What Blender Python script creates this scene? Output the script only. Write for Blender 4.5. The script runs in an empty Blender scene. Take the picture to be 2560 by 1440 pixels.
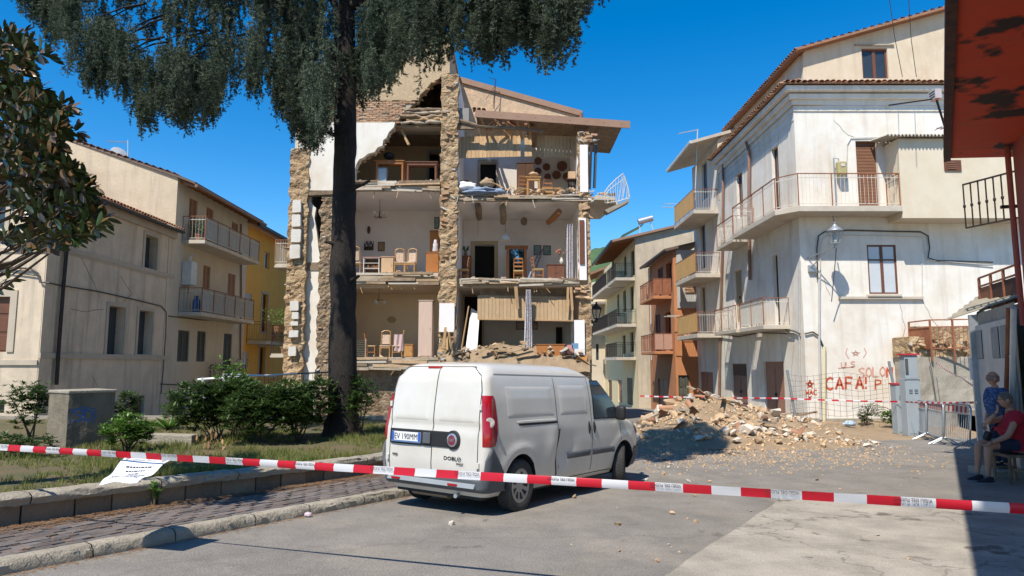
import bpy, bmesh, math, random
from mathutils import Vector, Matrix, Euler, noise
R = math.radians
rnd = random.Random(7)
S = bpy.context.scene
C = S.collection
# ------------------------------------------------------------------ camera, sky, sun, exposure
EYE = 1.5
FPX = 1707.0                      # focal length in pixels of the 2560 px wide photograph (24 mm lens)
TH = math.atan(190.0 / FPX)       # the camera looks slightly up
cam = bpy.data.objects.new('camera', bpy.data.cameras.new('camera'))
C.objects.link(cam); S.camera = cam
cam.data.sensor_width = 36; cam.data.lens = 36 * FPX / 2560
cam.location = (0, 0, EYE); cam.rotation_euler = (R(90) + TH, 0, 0)
cam.data.clip_start = .05; cam.data.clip_end = 6000
SUN = Vector((.575, 1.0, -1.67)).normalized()          # the way the light travels
w = bpy.data.worlds.new('World'); S.world = w; w.use_nodes = True
nt = w.node_tree; bg = nt.nodes['Background']
sky = nt.nodes.new('ShaderNodeTexSky'); sky.sky_type = 'NISHITA'; sky.sun_disc = False
sky.sun_elevation = math.asin(-SUN.z); sky.sun_rotation = math.atan2(-SUN.x, -SUN.y)
sky.altitude = 200; sky.air_density = 1.0; sky.dust_density = .05; sky.ozone_density = 3.0
hs = nt.nodes.new('ShaderNodeHueSaturation'); hs.inputs['Saturation'].default_value = 1.45; hs.inputs['Value'].default_value = 1.1
nt.links.new(sky.outputs[0], hs.inputs['Color']); nt.links.new(hs.outputs[0], bg.inputs[0]); bg.inputs[1].default_value = .12
sl = bpy.data.lights.new('sun', 'SUN'); sl.energy = 4.6; sl.angle = R(.53); sl.color = (1, .935, .84)
so = bpy.data.objects.new('sun', sl); C.objects.link(so)
so.rotation_euler = SUN.to_track_quat('-Z', 'Y').to_euler(); so.location = (-15, -25, 40)
S.view_settings.view_transform = 'Standard'; S.view_settings.look = 'None'
S.view_settings.exposure = .5; S.view_settings.gamma = 1.0
S.cycles.max_bounces = 6; S.cycles.diffuse_bounces = 4; S.cycles.transparent_max_bounces = 8

# ------------------------------------------------------------------ where things stand
def ray(px, py):
    xc = (px - 1280) / FPX; yc = (720 - py) / FPX
    return Vector((xc, math.cos(TH) - yc * math.sin(TH), math.sin(TH) + yc * math.cos(TH)))
def P(px, py, Y):
    d = ray(px, py); t = Y / d.y
    return Vector((d.x * t, Y, EYE + d.z * t))
def PX(px, py, X):
    d = ray(px, py); t = X / d.x
    return Vector((X, d.y * t, EYE + d.z * t))
_g = [(-40, .05), (0, -.16), (5.9, -.27), (8.85, -.385), (11.5, -.5), (15, -.56), (25, -.7), (45, -1.4), (90, -3), (400, -9)]
def G(Y):
    for (a, za), (b, zb) in zip(_g, _g[1:]):
        if Y <= b: return za + (zb - za) * (Y - a) / (b - a)
    return _g[-1][1]
def PG(px, py):
    d = ray(px, py); t = 1.5 / -d.z
    for _ in range(20): t = (EYE - G(d.y * t)) / -d.z
    return Vector((d.x * t, d.y * t, G(d.y * t)))
def UV(u, v): return Vector((.53 * u + .848 * v, .848 * u - .53 * v, 0))   # the square's own axes: u along the kerb, v to its right
def V3(*a): return Vector(a)

# ------------------------------------------------------------------ mesh building
ORG = {}
class MB:
    def __init__(s): s.v = []; s.f = []
    def add(s, vs, fs):
        o = len(s.v); s.v += [Vector(q) for q in vs]; s.f += [tuple(i + o for i in f) for f in fs]; return s
    def quad(s, a, b, c, d): return s.add([a, b, c, d], [(0, 1, 2, 3)])
    def box(s, lo, hi):
        x0, y0, z0 = lo; x1, y1, z1 = hi
        return s.add([(x0,y0,z0),(x1,y0,z0),(x1,y1,z0),(x0,y1,z0),(x0,y0,z1),(x1,y0,z1),(x1,y1,z1),(x0,y1,z1)],
                     [(0,3,2,1),(4,5,6,7),(0,1,5,4),(1,2,6,5),(2,3,7,6),(3,0,4,7)])
    def cbox(s, c, sz, m=None):
        c = Vector(c); h = Vector(sz) * .5
        vs = [Vector((x*h.x, y*h.y, z*h.z)) for z in (-1,1) for x, y in ((-1,-1),(1,-1),(1,1),(-1,1))]
        if m is not None: vs = [m @ q for q in vs]
        return s.add([q + c for q in vs], [(0,3,2,1),(4,5,6,7),(0,1,5,4),(1,2,6,5),(2,3,7,6),(3,0,4,7)])
    def bar(s, a, b, w, h, up=(0, 0, 1)):
        a = Vector(a); b = Vector(b); d = (b - a); L = d.length
        if L < 1e-6: return s
        d /= L; up = Vector(up)
        if abs(d.dot(up)) > .98: up = Vector((0, 1, 0))
        x = d.cross(up).normalized(); y = x.cross(d)
        vs = []
        for e in (a, b):
            for i, j in ((-1,-1),(1,-1),(1,1),(-1,1)): vs.append(e + x*(i*w*.5) + y*(j*h*.5))
        return s.add(vs, [(0,3,2,1),(4,5,6,7),(0,1,5,4),(1,2,6,5),(2,3,7,6),(3,0,4,7)])
    def tube(s, pts, r, n=6, cap=True):
        pts = [Vector(p) for p in pts]; o = len(s.v); m = len(pts); x = None
        for i, p in enumerate(pts):
            d = (pts[min(i+1, m-1)] - pts[max(i-1, 0)]).normalized()
            if x is None:
                x = d.cross(Vector((0, 0, 1)) if abs(d.z) < .9 else Vector((0, 1, 0))).normalized()
            else: x = (x - d * x.dot(d)).normalized()
            y = d.cross(x); rr = r[i] if isinstance(r, (list, tuple)) else r
            for k in range(n):
                a = 2*math.pi*k/n; s.v.append(p + (x*math.cos(a) + y*math.sin(a))*rr)
        for i in range(m-1):
            for k in range(n):
                s.f.append((o+i*n+k, o+i*n+(k+1)%n, o+(i+1)*n+(k+1)%n, o+(i+1)*n+k))
        if cap:
            s.f.append(tuple(o+k for k in reversed(range(n)))); s.f.append(tuple(o+(m-1)*n+k for k in range(n)))
        return s
    def lathe(s, prof, c=(0,0,0), n=16, axis=None, cap=True):
        o = len(s.v); c = Vector(c); m = axis if axis is not None else Matrix.Identity(3)
        for r, z in prof:
            for k in range(n):
                a = 2*math.pi*k/n; s.v.append(c + m @ Vector((r*math.cos(a), r*math.sin(a), z)))
        for i in range(len(prof)-1):
            for k in range(n): s.f.append((o+i*n+k, o+i*n+(k+1)%n, o+(i+1)*n+(k+1)%n, o+(i+1)*n+k))
        if cap and prof[0][0] > 1e-4: s.f.append(tuple(o+k for k in reversed(range(n))))
        if cap and prof[-1][0] > 1e-4: s.f.append(tuple(o+(len(prof)-1)*n+k for k in range(n)))
        return s
    def prism(s, poly, ex):
        poly = [Vector(p) for p in poly]; n = len(poly); ex = Vector(ex)
        vs = poly + [p + ex for p in poly]
        return s.add(vs, [tuple(range(n)), tuple(range(2*n-1, n-1, -1))] + [(i, i+n, (i+1) % n + n, (i+1) % n) for i in range(n)])
    def grid(s, fn, nu, nv):
        o = len(s.v)
        for j in range(nv+1):
            for i in range(nu+1): s.v.append(Vector(fn(i/nu, j/nv)))
        for j in range(nv):
            for i in range(nu):
                a = o + j*(nu+1) + i; s.f.append((a, a+1, a+nu+2, a+nu+1))
        return s
    def mesh(s, org=Vector((0,0,0)), fix=True, smooth=None, name='mesh'):
        me = bpy.data.meshes.new(name)
        me.from_pydata([tuple(q - org) for q in s.v], [], s.f)
        if fix:
            bm = bmesh.new(); bm.from_mesh(me); bmesh.ops.recalc_face_normals(bm, faces=bm.faces); bm.to_mesh(me); bm.free()
        if smooth is not None:
            me.polygons.foreach_set('use_smooth', [True]*len(me.polygons)); me.set_sharp_from_angle(angle=R(smooth))
        me.update(); return me
    def build(s, name, m, parent=None, smooth=None, fix=True, bevel=0, org=None):
        if parent is None and org is None:
            xs = [q.x for q in s.v]; ys = [q.y for q in s.v]; zs = [q.z for q in s.v]
            org = Vector(((min(xs)+max(xs))/2, (min(ys)+max(ys))/2, min(zs)))
        if parent is not None: org = ORG[parent.name]
        o = bpy.data.objects.new(name, s.mesh(org, fix, smooth, name)); C.objects.link(o)
        if m: o.data.materials.append(m)
        if parent is None: o.location = org
        else: o.parent = parent
        ORG[o.name] = org
        if bevel:
            b = o.modifiers.new('bevel', 'BEVEL'); b.width = bevel; b.segments = 2; b.limit_method = 'ANGLE'
        return o
def tag(o, label, cat=None, group=None):
    o['label'] = label
    if cat: o['category'] = cat
    if group: o['group'] = group
    return o
def thing(name, label, cat, loc, group=None):
    o = bpy.data.objects.new(name, None); C.objects.link(o); o.location = loc; o.empty_display_size = .2
    ORG[o.name] = Vector(loc); return tag(o, label, cat, group)
def local(name, label, cat, loc, rz=0, group=None, rx=0, ry=0):
    """a thing whose parts are built in its own frame"""
    o = thing(name, label, cat, loc, group); o.rotation_euler = (rx, ry, rz); ORG[o.name] = Vector((0,0,0)); return o
def struct(o): o['kind'] = 'structure'; return o
def stuff(o): o['kind'] = 'stuff'; return o
def inst(name, me, m, parent, loc, rot=(0,0,0), sc=(1,1,1)):
    """a piece that shares its mesh with alike pieces; loc in world space (or the thing's own frame for local things)"""
    o = bpy.data.objects.new(name, me); C.objects.link(o); o.parent = parent
    o.location = Vector(loc) - (ORG[parent.name] if parent else Vector((0,0,0)))
    o.rotation_euler = rot; o.scale = sc if isinstance(sc, (tuple, list, Vector)) else (sc, sc, sc)
    if m is not None:
        if not me.materials: me.materials.append(m)
        elif me.materials[0] != m:
            o.material_slots[0].link = 'OBJECT'; o.material_slots[0].material = m
    return o
def copy_tree(o, loc=None, rot=None, parent=None):
    c = o.copy(); C.objects.link(c); ORG[c.name] = ORG[o.name]
    if parent is not None: c.parent = parent
    if loc is not None: c.location = loc
    if rot is not None: c.rotation_euler = rot
    for ch in o.children: copy_tree(ch, parent=c)
    return c
def text_mb(body, size, origin, xd, yd, depth=.002, align='CENTER', sx=1.0):
    cu = bpy.data.curves.new('t', 'FONT'); cu.body = body; cu.size = size; cu.align_x = align; cu.extrude = depth; cu.resolution_u = 2
    ob = bpy.data.objects.new('t', cu); me = bpy.data.meshes.new_from_object(ob)
    xd = Vector(xd).normalized(); yd = Vector(yd).normalized(); nd = xd.cross(yd); mb = MB()
    mb.add([Vector(origin) + xd*(q.co.x*sx) + yd*q.co.y + nd*q.co.z for q in me.vertices], [tuple(p.vertices) for p in me.polygons])
    bpy.data.objects.remove(ob); bpy.data.curves.remove(cu); bpy.data.meshes.remove(me); return mb
def ribbon(mb, pts, wdt, nrm, lift=.004):
    """a flat paint stroke on a surface with normal nrm"""
    nrm = Vector(nrm).normalized(); pts = [Vector(p) + nrm*lift for p in pts]; vs = []
    for i, p in enumerate(pts):
        d = (pts[min(i+1, len(pts)-1)] - pts[max(i-1, 0)]).normalized(); sd = d.cross(nrm).normalized()
        vs += [p + sd*wdt*.5, p - sd*wdt*.5]
    return mb.add(vs, [(2*i, 2*i+1, 2*i+3, 2*i+2) for i in range(len(pts)-1)])

# ------------------------------------------------------------------ materials (all procedural)
MATS = {}
def mat(name, base, var=None, s=2.0, amt=1.0, stain=None, st=.5, ss=.6, streak=None, sk=.4, rough=.85, bump=.15, bs=30, metal=0.0, spec=.35, stretch=(1,1,1),
        coat=0, fine=.0, objrand=0, lo=.35, hi=.68, alpha=None, sub=0, spots=None, spot_s=8, spot_t=.62):
    if name in MATS: return MATS[name]
    m = bpy.data.materials.new(name); m.use_nodes = True; t = m.node_tree; L = t.links; N = t.nodes
    b = N['Principled BSDF']; b.inputs['Roughness'].default_value = rough; b.inputs['Metallic'].default_value = metal
    b.inputs['Specular IOR Level'].default_value = spec; b.inputs['Coat Weight'].default_value = coat
    geo = N.new('ShaderNodeNewGeometry')
    def nz(scale, detail=6, st3=(1,1,1), ro=.6, dist=0):
        mp = N.new('ShaderNodeMapping'); mp.inputs['Scale'].default_value = st3; L.new(geo.outputs['Position'], mp.inputs['Vector'])
        n = N.new('ShaderNodeTexNoise'); n.inputs['Scale'].default_value = scale; n.inputs['Detail'].default_value = detail; n.inputs['Roughness'].default_value = ro
        n.inputs['Distortion'].default_value = dist
        L.new(mp.outputs[0], n.inputs['Vector']); return n.outputs['Fac']
    def rmp(f, a, c, amt=1.0):
        r = N.new('ShaderNodeMapRange'); r.inputs['From Min'].default_value = a; r.inputs['From Max'].default_value = c; r.inputs['To Max'].default_value = amt
        L.new(f, r.inputs['Value']); return r.outputs[0]
    def mix(f, a, c, mode='MIX'):
        x = N.new('ShaderNodeMix'); x.data_type = 'RGBA'; x.blend_type = mode
        for sock, val in (('Factor', f), ('A', a), ('B', c)):
            so = [i for i in x.inputs if i.name == sock and (i.type == ('VALUE' if sock == 'Factor' else 'RGBA'))][0]
            if isinstance(val, (int, float)): so.default_value = val
            elif isinstance(val, (tuple, list)): so.default_value = (*val[:3], 1)
            else: L.new(val, so)
        return [o for o in x.outputs if o.type == 'RGBA'][0]
    col = (*base, 1); out = None
    if var: out = mix(rmp(nz(s, 7, stretch), lo, hi, amt), base, var)
    cur = out if out is not None else base
    if stain: cur = mix(rmp(nz(ss, 8, (1, 1, .8), .7, .4), .48, .72, st), cur, stain)
    if streak: cur = mix(rmp(nz(1.6, 6, (1.6, 1.6, .13), .65), .5, .74, sk), cur, streak)
    if spots: cur = mix(rmp(nz(spot_s, 5, (1, 1, 1), .6), spot_t, spot_t + .05), cur, spots)
    if fine: cur = mix(fine, cur, mix(rmp(nz(90, 3), .3, .7), (.25, .25, .25), (1.0, 1.0, 1.0)), 'MULTIPLY')
    if objrand:
        oi = N.new('ShaderNodeObjectInfo'); k = N.new('ShaderNodeMapRange'); k.inputs['To Min'].default_value = 1 - objrand; k.inputs['To Max'].default_value = 1 + objrand*.7
        L.new(oi.outputs['Random'], k.inputs['Value'])
        vm = N.new('ShaderNodeVectorMath'); vm.operation = 'SCALE'
        if isinstance(cur, tuple): vm.inputs[0].default_value = cur[:3]
        else: L.new(cur, vm.inputs[0])
        L.new(k.outputs[0], vm.inputs['Scale']); cur = vm.outputs[0]
    if isinstance(cur, tuple): b.inputs['Base Color'].default_value = (*cur[:3], 1)
    else: L.new(cur, b.inputs['Base Color'])
    if bump:
        bp = N.new('ShaderNodeBump'); bp.inputs['Strength'].default_value = bump; bp.inputs['Distance'].default_value = .03
        L.new(nz(bs, 6, stretch), bp.inputs['Height']); L.new(bp.outputs[0], b.inputs['Normal'])
    if sub:
        b.inputs['Subsurface Weight'].default_value = 0
        tr = N.new('ShaderNodeBsdfTranslucent'); ms = N.new('ShaderNodeMixShader'); ms.inputs[0].default_value = sub
        if isinstance(cur, tuple): tr.inputs[0].default_value = (*cur[:3], 1)
        else: L.new(cur, tr.inputs[0])
        L.new(b.outputs[0], ms.inputs[1]); L.new(tr.outputs[0], ms.inputs[2]); L.new(ms.outputs[0], N['Material Output'].inputs[0])
    MATS[name] = m; return m
def rubble_mat(name, c1, c2, mortar, scale=4.5):
    m = bpy.data.materials.new(name); m.use_nodes = True; t = m.node_tree; L = t.links; N = t.nodes; b = N['Principled BSDF']
    b.inputs['Roughness'].default_value = .95; b.inputs['Specular IOR Level'].default_value = .12
    geo = N.new('ShaderNodeNewGeometry')
    n0 = N.new('ShaderNodeTexNoise'); n0.inputs['Scale'].default_value = 3; n0.inputs['Detail'].default_value = 5; L.new(geo.outputs['Position'], n0.inputs['Vector'])
    vo = N.new('ShaderNodeTexVoronoi'); vo.inputs['Scale'].default_value = scale
    mx = N.new('ShaderNodeVectorMath'); mx.operation = 'MULTIPLY_ADD'; mx.inputs[1].default_value = (.25, .25, .25)
    L.new(n0.outputs['Color'], mx.inputs[0]); L.new(geo.outputs['Position'], mx.inputs[2]); L.new(mx.outputs[0], vo.inputs['Vector'])
    sp = N.new('ShaderNodeSeparateColor'); L.new(vo.outputs['Color'], sp.inputs[0])
    r = N.new('ShaderNodeValToRGB'); e = r.color_ramp.elements; e[0].color = (*c1, 1); e[1].color = (*c2, 1)
    x = r.color_ramp.elements.new(.5); x.color = (*mortar, 1); L.new(sp.outputs[0], r.inputs[0])
    n1 = N.new('ShaderNodeTexNoise'); n1.inputs['Scale'].default_value = 14; n1.inputs['Detail'].default_value = 8; L.new(geo.outputs['Position'], n1.inputs['Vector'])
    mul = N.new('ShaderNodeMix'); mul.data_type = 'RGBA'; mul.blend_type = 'MULTIPLY'; mul.inputs[0].default_value = .55
    L.new(r.outputs[0], mul.inputs[6]); L.new(n1.outputs['Fac'], mul.inputs[7]); L.new(mul.outputs[2], b.inputs['Base Color'])
    ad = N.new('ShaderNodeMath'); ad.operation = 'MULTIPLY_ADD'; ad.inputs[1].default_value = -.9; L.new(vo.outputs['Distance'], ad.inputs[0]); L.new(n1.outputs['Fac'], ad.inputs[2])
    bp = N.new('ShaderNodeBump'); bp.inputs['Strength'].default_value = .9; bp.inputs['Distance'].default_value = .08
    L.new(ad.outputs[0], bp.inputs['Height']); L.new(bp.outputs[0], b.inputs['Normal'])
    MATS[name] = m; return m
def glass_mat(name, tint, rough=.05):
    return mat(name, tint, rough=rough, bump=0, spec=.6)
white_pl = mat('white_plaster', (.79,.76,.69), (.70,.64,.54), 1.1, .9, (.58,.46,.32), .6, .55, (.38,.33,.27), .42, bump=.12, bs=18)
grey_pl = mat('grey_plaster', (.70,.57,.42), (.58,.47,.34), 1.1, .9, (.32,.28,.23), .6, .55, (.20,.18,.155), .62, bump=.2, bs=14)
cream_pl = mat('cream_plaster', (.60,.50,.36), (.52,.42,.29), 1.5, .8, (.38,.30,.21), .6, .6, (.26,.235,.20), .62, bump=.45, bs=11)
pale_pl = mat('pale_plaster', (.61,.53,.41), (.55,.47,.35), 1.4, .8, (.42,.36,.28), .3, .6, (.36,.32,.26), .3, bump=.1)
ochre_pl = mat('ochre_plaster', (.80,.42,.07), (.72,.36,.06), 1.2, .7, (.45,.25,.08), .3, bump=.08)
orange_pl = mat('orange_plaster', (.52,.22,.09), (.44,.18,.08), 1.2, .8, (.30,.16,.09), .4, .8, (.22,.13,.09), .3, bump=.1)
lemon_pl = mat('lemon_plaster', (.66,.56,.33), (.58,.49,.30), 1.2, .7, (.45,.40,.28), .3, bump=.1)
beige_pl = mat('beige_rough_plaster', (.55,.41,.25), (.40,.30,.18), 9, .8, (.36,.27,.17), .5, 1.2, bump=.6, bs=22)
pink_pl = mat('pink_rough_plaster', (.66,.46,.30), (.42,.31,.20), 5, .9, (.30,.25,.19), .7, 1.0, bump=.8, bs=16)
room_white = mat('white_room_paint', (.84,.80,.78), (.78,.74,.71), 1, .6, (.55,.50,.44), .25, .7, bump=.03)
room_beige = mat('beige_room_paint', (.72,.57,.40), (.66,.51,.35), 1, .6, (.42,.33,.22), .3, .7, bump=.03)
room_tan = mat('tan_room_paint', (.50,.38,.24), (.44,.33,.20), 1, .6, bump=.05)
room_grey = mat('grey_room_paint', (.72,.67,.60), (.64,.59,.52), 1, .6, (.40,.36,.30), .3, .7, bump=.03)
rubble = rubble_mat('rubble_masonry', (.52,.34,.18), (.34,.22,.13), (.62,.46,.28))
darkrub = rubble_mat('dark_rubble_masonry', (.36,.25,.15), (.23,.16,.10), (.42,.32,.22), 6)
stone_m = mat('loose_stone', (.50,.35,.21), (.34,.23,.13), 5, .9, (.58,.45,.31), .5, 2, bump=.5, bs=20, objrand=.3)
greystone = mat('grey_loose_stone', (.48,.45,.40), (.36,.33,.29), 5, .9, (.56,.47,.36), .5, 2, bump=.5, bs=20, objrand=.25)
brick_m = mat('brick', (.48,.30,.18), (.38,.22,.13), 6, .9, (.52,.42,.30), .6, 4, bump=.3, objrand=.3)
tile_m = mat('terracotta_tile', (.40,.20,.11), (.28,.15,.09), 5, .9, (.20,.17,.12), .6, 2.5, bump=.3, objrand=.35)
wood_l = mat('pale_board', (.50,.33,.17), (.38,.24,.12), 5, .9, (.30,.19,.10), .3, 2, bump=.15, stretch=(6,6,.7), objrand=.15)
wood_o = mat('old_timber', (.30,.21,.13), (.17,.12,.08), 5, .9, (.42,.34,.25), .5, 2, bump=.6, bs=14, objrand=.25)
wood_g = mat('weathered_timber', (.44,.36,.26), (.26,.21,.15), 4, .9, (.52,.45,.35), .5, 1.5, bump=.7, bs=12)
wood_b = mat('brown_painted_wood', (.16,.065,.035), (.12,.05,.03), 4, .8, rough=.55, bump=.08)
wood_r = mat('varnished_wood', (.36,.15,.05), (.27,.11,.04), 4, .8, rough=.4, bump=.05, stretch=(5,5,1))
wood_d = mat('dark_wood', (.11,.055,.03), (.08,.04,.025), 4, .8, rough=.5, bump=.05)
fascia_m = mat('brown_metal_fascia', (.33,.20,.13), (.28,.17,.11), 2, .8, rough=.5, bump=.03)
shutter_m = mat('brown_slat_shutter', (.27,.13,.07), (.21,.10,.06), 3, .8, rough=.6, bump=.03)
shutter_g = mat('green_grey_shutter', (.10,.10,.075), (.07,.07,.055), 3, .8, rough=.6, bump=.05)
shutter_r = mat('tan_slat_shutter', (.42,.22,.12), (.35,.18,.10), 3, .8, rough=.6, bump=.05)
iron_w = mat('cream_painted_iron', (.62,.58,.50), (.40,.27,.17), 12, .8, rough=.55, bump=.05, lo=.52, hi=.75)
iron_b = mat('black_iron', (.025,.022,.02), (.06,.035,.025), 10, .6, rough=.5, bump=.05)
rust_m = mat('rusty_iron', (.24,.085,.045), (.33,.14,.07), 5, .9, rough=.75, bump=.1)
steel_m = mat('galvanised_steel', (.40,.43,.45), (.30,.32,.34), 8, .8, rough=.42, metal=.6, bump=.03)
alu_m = mat('pale_metal', (.62,.62,.60), (.5,.5,.48), 6, .7, rough=.45, metal=.3, bump=.02)
copper_m = mat('brown_downpipe', (.23,.13,.09), (.17,.10,.07), 4, .8, rough=.5, bump=.03)
dark_m = mat('painted_dark_interior', (.02,.018,.016), rough=.9, bump=0)  # near-black stand-in for unlit interiors: their darkness is put into the colour
concrete_m = mat('aged_concrete', (.40,.36,.29), (.30,.27,.21), 2.5, .9, (.22,.19,.14), .6, 1.2, (.16,.14,.11), .45, bump=.5, bs=22)
slab_m = mat('balcony_concrete', (.56,.50,.41), (.46,.40,.32), 2, .8, (.34,.27,.19), .5, 1.3, bump=.15)
coping_m = mat('stone_coping', (.42,.37,.29), (.33,.29,.22), 3, .9, (.24,.21,.16), .6, 2, bump=.8, bs=26, fine=.35)
block_m = mat('wall_block', (.24,.18,.125), (.17,.125,.09), 3, .9, (.30,.24,.17), .5, 3, bump=.6, bs=20, objrand=.25)
paver_m = mat('paving_sett', (.15,.13,.12), (.11,.10,.095), 4, .9, (.22,.165,.12), .5, 3, bump=.4, bs=30, objrand=.3)
glass_d = mat('dark_window_glass', (.03,.04,.05), (.05,.06,.07), 2, .6, rough=.08, bump=.01, spec=.6)
glass_l = mat('curtained_glass', (.55,.57,.58), (.48,.5,.52), 2, .6, rough=.15, bump=0, spec=.6)
mirror_m = mat('mirror', (.8,.82,.8), rough=.03, metal=1, bump=0)
cloth_w = mat('white_cloth', (.70,.69,.68), (.60,.59,.60), 6, .7, bump=.2, bs=18, rough=.9)
cloth_b = mat('blue_grey_cloth', (.24,.30,.40), (.17,.22,.31), 5, .8, bump=.3, bs=14, rough=.9)
lace_m = mat('patterned_curtain', (.70,.68,.68), (.22,.20,.24), 26, .85, lo=.48, hi=.53, bump=.1, rough=.9)
uphol_m = mat('patterned_upholstery', (.58,.46,.34), (.30,.16,.12), 34, .8, lo=.5, hi=.56, bump=.1, rough=.9)
straw_m = mat('straw', (.46,.33,.16), (.36,.24,.11), 20, .8, bump=.3, bs=60)
basket_m = mat('woven_basket', (.20,.10,.055), (.13,.065,.04), 30, .8, bump=.5, bs=70)
black_m = mat('black_plastic', (.02,.02,.021), rough=.5, bump=.02)
cable_m = mat('grey_cable', (.07,.068,.065), rough=.6, bump=0)
bark_m = mat('cedar_bark', (.028,.022,.018), (.016,.013,.011), 7, .9, (.05,.038,.028), .5, 3, bump=1.0, bs=16, stretch=(2.2,2.2,.6))
bark2_m = mat('grey_bark', (.14,.11,.085), (.09,.07,.055), 6, .9, bump=.5)
twig_m = mat('twig', (.09,.065,.045), bump=.2)
cedar_m = mat('cedar_needles', (.060,.088,.055), (.15,.18,.115), 2.4, .9, (.025,.040,.026), .7, 2.2, rough=.65, bump=0, sub=.2, spec=.25)
magn_m = mat('magnolia_leaf', (.028,.056,.016), (.055,.095,.024), 4, .9, rough=.3, bump=.05, objrand=.35, spec=.5)
magn_u = mat('magnolia_leaf_underside', (.13,.075,.028), (.09,.06,.022), 4, .9, rough=.7, bump=.05, objrand=.3)
bush_m = mat('shrub_leaf', (.045,.085,.022), (.085,.14,.035), 3, .9, (.03,.05,.018), .6, 2, rough=.4, bump=0, sub=.25, spec=.4)
bush_l = mat('bright_shrub_leaf', (.09,.19,.03), (.15,.26,.05), 3, .9, rough=.4, bump=0, sub=.3, spec=.4)
grass_m = mat('dry_grass', (.15,.19,.045), (.28,.26,.085), 2.2, .9, (.09,.13,.03), .6, 1.3, rough=.7, bump=0, sub=.3, spec=.2)
needle_m = mat('needle_litter', (.29,.165,.08), (.20,.11,.055), 6, .9, rough=.9, bump=0)
# ------------------------------------------------------------------ ground, kerb, park
def ground_mat(name, base, var, dirt, crack=0, cs=.6, fine=.5, dust=None, ds=.9, dt=.63):
    m = mat(name, base, var, 1.7, .95, dirt, .75, .8, fine=fine, bump=.5, bs=45, rough=.92, spec=.2, spots=dust, spot_s=ds, spot_t=dt)
    if crack:
        t = m.node_tree; N = t.nodes; L = t.links; b = N['Principled BSDF']; src = b.inputs['Base Color'].links[0].from_socket
        geo = N.new('ShaderNodeNewGeometry'); n0 = N.new('ShaderNodeTexNoise'); n0.inputs['Scale'].default_value = 2.5; n0.inputs['Detail'].default_value = 6
        L.new(geo.outputs['Position'], n0.inputs['Vector'])
        ma = N.new('ShaderNodeVectorMath'); ma.operation = 'MULTIPLY_ADD'; ma.inputs[1].default_value = (.7,.7,.7); L.new(n0.outputs['Color'], ma.inputs[0]); L.new(geo.outputs['Position'], ma.inputs[2])
        vo = N.new('ShaderNodeTexVoronoi'); vo.feature = 'DISTANCE_TO_EDGE'; vo.inputs['Scale'].default_value = cs; L.new(ma.outputs[0], vo.inputs['Vector'])
        mr = N.new('ShaderNodeMapRange'); mr.inputs['From Max'].default_value = .012; mr.inputs['To Min'].default_value = crack; mr.inputs['To Max'].default_value = 0; L.new(vo.outputs['Distance'], mr.inputs[0])
        x = N.new('ShaderNodeMix'); x.data_type = 'RGBA'; L.new(mr.outputs[0], x.inputs[0]); L.new(src, x.inputs[6]); x.inputs[7].default_value = (.05,.045,.035,1)
        L.new(x.outputs[2], b.inputs['Base Color'])
    return m
asphalt_m = ground_mat('worn_asphalt', (.33,.30,.26), (.25,.23,.20), (.43,.375,.30), crack=.16, cs=.22, fine=.75, dust=(.20,.18,.155), ds=1.9, dt=.66)
apron_m = ground_mat('old_concrete', (.50,.45,.37), (.31,.28,.23), (.60,.54,.44), crack=.5, cs=.6, fine=.6, dust=(.20,.18,.15), ds=1.4, dt=.58)
soil_m = mat('dry_soil', (.36,.26,.16), (.27,.19,.115), 2.5, .9, (.44,.34,.22), .5, 1.2, bump=.7, bs=25, fine=.35)
parkg_m = mat('park_soil', (.16,.115,.065), (.085,.10,.035), 1.6, .9, (.23,.145,.08), .6, 1.0, bump=.7, bs=30, fine=.4)
hill_m = mat('wooded_hill', (.055,.105,.04), (.09,.15,.055), .035, .9, (.03,.065,.03), .7, .02, bump=1, bs=.12)
ys = [-40, -10, 0, 3, 5.9, 8.85, 11.5, 15, 20, 25, 35, 45, 65, 90, 200, 400, 900]
xs = [-900, -300, -100, -40, -20, -10, -5, 0, 5, 10, 20, 40, 100, 300, 900]
mb = MB(); mb.v = [Vector((x, y, G(min(y, 400)))) for y in ys for x in xs]
nx = len(xs); mb.f = [(j*nx+i, j*nx+i+1, (j+1)*nx+i+1, (j+1)*nx+i) for j in range(len(ys)-1) for i in range(nx-1)]
struct(mb.build('street', asphalt_m))
def sheet(name, m, fn, nu, nv, smooth=None):
    return struct(MB().grid(fn, nu, nv).build(name, m, smooth=smooth))
def ap(a, b):
    u = -5 + a*16.2; v = -2.08 + b*9.5; p = UV(u + (.35*b if a > .5 else 0)*a, v); wob = .05*noise.noise((u*1.3, v*.7, 3)) if b < .01 else 0
    p.x += wob; p.z = G(p.y) + .009; return p
sheet('concrete_apron', apron_m, ap, 60, 34)
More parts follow.
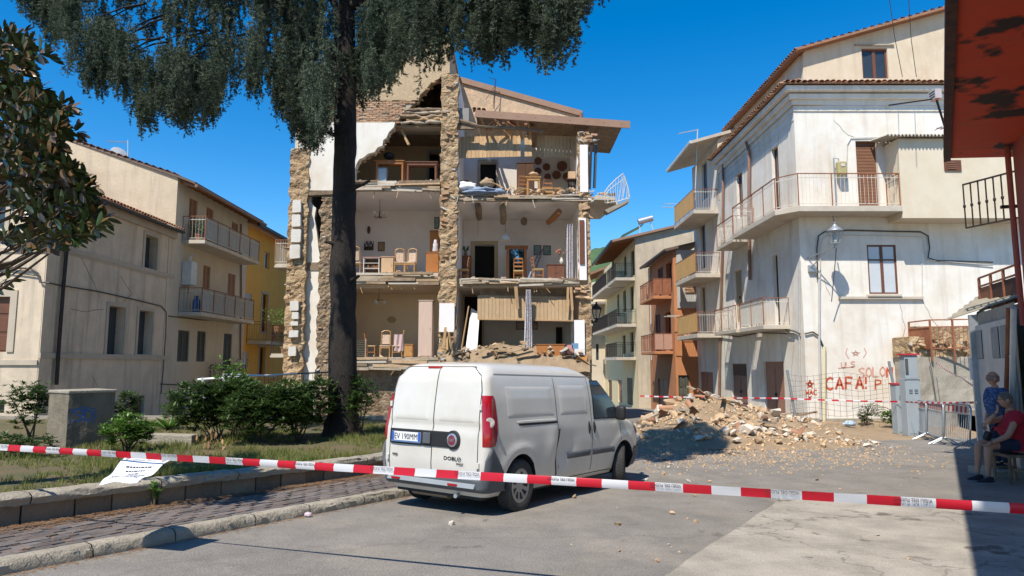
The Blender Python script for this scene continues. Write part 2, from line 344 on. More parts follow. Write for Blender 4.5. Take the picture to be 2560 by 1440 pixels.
# a low step of made-up ground in front of the garages and a soil verge along the white house
def verge(a, b):
    x = 9.6 + a*6.6; y = 24.4 - b*5.2*(1-.25*a) ; p = V3(x, y, 0); e = math.sin(min(1, a*4)*math.pi/2)*math.sin(min(1, (1-a)*4+.01)*math.pi/2)
    p.z = G(y) + .012 + .30*(1-b)**1.3*e*(.6+.6*noise.noise((x*.9, y*.9, 1))) - (.03 if b > .98 else 0); return p
sheet('soil_verge', soil_m, verge, 40, 24, 60)
hl = MB()
def hf(a, b):
    x = -260 + a*760; y = 260 + b*420; r = min(1, b*1.35)
    return V3(x, y, -10 + (112*math.sin(r*1.5) + 14*noise.noise((x*.012, y*.012, 0))*r + 9*noise.noise((x*.045, y*.045, 4)) + 5*noise.noise((x*.15, y*.15, 8)))*(.8+.35*noise.noise((x*.004, 5, 0))))
struct(hl.grid(hf, 150, 90).build('wooded_hill', hill_m, smooth=80))

# kerb: kerbstones along u
VK = -6.82
side_z = lambda p: G(p.y) + .125
kerb = struct(MB().grid(lambda a, b: (lambda p: V3(p.x, p.y, G(p.y) - .1 + .0*b))(UV(-6 + a*17, VK - .15*b)), 20, 1).build('kerb', concrete_m))
u = -2.0
while u < 9.6:
    L_ = rnd.uniform(.8, 1.15); e = min(u + L_ - .012, 9.6)
    s = MB(); n = 10
    def kb(a, b, u=u, e=e):
        uu = u + (e-u)*a; ang = b*4
        # profile: outer foot, outer top edge, inner top edge, inner foot
        prof = [(0, -.1), (.0, .075), (-.035, .122), (-.15, .128), (-.15, -.1)]
        i = min(3, int(ang)); f = ang - i; dv = prof[i][0]*(1-f)+prof[i+1][0]*f; dz = prof[i][1]*(1-f)+prof[i+1][1]*f
        ns = .014*noise.noise((uu*5, b*9, 2)) + .008*noise.noise((uu*17, b*31, 6))
        chip = -.045*max(0, noise.noise((uu*2.1, 7, 1)) - .18) if 0.2 < b < .6 else 0
        p = UV(uu, VK + dv + ns); return V3(p.x, p.y, G(p.y) + dz + ns*.6 + chip)
    s.grid(kb, 24, 12); s.build('kerbstone', coping_m, kerb, smooth=50)
    u = e + .012
# pavement of small setts
pave = struct(MB().grid(lambda a, b: (lambda p: V3(p.x, p.y, side_z(p) - .03))(UV(-4 + a*17.5, VK - .14 - b*1.5)), 60, 3).build('pavement', mat('sett_joint', (.20,.14,.09), (.13,.10,.075), 4, .9, bump=.5, fine=.4)))
sett = MB().cbox((0,0,0), (.248, .130, .05)).mesh(name='sett')
cnt = 0
for j in range(10):
    for i in range(30):
        uu = 1.6 + i*.262 + (.131 if j % 2 else 0) + rnd.uniform(-.004, .004); vv = VK - .22 - j*.141
        p = UV(uu, vv); sl_ = math.atan((G(p.y+.1) - G(p.y-.1))/.2)
        inst('sett', sett, paver_m, pave, (p.x, p.y, side_z(p) - .021 + rnd.uniform(-.006, .005)), (sl_ + rnd.uniform(-.02, .02), rnd.uniform(-.02, .02), math.atan2(.848, .53) + rnd.uniform(-.02, .02)))
far = MB()
for j in range(11):
    for i in range(38):
        uu = (-4.6 + i*.262) if i < 24 else 9.5 + (i-24)*.262; vv = VK - .22 - j*.141; p = UV(uu + (.131 if j % 2 else 0), vv)
        if 1.55 < uu < 9.4: continue
        far.cbox((p.x, p.y, side_z(p) - .021), (.248, .130, .05), Matrix.Rotation(math.atan2(.848, .53), 3, 'Z'))
stuff(far.build('sett_field', paver_m, pave))

# planter wall with blocks and coping
_zp = [(-30, 1.2), (7.1, .12), (12.2, -.11), (15.5, -.09), (19.5, -.02), (30, .1)]
def ZP(y):
    for (a, za), (b, zb) in zip(_zp, _zp[1:]):
        if y <= b: return za + (zb-za)*(y-a)/(b-a)
    return .1
VW = -8.43
pw = thing('planter_wall', 'low stone block wall with rough coping edging the raised garden beside the pavement', 'wall', UV(5, VW))
core = MB()
core.grid(lambda a, b: (lambda p: V3(p.x, p.y, (G(p.y) - .05)*(1-b) + (ZP(p.y) - .1)*b))(UV(-5 + a*18.6, VW - .06)), 40, 2); core.build('wall_core', block_m, pw)
u = -3.5
while u < 13.45:
    l = rnd.uniform(.36, .62); p0 = UV(u, VW); p1 = UV(u + l - .018, VW)
    zb0 = G(p0.y) - .02; zb1 = G(p1.y) - .02; zt0 = ZP(p0.y) - .09; zt1 = ZP(p1.y) - .09; d = UV(0, -.09) + UV(0, rnd.uniform(-.012, .012)); q = UV(0, rnd.uniform(-.02, .012))
    MB().prism([V3(p0.x, p0.y, zb0)+q, V3(p1.x, p1.y, zb1)+q, V3(p1.x, p1.y, zt1)+q, V3(p0.x, p0.y, zt0)+q], d).build('block', block_m, pw, bevel=.012)
    u += l
u = -3.5
while u < 13.45:
    e = min(13.5, u + rnd.uniform(1.1, 1.6))
    def cp(a, b, u=u, e=e):
        uu = u + (e - .012 - u)*a; prof = [(-.02, -.10), (.055, -.095), (.075, -.03), (.045, .012), (-.10, .03), (-.26, .018), (-.27, -.06)]
        t_ = b*6; i = min(5, int(t_)); f = t_ - i; dv = prof[i][0]*(1-f)+prof[i+1][0]*f; dz = prof[i][1]*(1-f)+prof[i+1][1]*f
        ns = .022*noise.noise((uu*4, b*7, 3)) + .014*noise.noise((uu*13, b*25, 9)); p = UV(uu, VW + dv + ns)
        return V3(p.x, p.y, ZP(p.y) + dz + ns*.7)
    MB().grid(cp, 34, 18).build('coping_stone', coping_m, pw, smooth=60); u = e
ew = MB(); p0 = UV(13.5, VW); p1 = V3(-3, 19.6, 0)
ew.prism([V3(p0.x, p0.y, G(p0.y)-.1), V3(p1.x, p1.y, G(p1.y)-.1), V3(p1.x, p1.y, ZP(p1.y)+.02), V3(p0.x, p0.y, ZP(p0.y)+.02)], (-.25, -.1, 0)); ew.build('end_wall', coping_m, pw)
MB().box((-26, 19.5, G(19.5) - .6), (-3, 19.75, ZP(19.5) + .06)).build('back_wall', coping_m, pw)
def park(a, b):
    f0 = UV(-4, VW - .2); f1 = UV(13.45, VW - .2); b0 = V3(-26, 19.5, 0); b1 = V3(-3.1, 19.5, 0)
    p = (f0*(1-a) + f1*a)*(1-b) + (b0*(1-a) + b1*a)*b
    p.z = ZP(p.y) - .02 + .05*noise.noise((p.x*.8, p.y*.8, 0)) + .02*noise.noise((p.x*3, p.y*3, 0)); return p
sheet('garden_ground', parkg_m, park, 110, 70, 80)
def ZPg(x, y): return ZP(y) - .02 + .05*noise.noise((x*.8, y*.8, 0)) + .02*noise.noise((x*3, y*3, 0))
# ------------------------------------------------------------------ shared pieces
def hull_mesh(n, sq=(1,1,1), seed=0):
    r = random.Random(seed); bm = bmesh.new()
    for _ in range(n):
        d = Vector((r.gauss(0,1), r.gauss(0,1), r.gauss(0,1))).normalized()*r.uniform(.75, 1.1); bm.verts.new((d.x*sq[0], d.y*sq[1], d.z*sq[2]))
    res = bmesh.ops.convex_hull(bm, input=bm.verts)
    bmesh.ops.delete(bm, geom=[v for v in bm.verts if not v.link_faces], context='VERTS')
    bmesh.ops.recalc_face_normals(bm, faces=bm.faces)
    me = bpy.data.meshes.new('stone'); bm.to_mesh(me); bm.free(); return me
STONES = [hull_mesh(13 + i % 5, (1, rnd.uniform(.7, 1), rnd.uniform(.55, .9)), i) for i in range(12)]
STONES2 = [hull_mesh(13 + i % 5, (1, rnd.uniform(.7, 1), rnd.uniform(.45, .8)), i+40) for i in range(10)]
bk_me = MB().cbox((0,0,0), (.245, .12, .062)).mesh(name='brick')
def stone(parent, loc, s, m=None, flat=1.0, deep=None):
    g = rnd.random() < .3; me = rnd.choice(STONES2 if g else STONES)
    if deep:
        if rnd.random() < .3: return inst('brick', bk_me, brick_m, parent, loc, (rnd.uniform(-.15,.15), rnd.uniform(-.25,.25), rnd.uniform(-.3,.3)), (s*7, .9, s*9))
        return inst('stone', me, greystone if g else stone_m, parent, Vector(loc) + V3(0,.03,0), (rnd.uniform(-.25,.25), rnd.uniform(-.4,.4), rnd.uniform(-.25,.25)), (s*rnd.uniform(.8,1.5), s*.7, s*rnd.uniform(.5,.9)))
    return inst('stone', me, greystone if g else stone_m, parent, loc, (rnd.uniform(-.5,.5), rnd.uniform(-.5,.5), rnd.uniform(0,6.3)), (s*rnd.uniform(.8,1.3), s*rnd.uniform(.7,1.1), s*rnd.uniform(.6,1)*flat))
def box2(x0, y0, x1, y1, Y):
    ym = (y0+y1)/2; xm = (x0+x1)/2
    return P(x0, ym, Y).x, P(x1, ym, Y).x, P(xm, y1, Y).z, P(xm, y0, Y).z
def rect(mb, x0, y0, x1, y1, Y, d):
    a, b, c, e = box2(x0, y0, x1, y1, Y); return mb.box((a, Y, c), (b, Y + d, e))
def part(name, m, parent, x0, y0, x1, y1, Y, d, **k): return rect(MB(), x0, y0, x1, y1, Y, d).build(name, m, parent, **k)
def holed(mb, O, ud, vd, W, H, holes, inn):
    O = Vector(O); ud = Vector(ud); vd = Vector(vd); inn = Vector(inn)
    us = sorted({0, W, *[h[0] for h in holes], *[h[2] for h in holes]}); vs = sorted({0, H, *[h[1] for h in holes], *[h[3] for h in holes]})
    pt = lambda u, v, d=0: O + ud*u + vd*v + inn*d
    for a, b in zip(us, us[1:]):
        for c, e in zip(vs, vs[1:]):
            um = (a+b)/2; vm = (c+e)/2
            if any(h[0] < um < h[2] and h[1] < vm < h[3] for h in holes): continue
            mb.quad(pt(a,c), pt(b,c), pt(b,e), pt(a,e))
    for a, c, b, e in holes:
        mb.quad(pt(a,c), pt(b,c), pt(b,c,1), pt(a,c,1)); mb.quad(pt(a,e), pt(b,e), pt(b,e,1), pt(a,e,1))
        mb.quad(pt(a,c), pt(a,e), pt(a,e,1), pt(a,c,1)); mb.quad(pt(b,c), pt(b,e), pt(b,e,1), pt(b,c,1))
    return mb
def rough(name, m, parent, X0, X1, z0, z1, Y, d, amp=.1, step=.14, edge=.08, seed=0):
    """a broken masonry face: uneven front, ragged sides"""
    nu = max(3, int((X1-X0)/step)); nv = max(3, int((z1-z0)/step)); s = MB()
    def fn(a, b):
        x = X0 + (X1-X0)*a; z = z0 + (z1-z0)*b
        if a in (0, 1): x += edge*noise.noise((z*2.3, seed, a*9)) + .5*edge*noise.noise((z*7, seed, a*5))
        if b in (0, 1): z += edge*.7*noise.noise((x*3, seed, b*4))
        n = noise.noise((x*3.1, z*3.1, seed)) + .6*noise.noise((x*8, z*8, seed+3)); return V3(x, Y - amp*n*.6 - amp*.2, z)
    s.grid(fn, nu, nv); w_ = nu+1
    ring = [i for i in range(nu+1)] + [j*w_+nu for j in range(1, nv+1)] + [nv*w_+i for i in range(nu-1, -1, -1)] + [j*w_ for j in range(nv-1, 0, -1)]
    o = len(s.v); s.v += [V3(s.v[i].x, Y + d, s.v[i].z) for i in ring]; n = len(ring)
    s.f += [(ring[i], ring[(i+1) % n], o+(i+1) % n, o+i) for i in range(n)]; s.f.append(tuple(o+i for i in range(n)))
    return s.build(name, m, parent)
def scatter(parent, X0, X1, z0, z1, Y, n, s0=.09, s1=.17, dy=.05):
    rows = max(1, int(math.sqrt(n*(z1-z0)/(X1-X0)))); cols = max(1, round(n/rows))
    for j in range(rows):
        for i in range(cols):
            stone(parent, (X0 + (X1-X0)*(i+.5+rnd.uniform(-.45,.45))/cols, Y + .05 + rnd.uniform(-dy, dy), z0 + (z1-z0)*(j+.5+rnd.uniform(-.45,.45))/rows), rnd.uniform(s0, s1), deep=.5)
YF = 27.0; YB = 30.6
zr = lambda py, Y=YF: P(1280, py, Y).z
xr = lambda px, py=700, Y=YF: P(px, py, Y).x

# ------------------------------------------------------------------ the collapsed house
cb = thing('collapsed_house', 'four storey stone house with its front wall collapsed, rooms laid open above the rubble', 'house', (-3, 29, G(29)))
XL0 = -8.98; XJ = -7.2; XC0 = -2.9; XC1 = -2.2; XR0 = 2.68; XR1 = 3.12
# rooms: back walls, side walls
def room_back(name, m, X0, X1, z0, z1, doors=()):
    hs_ = []
    for (a, b, c, e) in doors: hs_.append((P(a, (b+e)/2, YB).x - X0, max(.02, P(a, e, YB).z - z0), P(c, (b+e)/2, YB).x - X0, P(a, b, YB).z - z0))
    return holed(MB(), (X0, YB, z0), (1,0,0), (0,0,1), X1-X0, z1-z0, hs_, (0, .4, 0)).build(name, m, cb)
ZG = G(29) - .2
zL = dict(f2=zr(452), c1=zr(478), f1=zr(681), c0=zr(712), f0=zr(893)); zRr = dict(f2=zr(487), c1=zr(503), f1=zr(696), c0=zr(716), f0=zr(893))
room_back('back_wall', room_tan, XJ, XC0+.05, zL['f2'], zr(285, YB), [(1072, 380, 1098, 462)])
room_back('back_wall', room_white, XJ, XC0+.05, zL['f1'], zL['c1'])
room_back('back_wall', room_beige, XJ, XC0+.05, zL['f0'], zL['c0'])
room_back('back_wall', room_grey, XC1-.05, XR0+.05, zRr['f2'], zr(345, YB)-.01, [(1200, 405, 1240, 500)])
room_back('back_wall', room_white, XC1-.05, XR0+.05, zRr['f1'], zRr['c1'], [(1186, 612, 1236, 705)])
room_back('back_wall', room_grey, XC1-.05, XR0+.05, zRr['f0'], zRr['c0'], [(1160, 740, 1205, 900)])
MB().box((XJ-.3, YB+.42, ZG), (XR1, 37, zr(290))).build('rear_light_block', dark_m, cb)  # unseen black box for the rear of the house, added to block light
for (a, b, m_) in ((zL['f2'], zr(250), room_tan), (zL['f1'], zL['c1'], room_white), (zL['f0'], zL['c0'], room_beige)):
    MB().box((XJ-.3, YF+.4, a), (XJ, YB, b)).build('side_wall', m_, cb)
MB().box((XC0, YF+.3, ZG), (XC1, YB, zr(190))).build('middle_wall', room_white, cb)
MB().box((XR0, YF+.3, ZG), (XR1, YB, zr(330))).build('right_wall', room_white, cb)
# floors and ceilings
def floor(X0, X1, zt, zb, m=wood_g, ceil=room_white):
    o = MB().box((X0, YF+.12, zb+.03), (X1, YB, zt)).build('floor_slab', slab_m, cb); MB().box((X0, YF+.15, zb-.0), (X1, YB-.002, zb+.028)).build('ceiling', ceil, cb)
    # broken edge: rotten boards, joists and stuck masonry
    n = 4
    for k in range(n):
        z = zb + (zt-zb)*(k+.5)/n; x = X0 + rnd.uniform(0, .3)
        while x < X1 - .3:
            l = rnd.uniform(.7, 2.2); e = min(x + l, X1); h_ = (zt-zb)/n*rnd.uniform(.6, 1.0); y = YF + .1 - rnd.uniform(0, .17)
            MB().bar((x, y, z + rnd.uniform(-.02, .02)), (e, y + rnd.uniform(-.05,.05), z + rnd.uniform(-.03, .03)), rnd.uniform(.12, .2), h_).build('broken_joist', rnd.choice([wood_g, wood_g, wood_o, slab_m, stone_m]), cb)
            x = e + (rnd.uniform(.05, .3) if rnd.random() < .4 else .01)
    for k in range(5):      # splinters and laths hanging from the edge
        x = rnd.uniform(X0+.2, X1-.2); MB().bar((x, YF+.02, zb+.05), (x + rnd.uniform(-.25,.25), YF - rnd.uniform(0,.1), zb - rnd.uniform(.1,.35)), .03, .015).build('splinter', wood_l, cb)
    for i in range(13): stone(cb, (rnd.uniform(X0, X1), YF + rnd.uniform(-.02, .2), zt + rnd.uniform(0, .05)), rnd.uniform(.05, .11))
    return o
floor(XJ, XC0, zL['f2'], zL['c1']); floor(XJ, XC0, zL['f1'], zL['c0'], ceil=room_beige); floor(XJ, XC0, zL['f0'], zr(925), ceil=room_beige)
floor(XC1, XR1, zRr['f2'], zRr['c1']); floor(XC1, XR0, zRr['f1'], zRr['c0'], ceil=room_grey); floor(XC1, XR1, zRr['f0'], zr(925), ceil=room_grey)
MB().box((XJ, YF+.5, ZG), (XR1, YB, zr(926))).build('cellar_wall', darkrub, cb)
# attic floor and its boards over the upper left room
MB().box((XJ, YF+.44, zr(296)), (XC0, YB, zr(284))).build('attic_floor', wood_o, cb)
for k, (a, b, c, e, m_) in enumerate([(1008, 282, 1108, 290, wood_g), (1000, 291, 1106, 298, wood_o), (1015, 299, 1104, 305, wood_l), (1002, 306, 1102, 312, wood_g), (1010, 276, 1106, 282, wood_o)]):
    p0 = P(a, b, YF); p1 = P(c, e-6 if k % 2 else b-2, YF); pts = [p0.lerp(p1, i/8) + V3(0, rnd.uniform(-.05, .1), rnd.uniform(-.035, .035)) for i in range(9)]
    MB().tube(pts, [rnd.uniform(.05, .09) for _ in pts], 6).build('broken_joist', m_, cb, smooth=60)
for k in range(6):
    part('ceiling_board', mat('white_boards', (.50,.45,.36), (.40,.35,.27), 4, .8, bump=.1, stretch=(.4,6,6), objrand=.12), cb, 985 + k*4, 313 + k*5, 1104, 317.4 + k*5, YF + .3 + k*.52, .5)
MB().bar(P(992, 300, YF+.5), P(1022, 362, YF+.3), .1, .08).build('fallen_rafter', wood_l, cb)
part('attic_back', wood_o, cb, 900, 120, 1130, 284, YB - .1, .2)
# left front wall that still stands: three bands, thick, with a stepped broken edge
edge = [(1124, 182), (1104, 186), (1098, 196), (1078, 206), (1062, 226), (1050, 236), (1046, 250), (1034, 258), (1026, 268), (1016, 274), (1010, 286), (1000, 292), (996, 302), (988, 306), (984, 318), (972, 330), (966, 344), (958, 350), (956, 364), (944, 368), (936, 380), (920, 384), (908, 394), (898, 398), (890, 412), (886, 432)]
def band(name, m, pts, dy=0, d=.42): return MB().prism([P(a, b, YF + dy) for a, b in pts], (0, d, 0)).build(name, m, cb)
e1 = [p for p in edge if p[1] <= 250]; e2 = [p for p in edge if 250 <= p[1] <= 306]; e3 = [p for p in edge if p[1] >= 306]
band('gable_plaster', beige_pl, [(1125, 86), (1040, 103), (935, 130), (748, 178), (746, 250)] + e1[::-1])
band('brick_band', mat('mortar', (.46,.38,.28), (.38,.31,.22), 6, .8, bump=.4), [(746, 250)] + e2 + [(744, 306)], .05, .37)
band('wall_plaster', white_pl, [(744, 306)] + e3 + [(886, 476), (742, 476)])
brick_me = MB().cbox((0,0,0), (.245, .08, .062)).mesh(name='brick')
nb = 0; row = 0; z = zr(305) + .03
while z < zr(250):
    x = P(752, 280, YF).x + (.13 if row % 2 else 0)
    py = 910 - 0
    while True:
        # right bound follows the broken edge
        f = (z - zr(306))/(zr(250) - zr(306)); bound = P(988 + f*56, 280, YF).x
        if x > bound - .1: break
        if rnd.random() < .93 and nb < 290:
            inst('brick', brick_me, brick_m, cb, (x, YF + .05 + rnd.uniform(-.012, .02), z), (0, rnd.uniform(-.02,.02), rnd.uniform(-.02,.02))); nb += 1
        x += .268
    z += .08; row += 1
# masonry showing along the broken edge
me_chunk = [hull_mesh(12, (1, .9, .6), 90+i) for i in range(4)]
for (a, b), (c, e) in zip(edge, edge[1:]):
    n = max(1, int(math.hypot(c-a, e-b)/11))
    for k in range(n):
        p = P(a + (c-a)*(k+.5)/n, b + (e-b)*(k+.5)/n, YF)
        inst('edge_stone', rnd.choice(me_chunk), brick_m if rnd.random() < .5 else stone_m, cb, (p.x + .03, YF + rnd.uniform(.05, .36), p.z - .02), (rnd.uniform(-.2,.2), rnd.uniform(-.2,.2), rnd.uniform(-.4,.4)), (.15, .14, .085))
p0 = P(742, 176, YF-.08); p1 = P(1127, 84, YF-.08)
MB().prism([p0, p1, p1 + V3(0,0,.07), p0 + V3(0,0,.07)], (0, 9, 0)).build('roof', tile_m, cb)
MB().box((XL0, YF+.44, ZG), (XL0+.45, 36, zr(190))).build('outer_wall', cream_pl, cb)
MB().prism([P(1110, 90, YF+.43), P(1126, 86, YF+.43), P(1126, 240, YF+.43), P(1110, 240, YF+.43)], (0, 8.5, 0)).build('party_wall', beige_pl, cb)
# piers
lp = rough('left_pier', rubble, cb, XL0, -8.22, ZG, zr(372), YF-.05, .5, .13, .13, .1, 1)
scatter(lp, XL0+.06, -8.3, ZG+.8, zr(480), YF-.1, 78, .08, .17)
qw = mat('quoin_plaster', (.68,.65,.59), (.58,.54,.47), 4, .7, (.45,.38,.29), .4, 2, bump=.2)
for (a, b, c, e) in ((731,500,752,531),(729,536,751,566),(727,572,752,605),(724,611,750,646),(724,752,746,776),(729,780,746,797),(726,803,745,814),(722,826,745,843),(720,866,740,890)):
    X0, X1, z0, z1 = box2(a, b, c, e, YF-.25); s = MB(); n = 9
    pts = [V3((X0+X1)/2 + (X1-X0)*.52*math.copysign(abs(math.cos(t))**.22, math.cos(t))*rnd.uniform(.9, 1.02), YF-.25, (z0+z1)/2 + (z1-z0)*.52*math.copysign(abs(math.sin(t))**.22, math.sin(t))*rnd.uniform(.9, 1.02)) for t in [2*math.pi*i/14 for i in range(14)]]
    s.prism(pts, (0, .2, 0)).build('quoin', qw, lp)
# inner plaster strip with ragged right edge, then the broken jamb
strip = [(762, 478)] + [(762 - i*1.2, 478 + i*44) for i in range(1, 13)]
rag = [(772, 480), (778, 490), (776, 505), (790, 520), (786, 545), (792, 580), (796, 620), (802, 650), (800, 700), (800, 760), (790, 800), (794, 850), (804, 880), (800, 930), (790, 1000), (788, 1040)]
MB().prism([P(a, b, YF+.2) for a, b in strip] + [P(a, b, YF+.2) for a, b in rag[::-1]], (0, .2, 0)).build('plaster_strip', white_pl, cb)
part('skirting_band', mat('brown_band', (.26,.19,.13), (.2,.15,.1), 3, .8, bump=.2), cb, 757, 656, 800, 676, YF+.17, .03)
jb = rough('broken_jamb', darkrub, cb, -7.72, XJ+.12, ZG, zr(480), YF+.05, .45, .13, .12, .13, 5)
scatter(jb, -7.68, XJ+.1, ZG+.8, zr(490), YF+.0, 52, .07, .14)
MB().bar(P(775, 486, YF+.1), P(890, 480, YF+.1), .3, .16).build('lintel', wood_o, cb)
cp_ = rough('middle_pier', rubble, cb, XC0, XC1, ZG, zr(186), YF-.02, .42, .13, .13, .1, 9)
scatter(cp_, XC0+.05, XC1-.05, zr(905), zr(192), YF-.08, 112, .08, .18)
part('plaster_patch', room_white, cp_, 1098, 758, 1136, 830, YF-.16, .06)
rp = rough('right_pier', rubble, cb, XR0, XR1+.02, ZG, zr(330), YF, .4, .09, .13, .06, 12)
part('pier_plaster', room_white, rp, 1450, 362, 1470, 480, YF-.12, .06); part('pier_plaster', room_white, rp, 1448, 545, 1466, 700, YF-.12, .06); part('pier_plaster', room_white, rp, 1436, 800, 1462, 900, YF-.12, .06)
for (a, b, c, e, n) in ((1455, 475, 1488, 520, 10), (1452, 330, 1490, 362, 9), (1440, 712, 1470, 752, 8), (1455, 520, 1475, 548, 4)):
    X0, X1, z0, z1 = box2(a, b, c, e, YF); scatter(rp, X0, X1, z0, z1, YF-.12, n, .11, .19)
MB().bar(P(1478, 362, YF-.02), P(1474, 472, YF-.02), .1, .08).build('shutter_frame', iron_b, rp); MB().bar(P(1490, 360, YF+.2), P(1486, 470, YF+.2), .12, .05).build('shutter', mat('slate_shutter', (.07,.09,.11), bump=.05, rough=.5), rp)
part('shutter', wood_b, rp, 1449, 550, 1461, 660, YF-.17, .05)
# right roof: fascia board, deck, rafters, tiles, gable behind
f0 = P(1188, 284, YF-.1); f1 = P(1575, 312, YF-.1)
MB().bar(f0, f1, .06, .30).build('fascia', fascia_m, cb)
for k in range(9):
    p = f0.lerp(f1, (k+.5)/9); MB().lathe([(0, -.045), (.014, -.04), (.014, 0)], (p.x, p.y, p.z), 6, Matrix.Rotation(R(-90), 3, 'X')).build('bolt', iron_b, cb)
d0 = P(1318, 300, YF); d1 = P(1555, 318, YF)
MB().prism([d0, d1, d1 + V3(0,0,.09), d0 + V3(0,0,.09)], (0, 3.5, 0)).build('roof_deck', wood_o, cb)
MB().prism([P(1190, 290, YF+2.4), P(1322, 302, YF+2.4), P(1322, 296, YF+2.4), P(1190, 284, YF+2.4)], (0, 1.1, 0)).build('roof_deck', wood_o, cb)
for k in range(11):
    a = P(1200 + k*30, 290 + k*2.4, YF+.05); c = a + V3(rnd.uniform(-.1, .1), 3.3, rnd.uniform(.0, .1))
    if k < 5: c = a + V3(rnd.uniform(.1, .9), rnd.uniform(.5, 1.2), -rnd.uniform(.3, .9))
    MB().bar(a, c, .07, .09).build('rafter', wood_l if k < 5 else wood_o, cb)
tm = MB()
for i in range(7):
    a = math.pi*i/6; tm.v += [V3(.085*math.cos(a), 0, .06*math.sin(a)), V3(.07*math.cos(a), .42, .05*math.sin(a)+.02)]
tm.f = [(2*i, 2*i+2, 2*i+3, 2*i+1) for i in range(6)]
TILE = tm.mesh(name='roof_tile', smooth=60); sm_ = None
def tile_row(parent, a, b, out, rows=1, tilt=.25, pitch=.175, back=.33, m=tile_m, name='roof_tile'):
    """a course of barrel tiles from a to b with their mouths facing out"""
    a = Vector(a); b = Vector(b); L_ = (b-a).length; n = max(1, int(L_/pitch)); out = Vector(out).normalized(); rz = math.atan2(-out.x, out.y) + math.pi
    for r_ in range(rows):
        for i in range(n):
            p = a.lerp(b, (i+.5)/n) - out*(back*r_) + V3(0, 0, tilt*back*r_ + rnd.uniform(-.008, .008))
            inst(name, TILE, m, parent, p, (tilt + rnd.uniform(-.03,.03), 0, rz + rnd.uniform(-.06,.06)))
tile_row(cb, P(1430, 302, YF), P(1545, 309, YF), (0, -1, 0), 3, .1)
tile_row(cb, P(1180, 270, YF+1.6), P(1215, 274, YF+1.6), (0, -1, 0), 2, .1)
for k in range(12):
    p = P(rnd.uniform(1215, 1345), rnd.uniform(300, 325), YF + rnd.uniform(.1, .8)); inst('roof_tile', TILE, tile_m, cb, p, (rnd.uniform(-1,1), rnd.uniform(-1,1), rnd.uniform(0,6)))
MB().prism([P(1146, 205, YB), P(1452, 292, YB), P(1452, 346, YB), P(1146, 346, YB)], (0, .35, 0)).build('gable_wall', pink_pl, cb)
c0 = P(1140, 200, YB-.1); c1 = P(1456, 288, YB-.1)
MB().prism([c0 + V3(0,0,-.05), c1 + V3(0,0,-.05), c1 + V3(0,0,.22), c0 + V3(0,0,.22)], (0, 6, 0)).build('gable_fascia', fascia_m, cb)
MB().tube([P(1453, 283, YB-.2), P(1453, 300, YB-.2)], .09, 8).build('gutter_end', copper_m, cb)
part('hanging_beam', wood_o, cb, 1146, 312, 1185, 322, YF+.1, .15); MB().tube([P(1140, 300, YF+.1), P(1200, 316, YF+.1), P(1300, 322, YF+.15), P(1360, 330, YF+.2)], [.1, .08, .07, .06], 7).build('hanging_beam', wood_o, cb)
part('rag', mat('grey_rag', (.30,.28,.26), bump=.3), cb, 1148, 270, 1172, 312, YF+.25, .1)
# boarded ceilings hanging down: upper and lower, each board on its own
def boards(name, x0, x1, top, bot, Y, step, m, lean=0, gap=()):
    x = x0; k = 0
    while x < x1 - 1:
        t = (x-x0)/(x1-x0); 
        if not any(g0 < x < g1 for g0, g1 in gap):
            a, b = P(x, top(t), Y), P(x + step - .6, top(t), Y); c, e = P(x, bot(t), Y), P(x + step - .6, bot(t), Y); dy = V3(0, lean + rnd.uniform(-.012, .012), 0)
            MB().prism([c + dy, e + dy, b, a], (0, .025, 0)).build(name, m, cb)
        x += step; k += 1
boards('ceiling_board', 1142, 1330, lambda t: 342 - 4*t, lambda t: 398 - 5*t, YF+.65, 9.4, wood_l, -.15, [(1296, 1302)])
boards('ceiling_board', 1342, 1450, lambda t: 338 + 4*t, lambda t: 393 + 4*t, YF+.75, 9.4, wood_l, -.1)
boards('ceiling_board', 1194, 1434, lambda t: 738 + 4*t, lambda t: 798 + 4*t, YF+.25, 9.2, mat('raw_board', (.48,.34,.20), (.40,.27,.15), 5, .9, (.28,.19,.11), .4, 3, bump=.15, stretch=(6,6,.7), objrand=.1), -.1)
MB().bar(P(1194, 798, YF+.12), P(1434, 802, YF+.12), .04, .05).build('batten', wood_l, cb)
part('dark_gap_strip', wood_o, cb, 1200, 722, 1434, 741, YF+.5, .05)  # strip of timber standing in for the shaded gap above the boards
for (a, b, c, e, w_) in ((1289, 712, 1294, 773, .13), (1420, 718, 1418, 780, .09), (1427, 716, 1431, 776, .1)): MB().bar(P(a, b, YF-.02), P(c, e, YF-.02), w_, .04, (0,1,0)).build('hanging_board', wood_l, cb)
# round joists with sawn ends in the ceiling of the right room
for (a, b, c, e, Y2) in ((1194, 512, 1199, 545, 1.6), (1257, 515, 1258, 556, 1.5), (1398, 528, 1372, 556, 1.2), (1310, 550, 1311, 557, 1.3)):
    p = P(a, b, YF + .25 if a != 1310 else YF+1.6); q = P(c, e, YF + Y2 + (1 if a == 1310 else 0)); pts = [p.lerp(q, i/5) + V3(rnd.uniform(-.02,.02), 0, rnd.uniform(-.02,.02)) for i in range(6)]
    MB().tube(pts, [.13, .14, .135, .14, .13, .12], 9).build('joist_end', wood_r if a == 1398 else wood_o, cb, smooth=60)
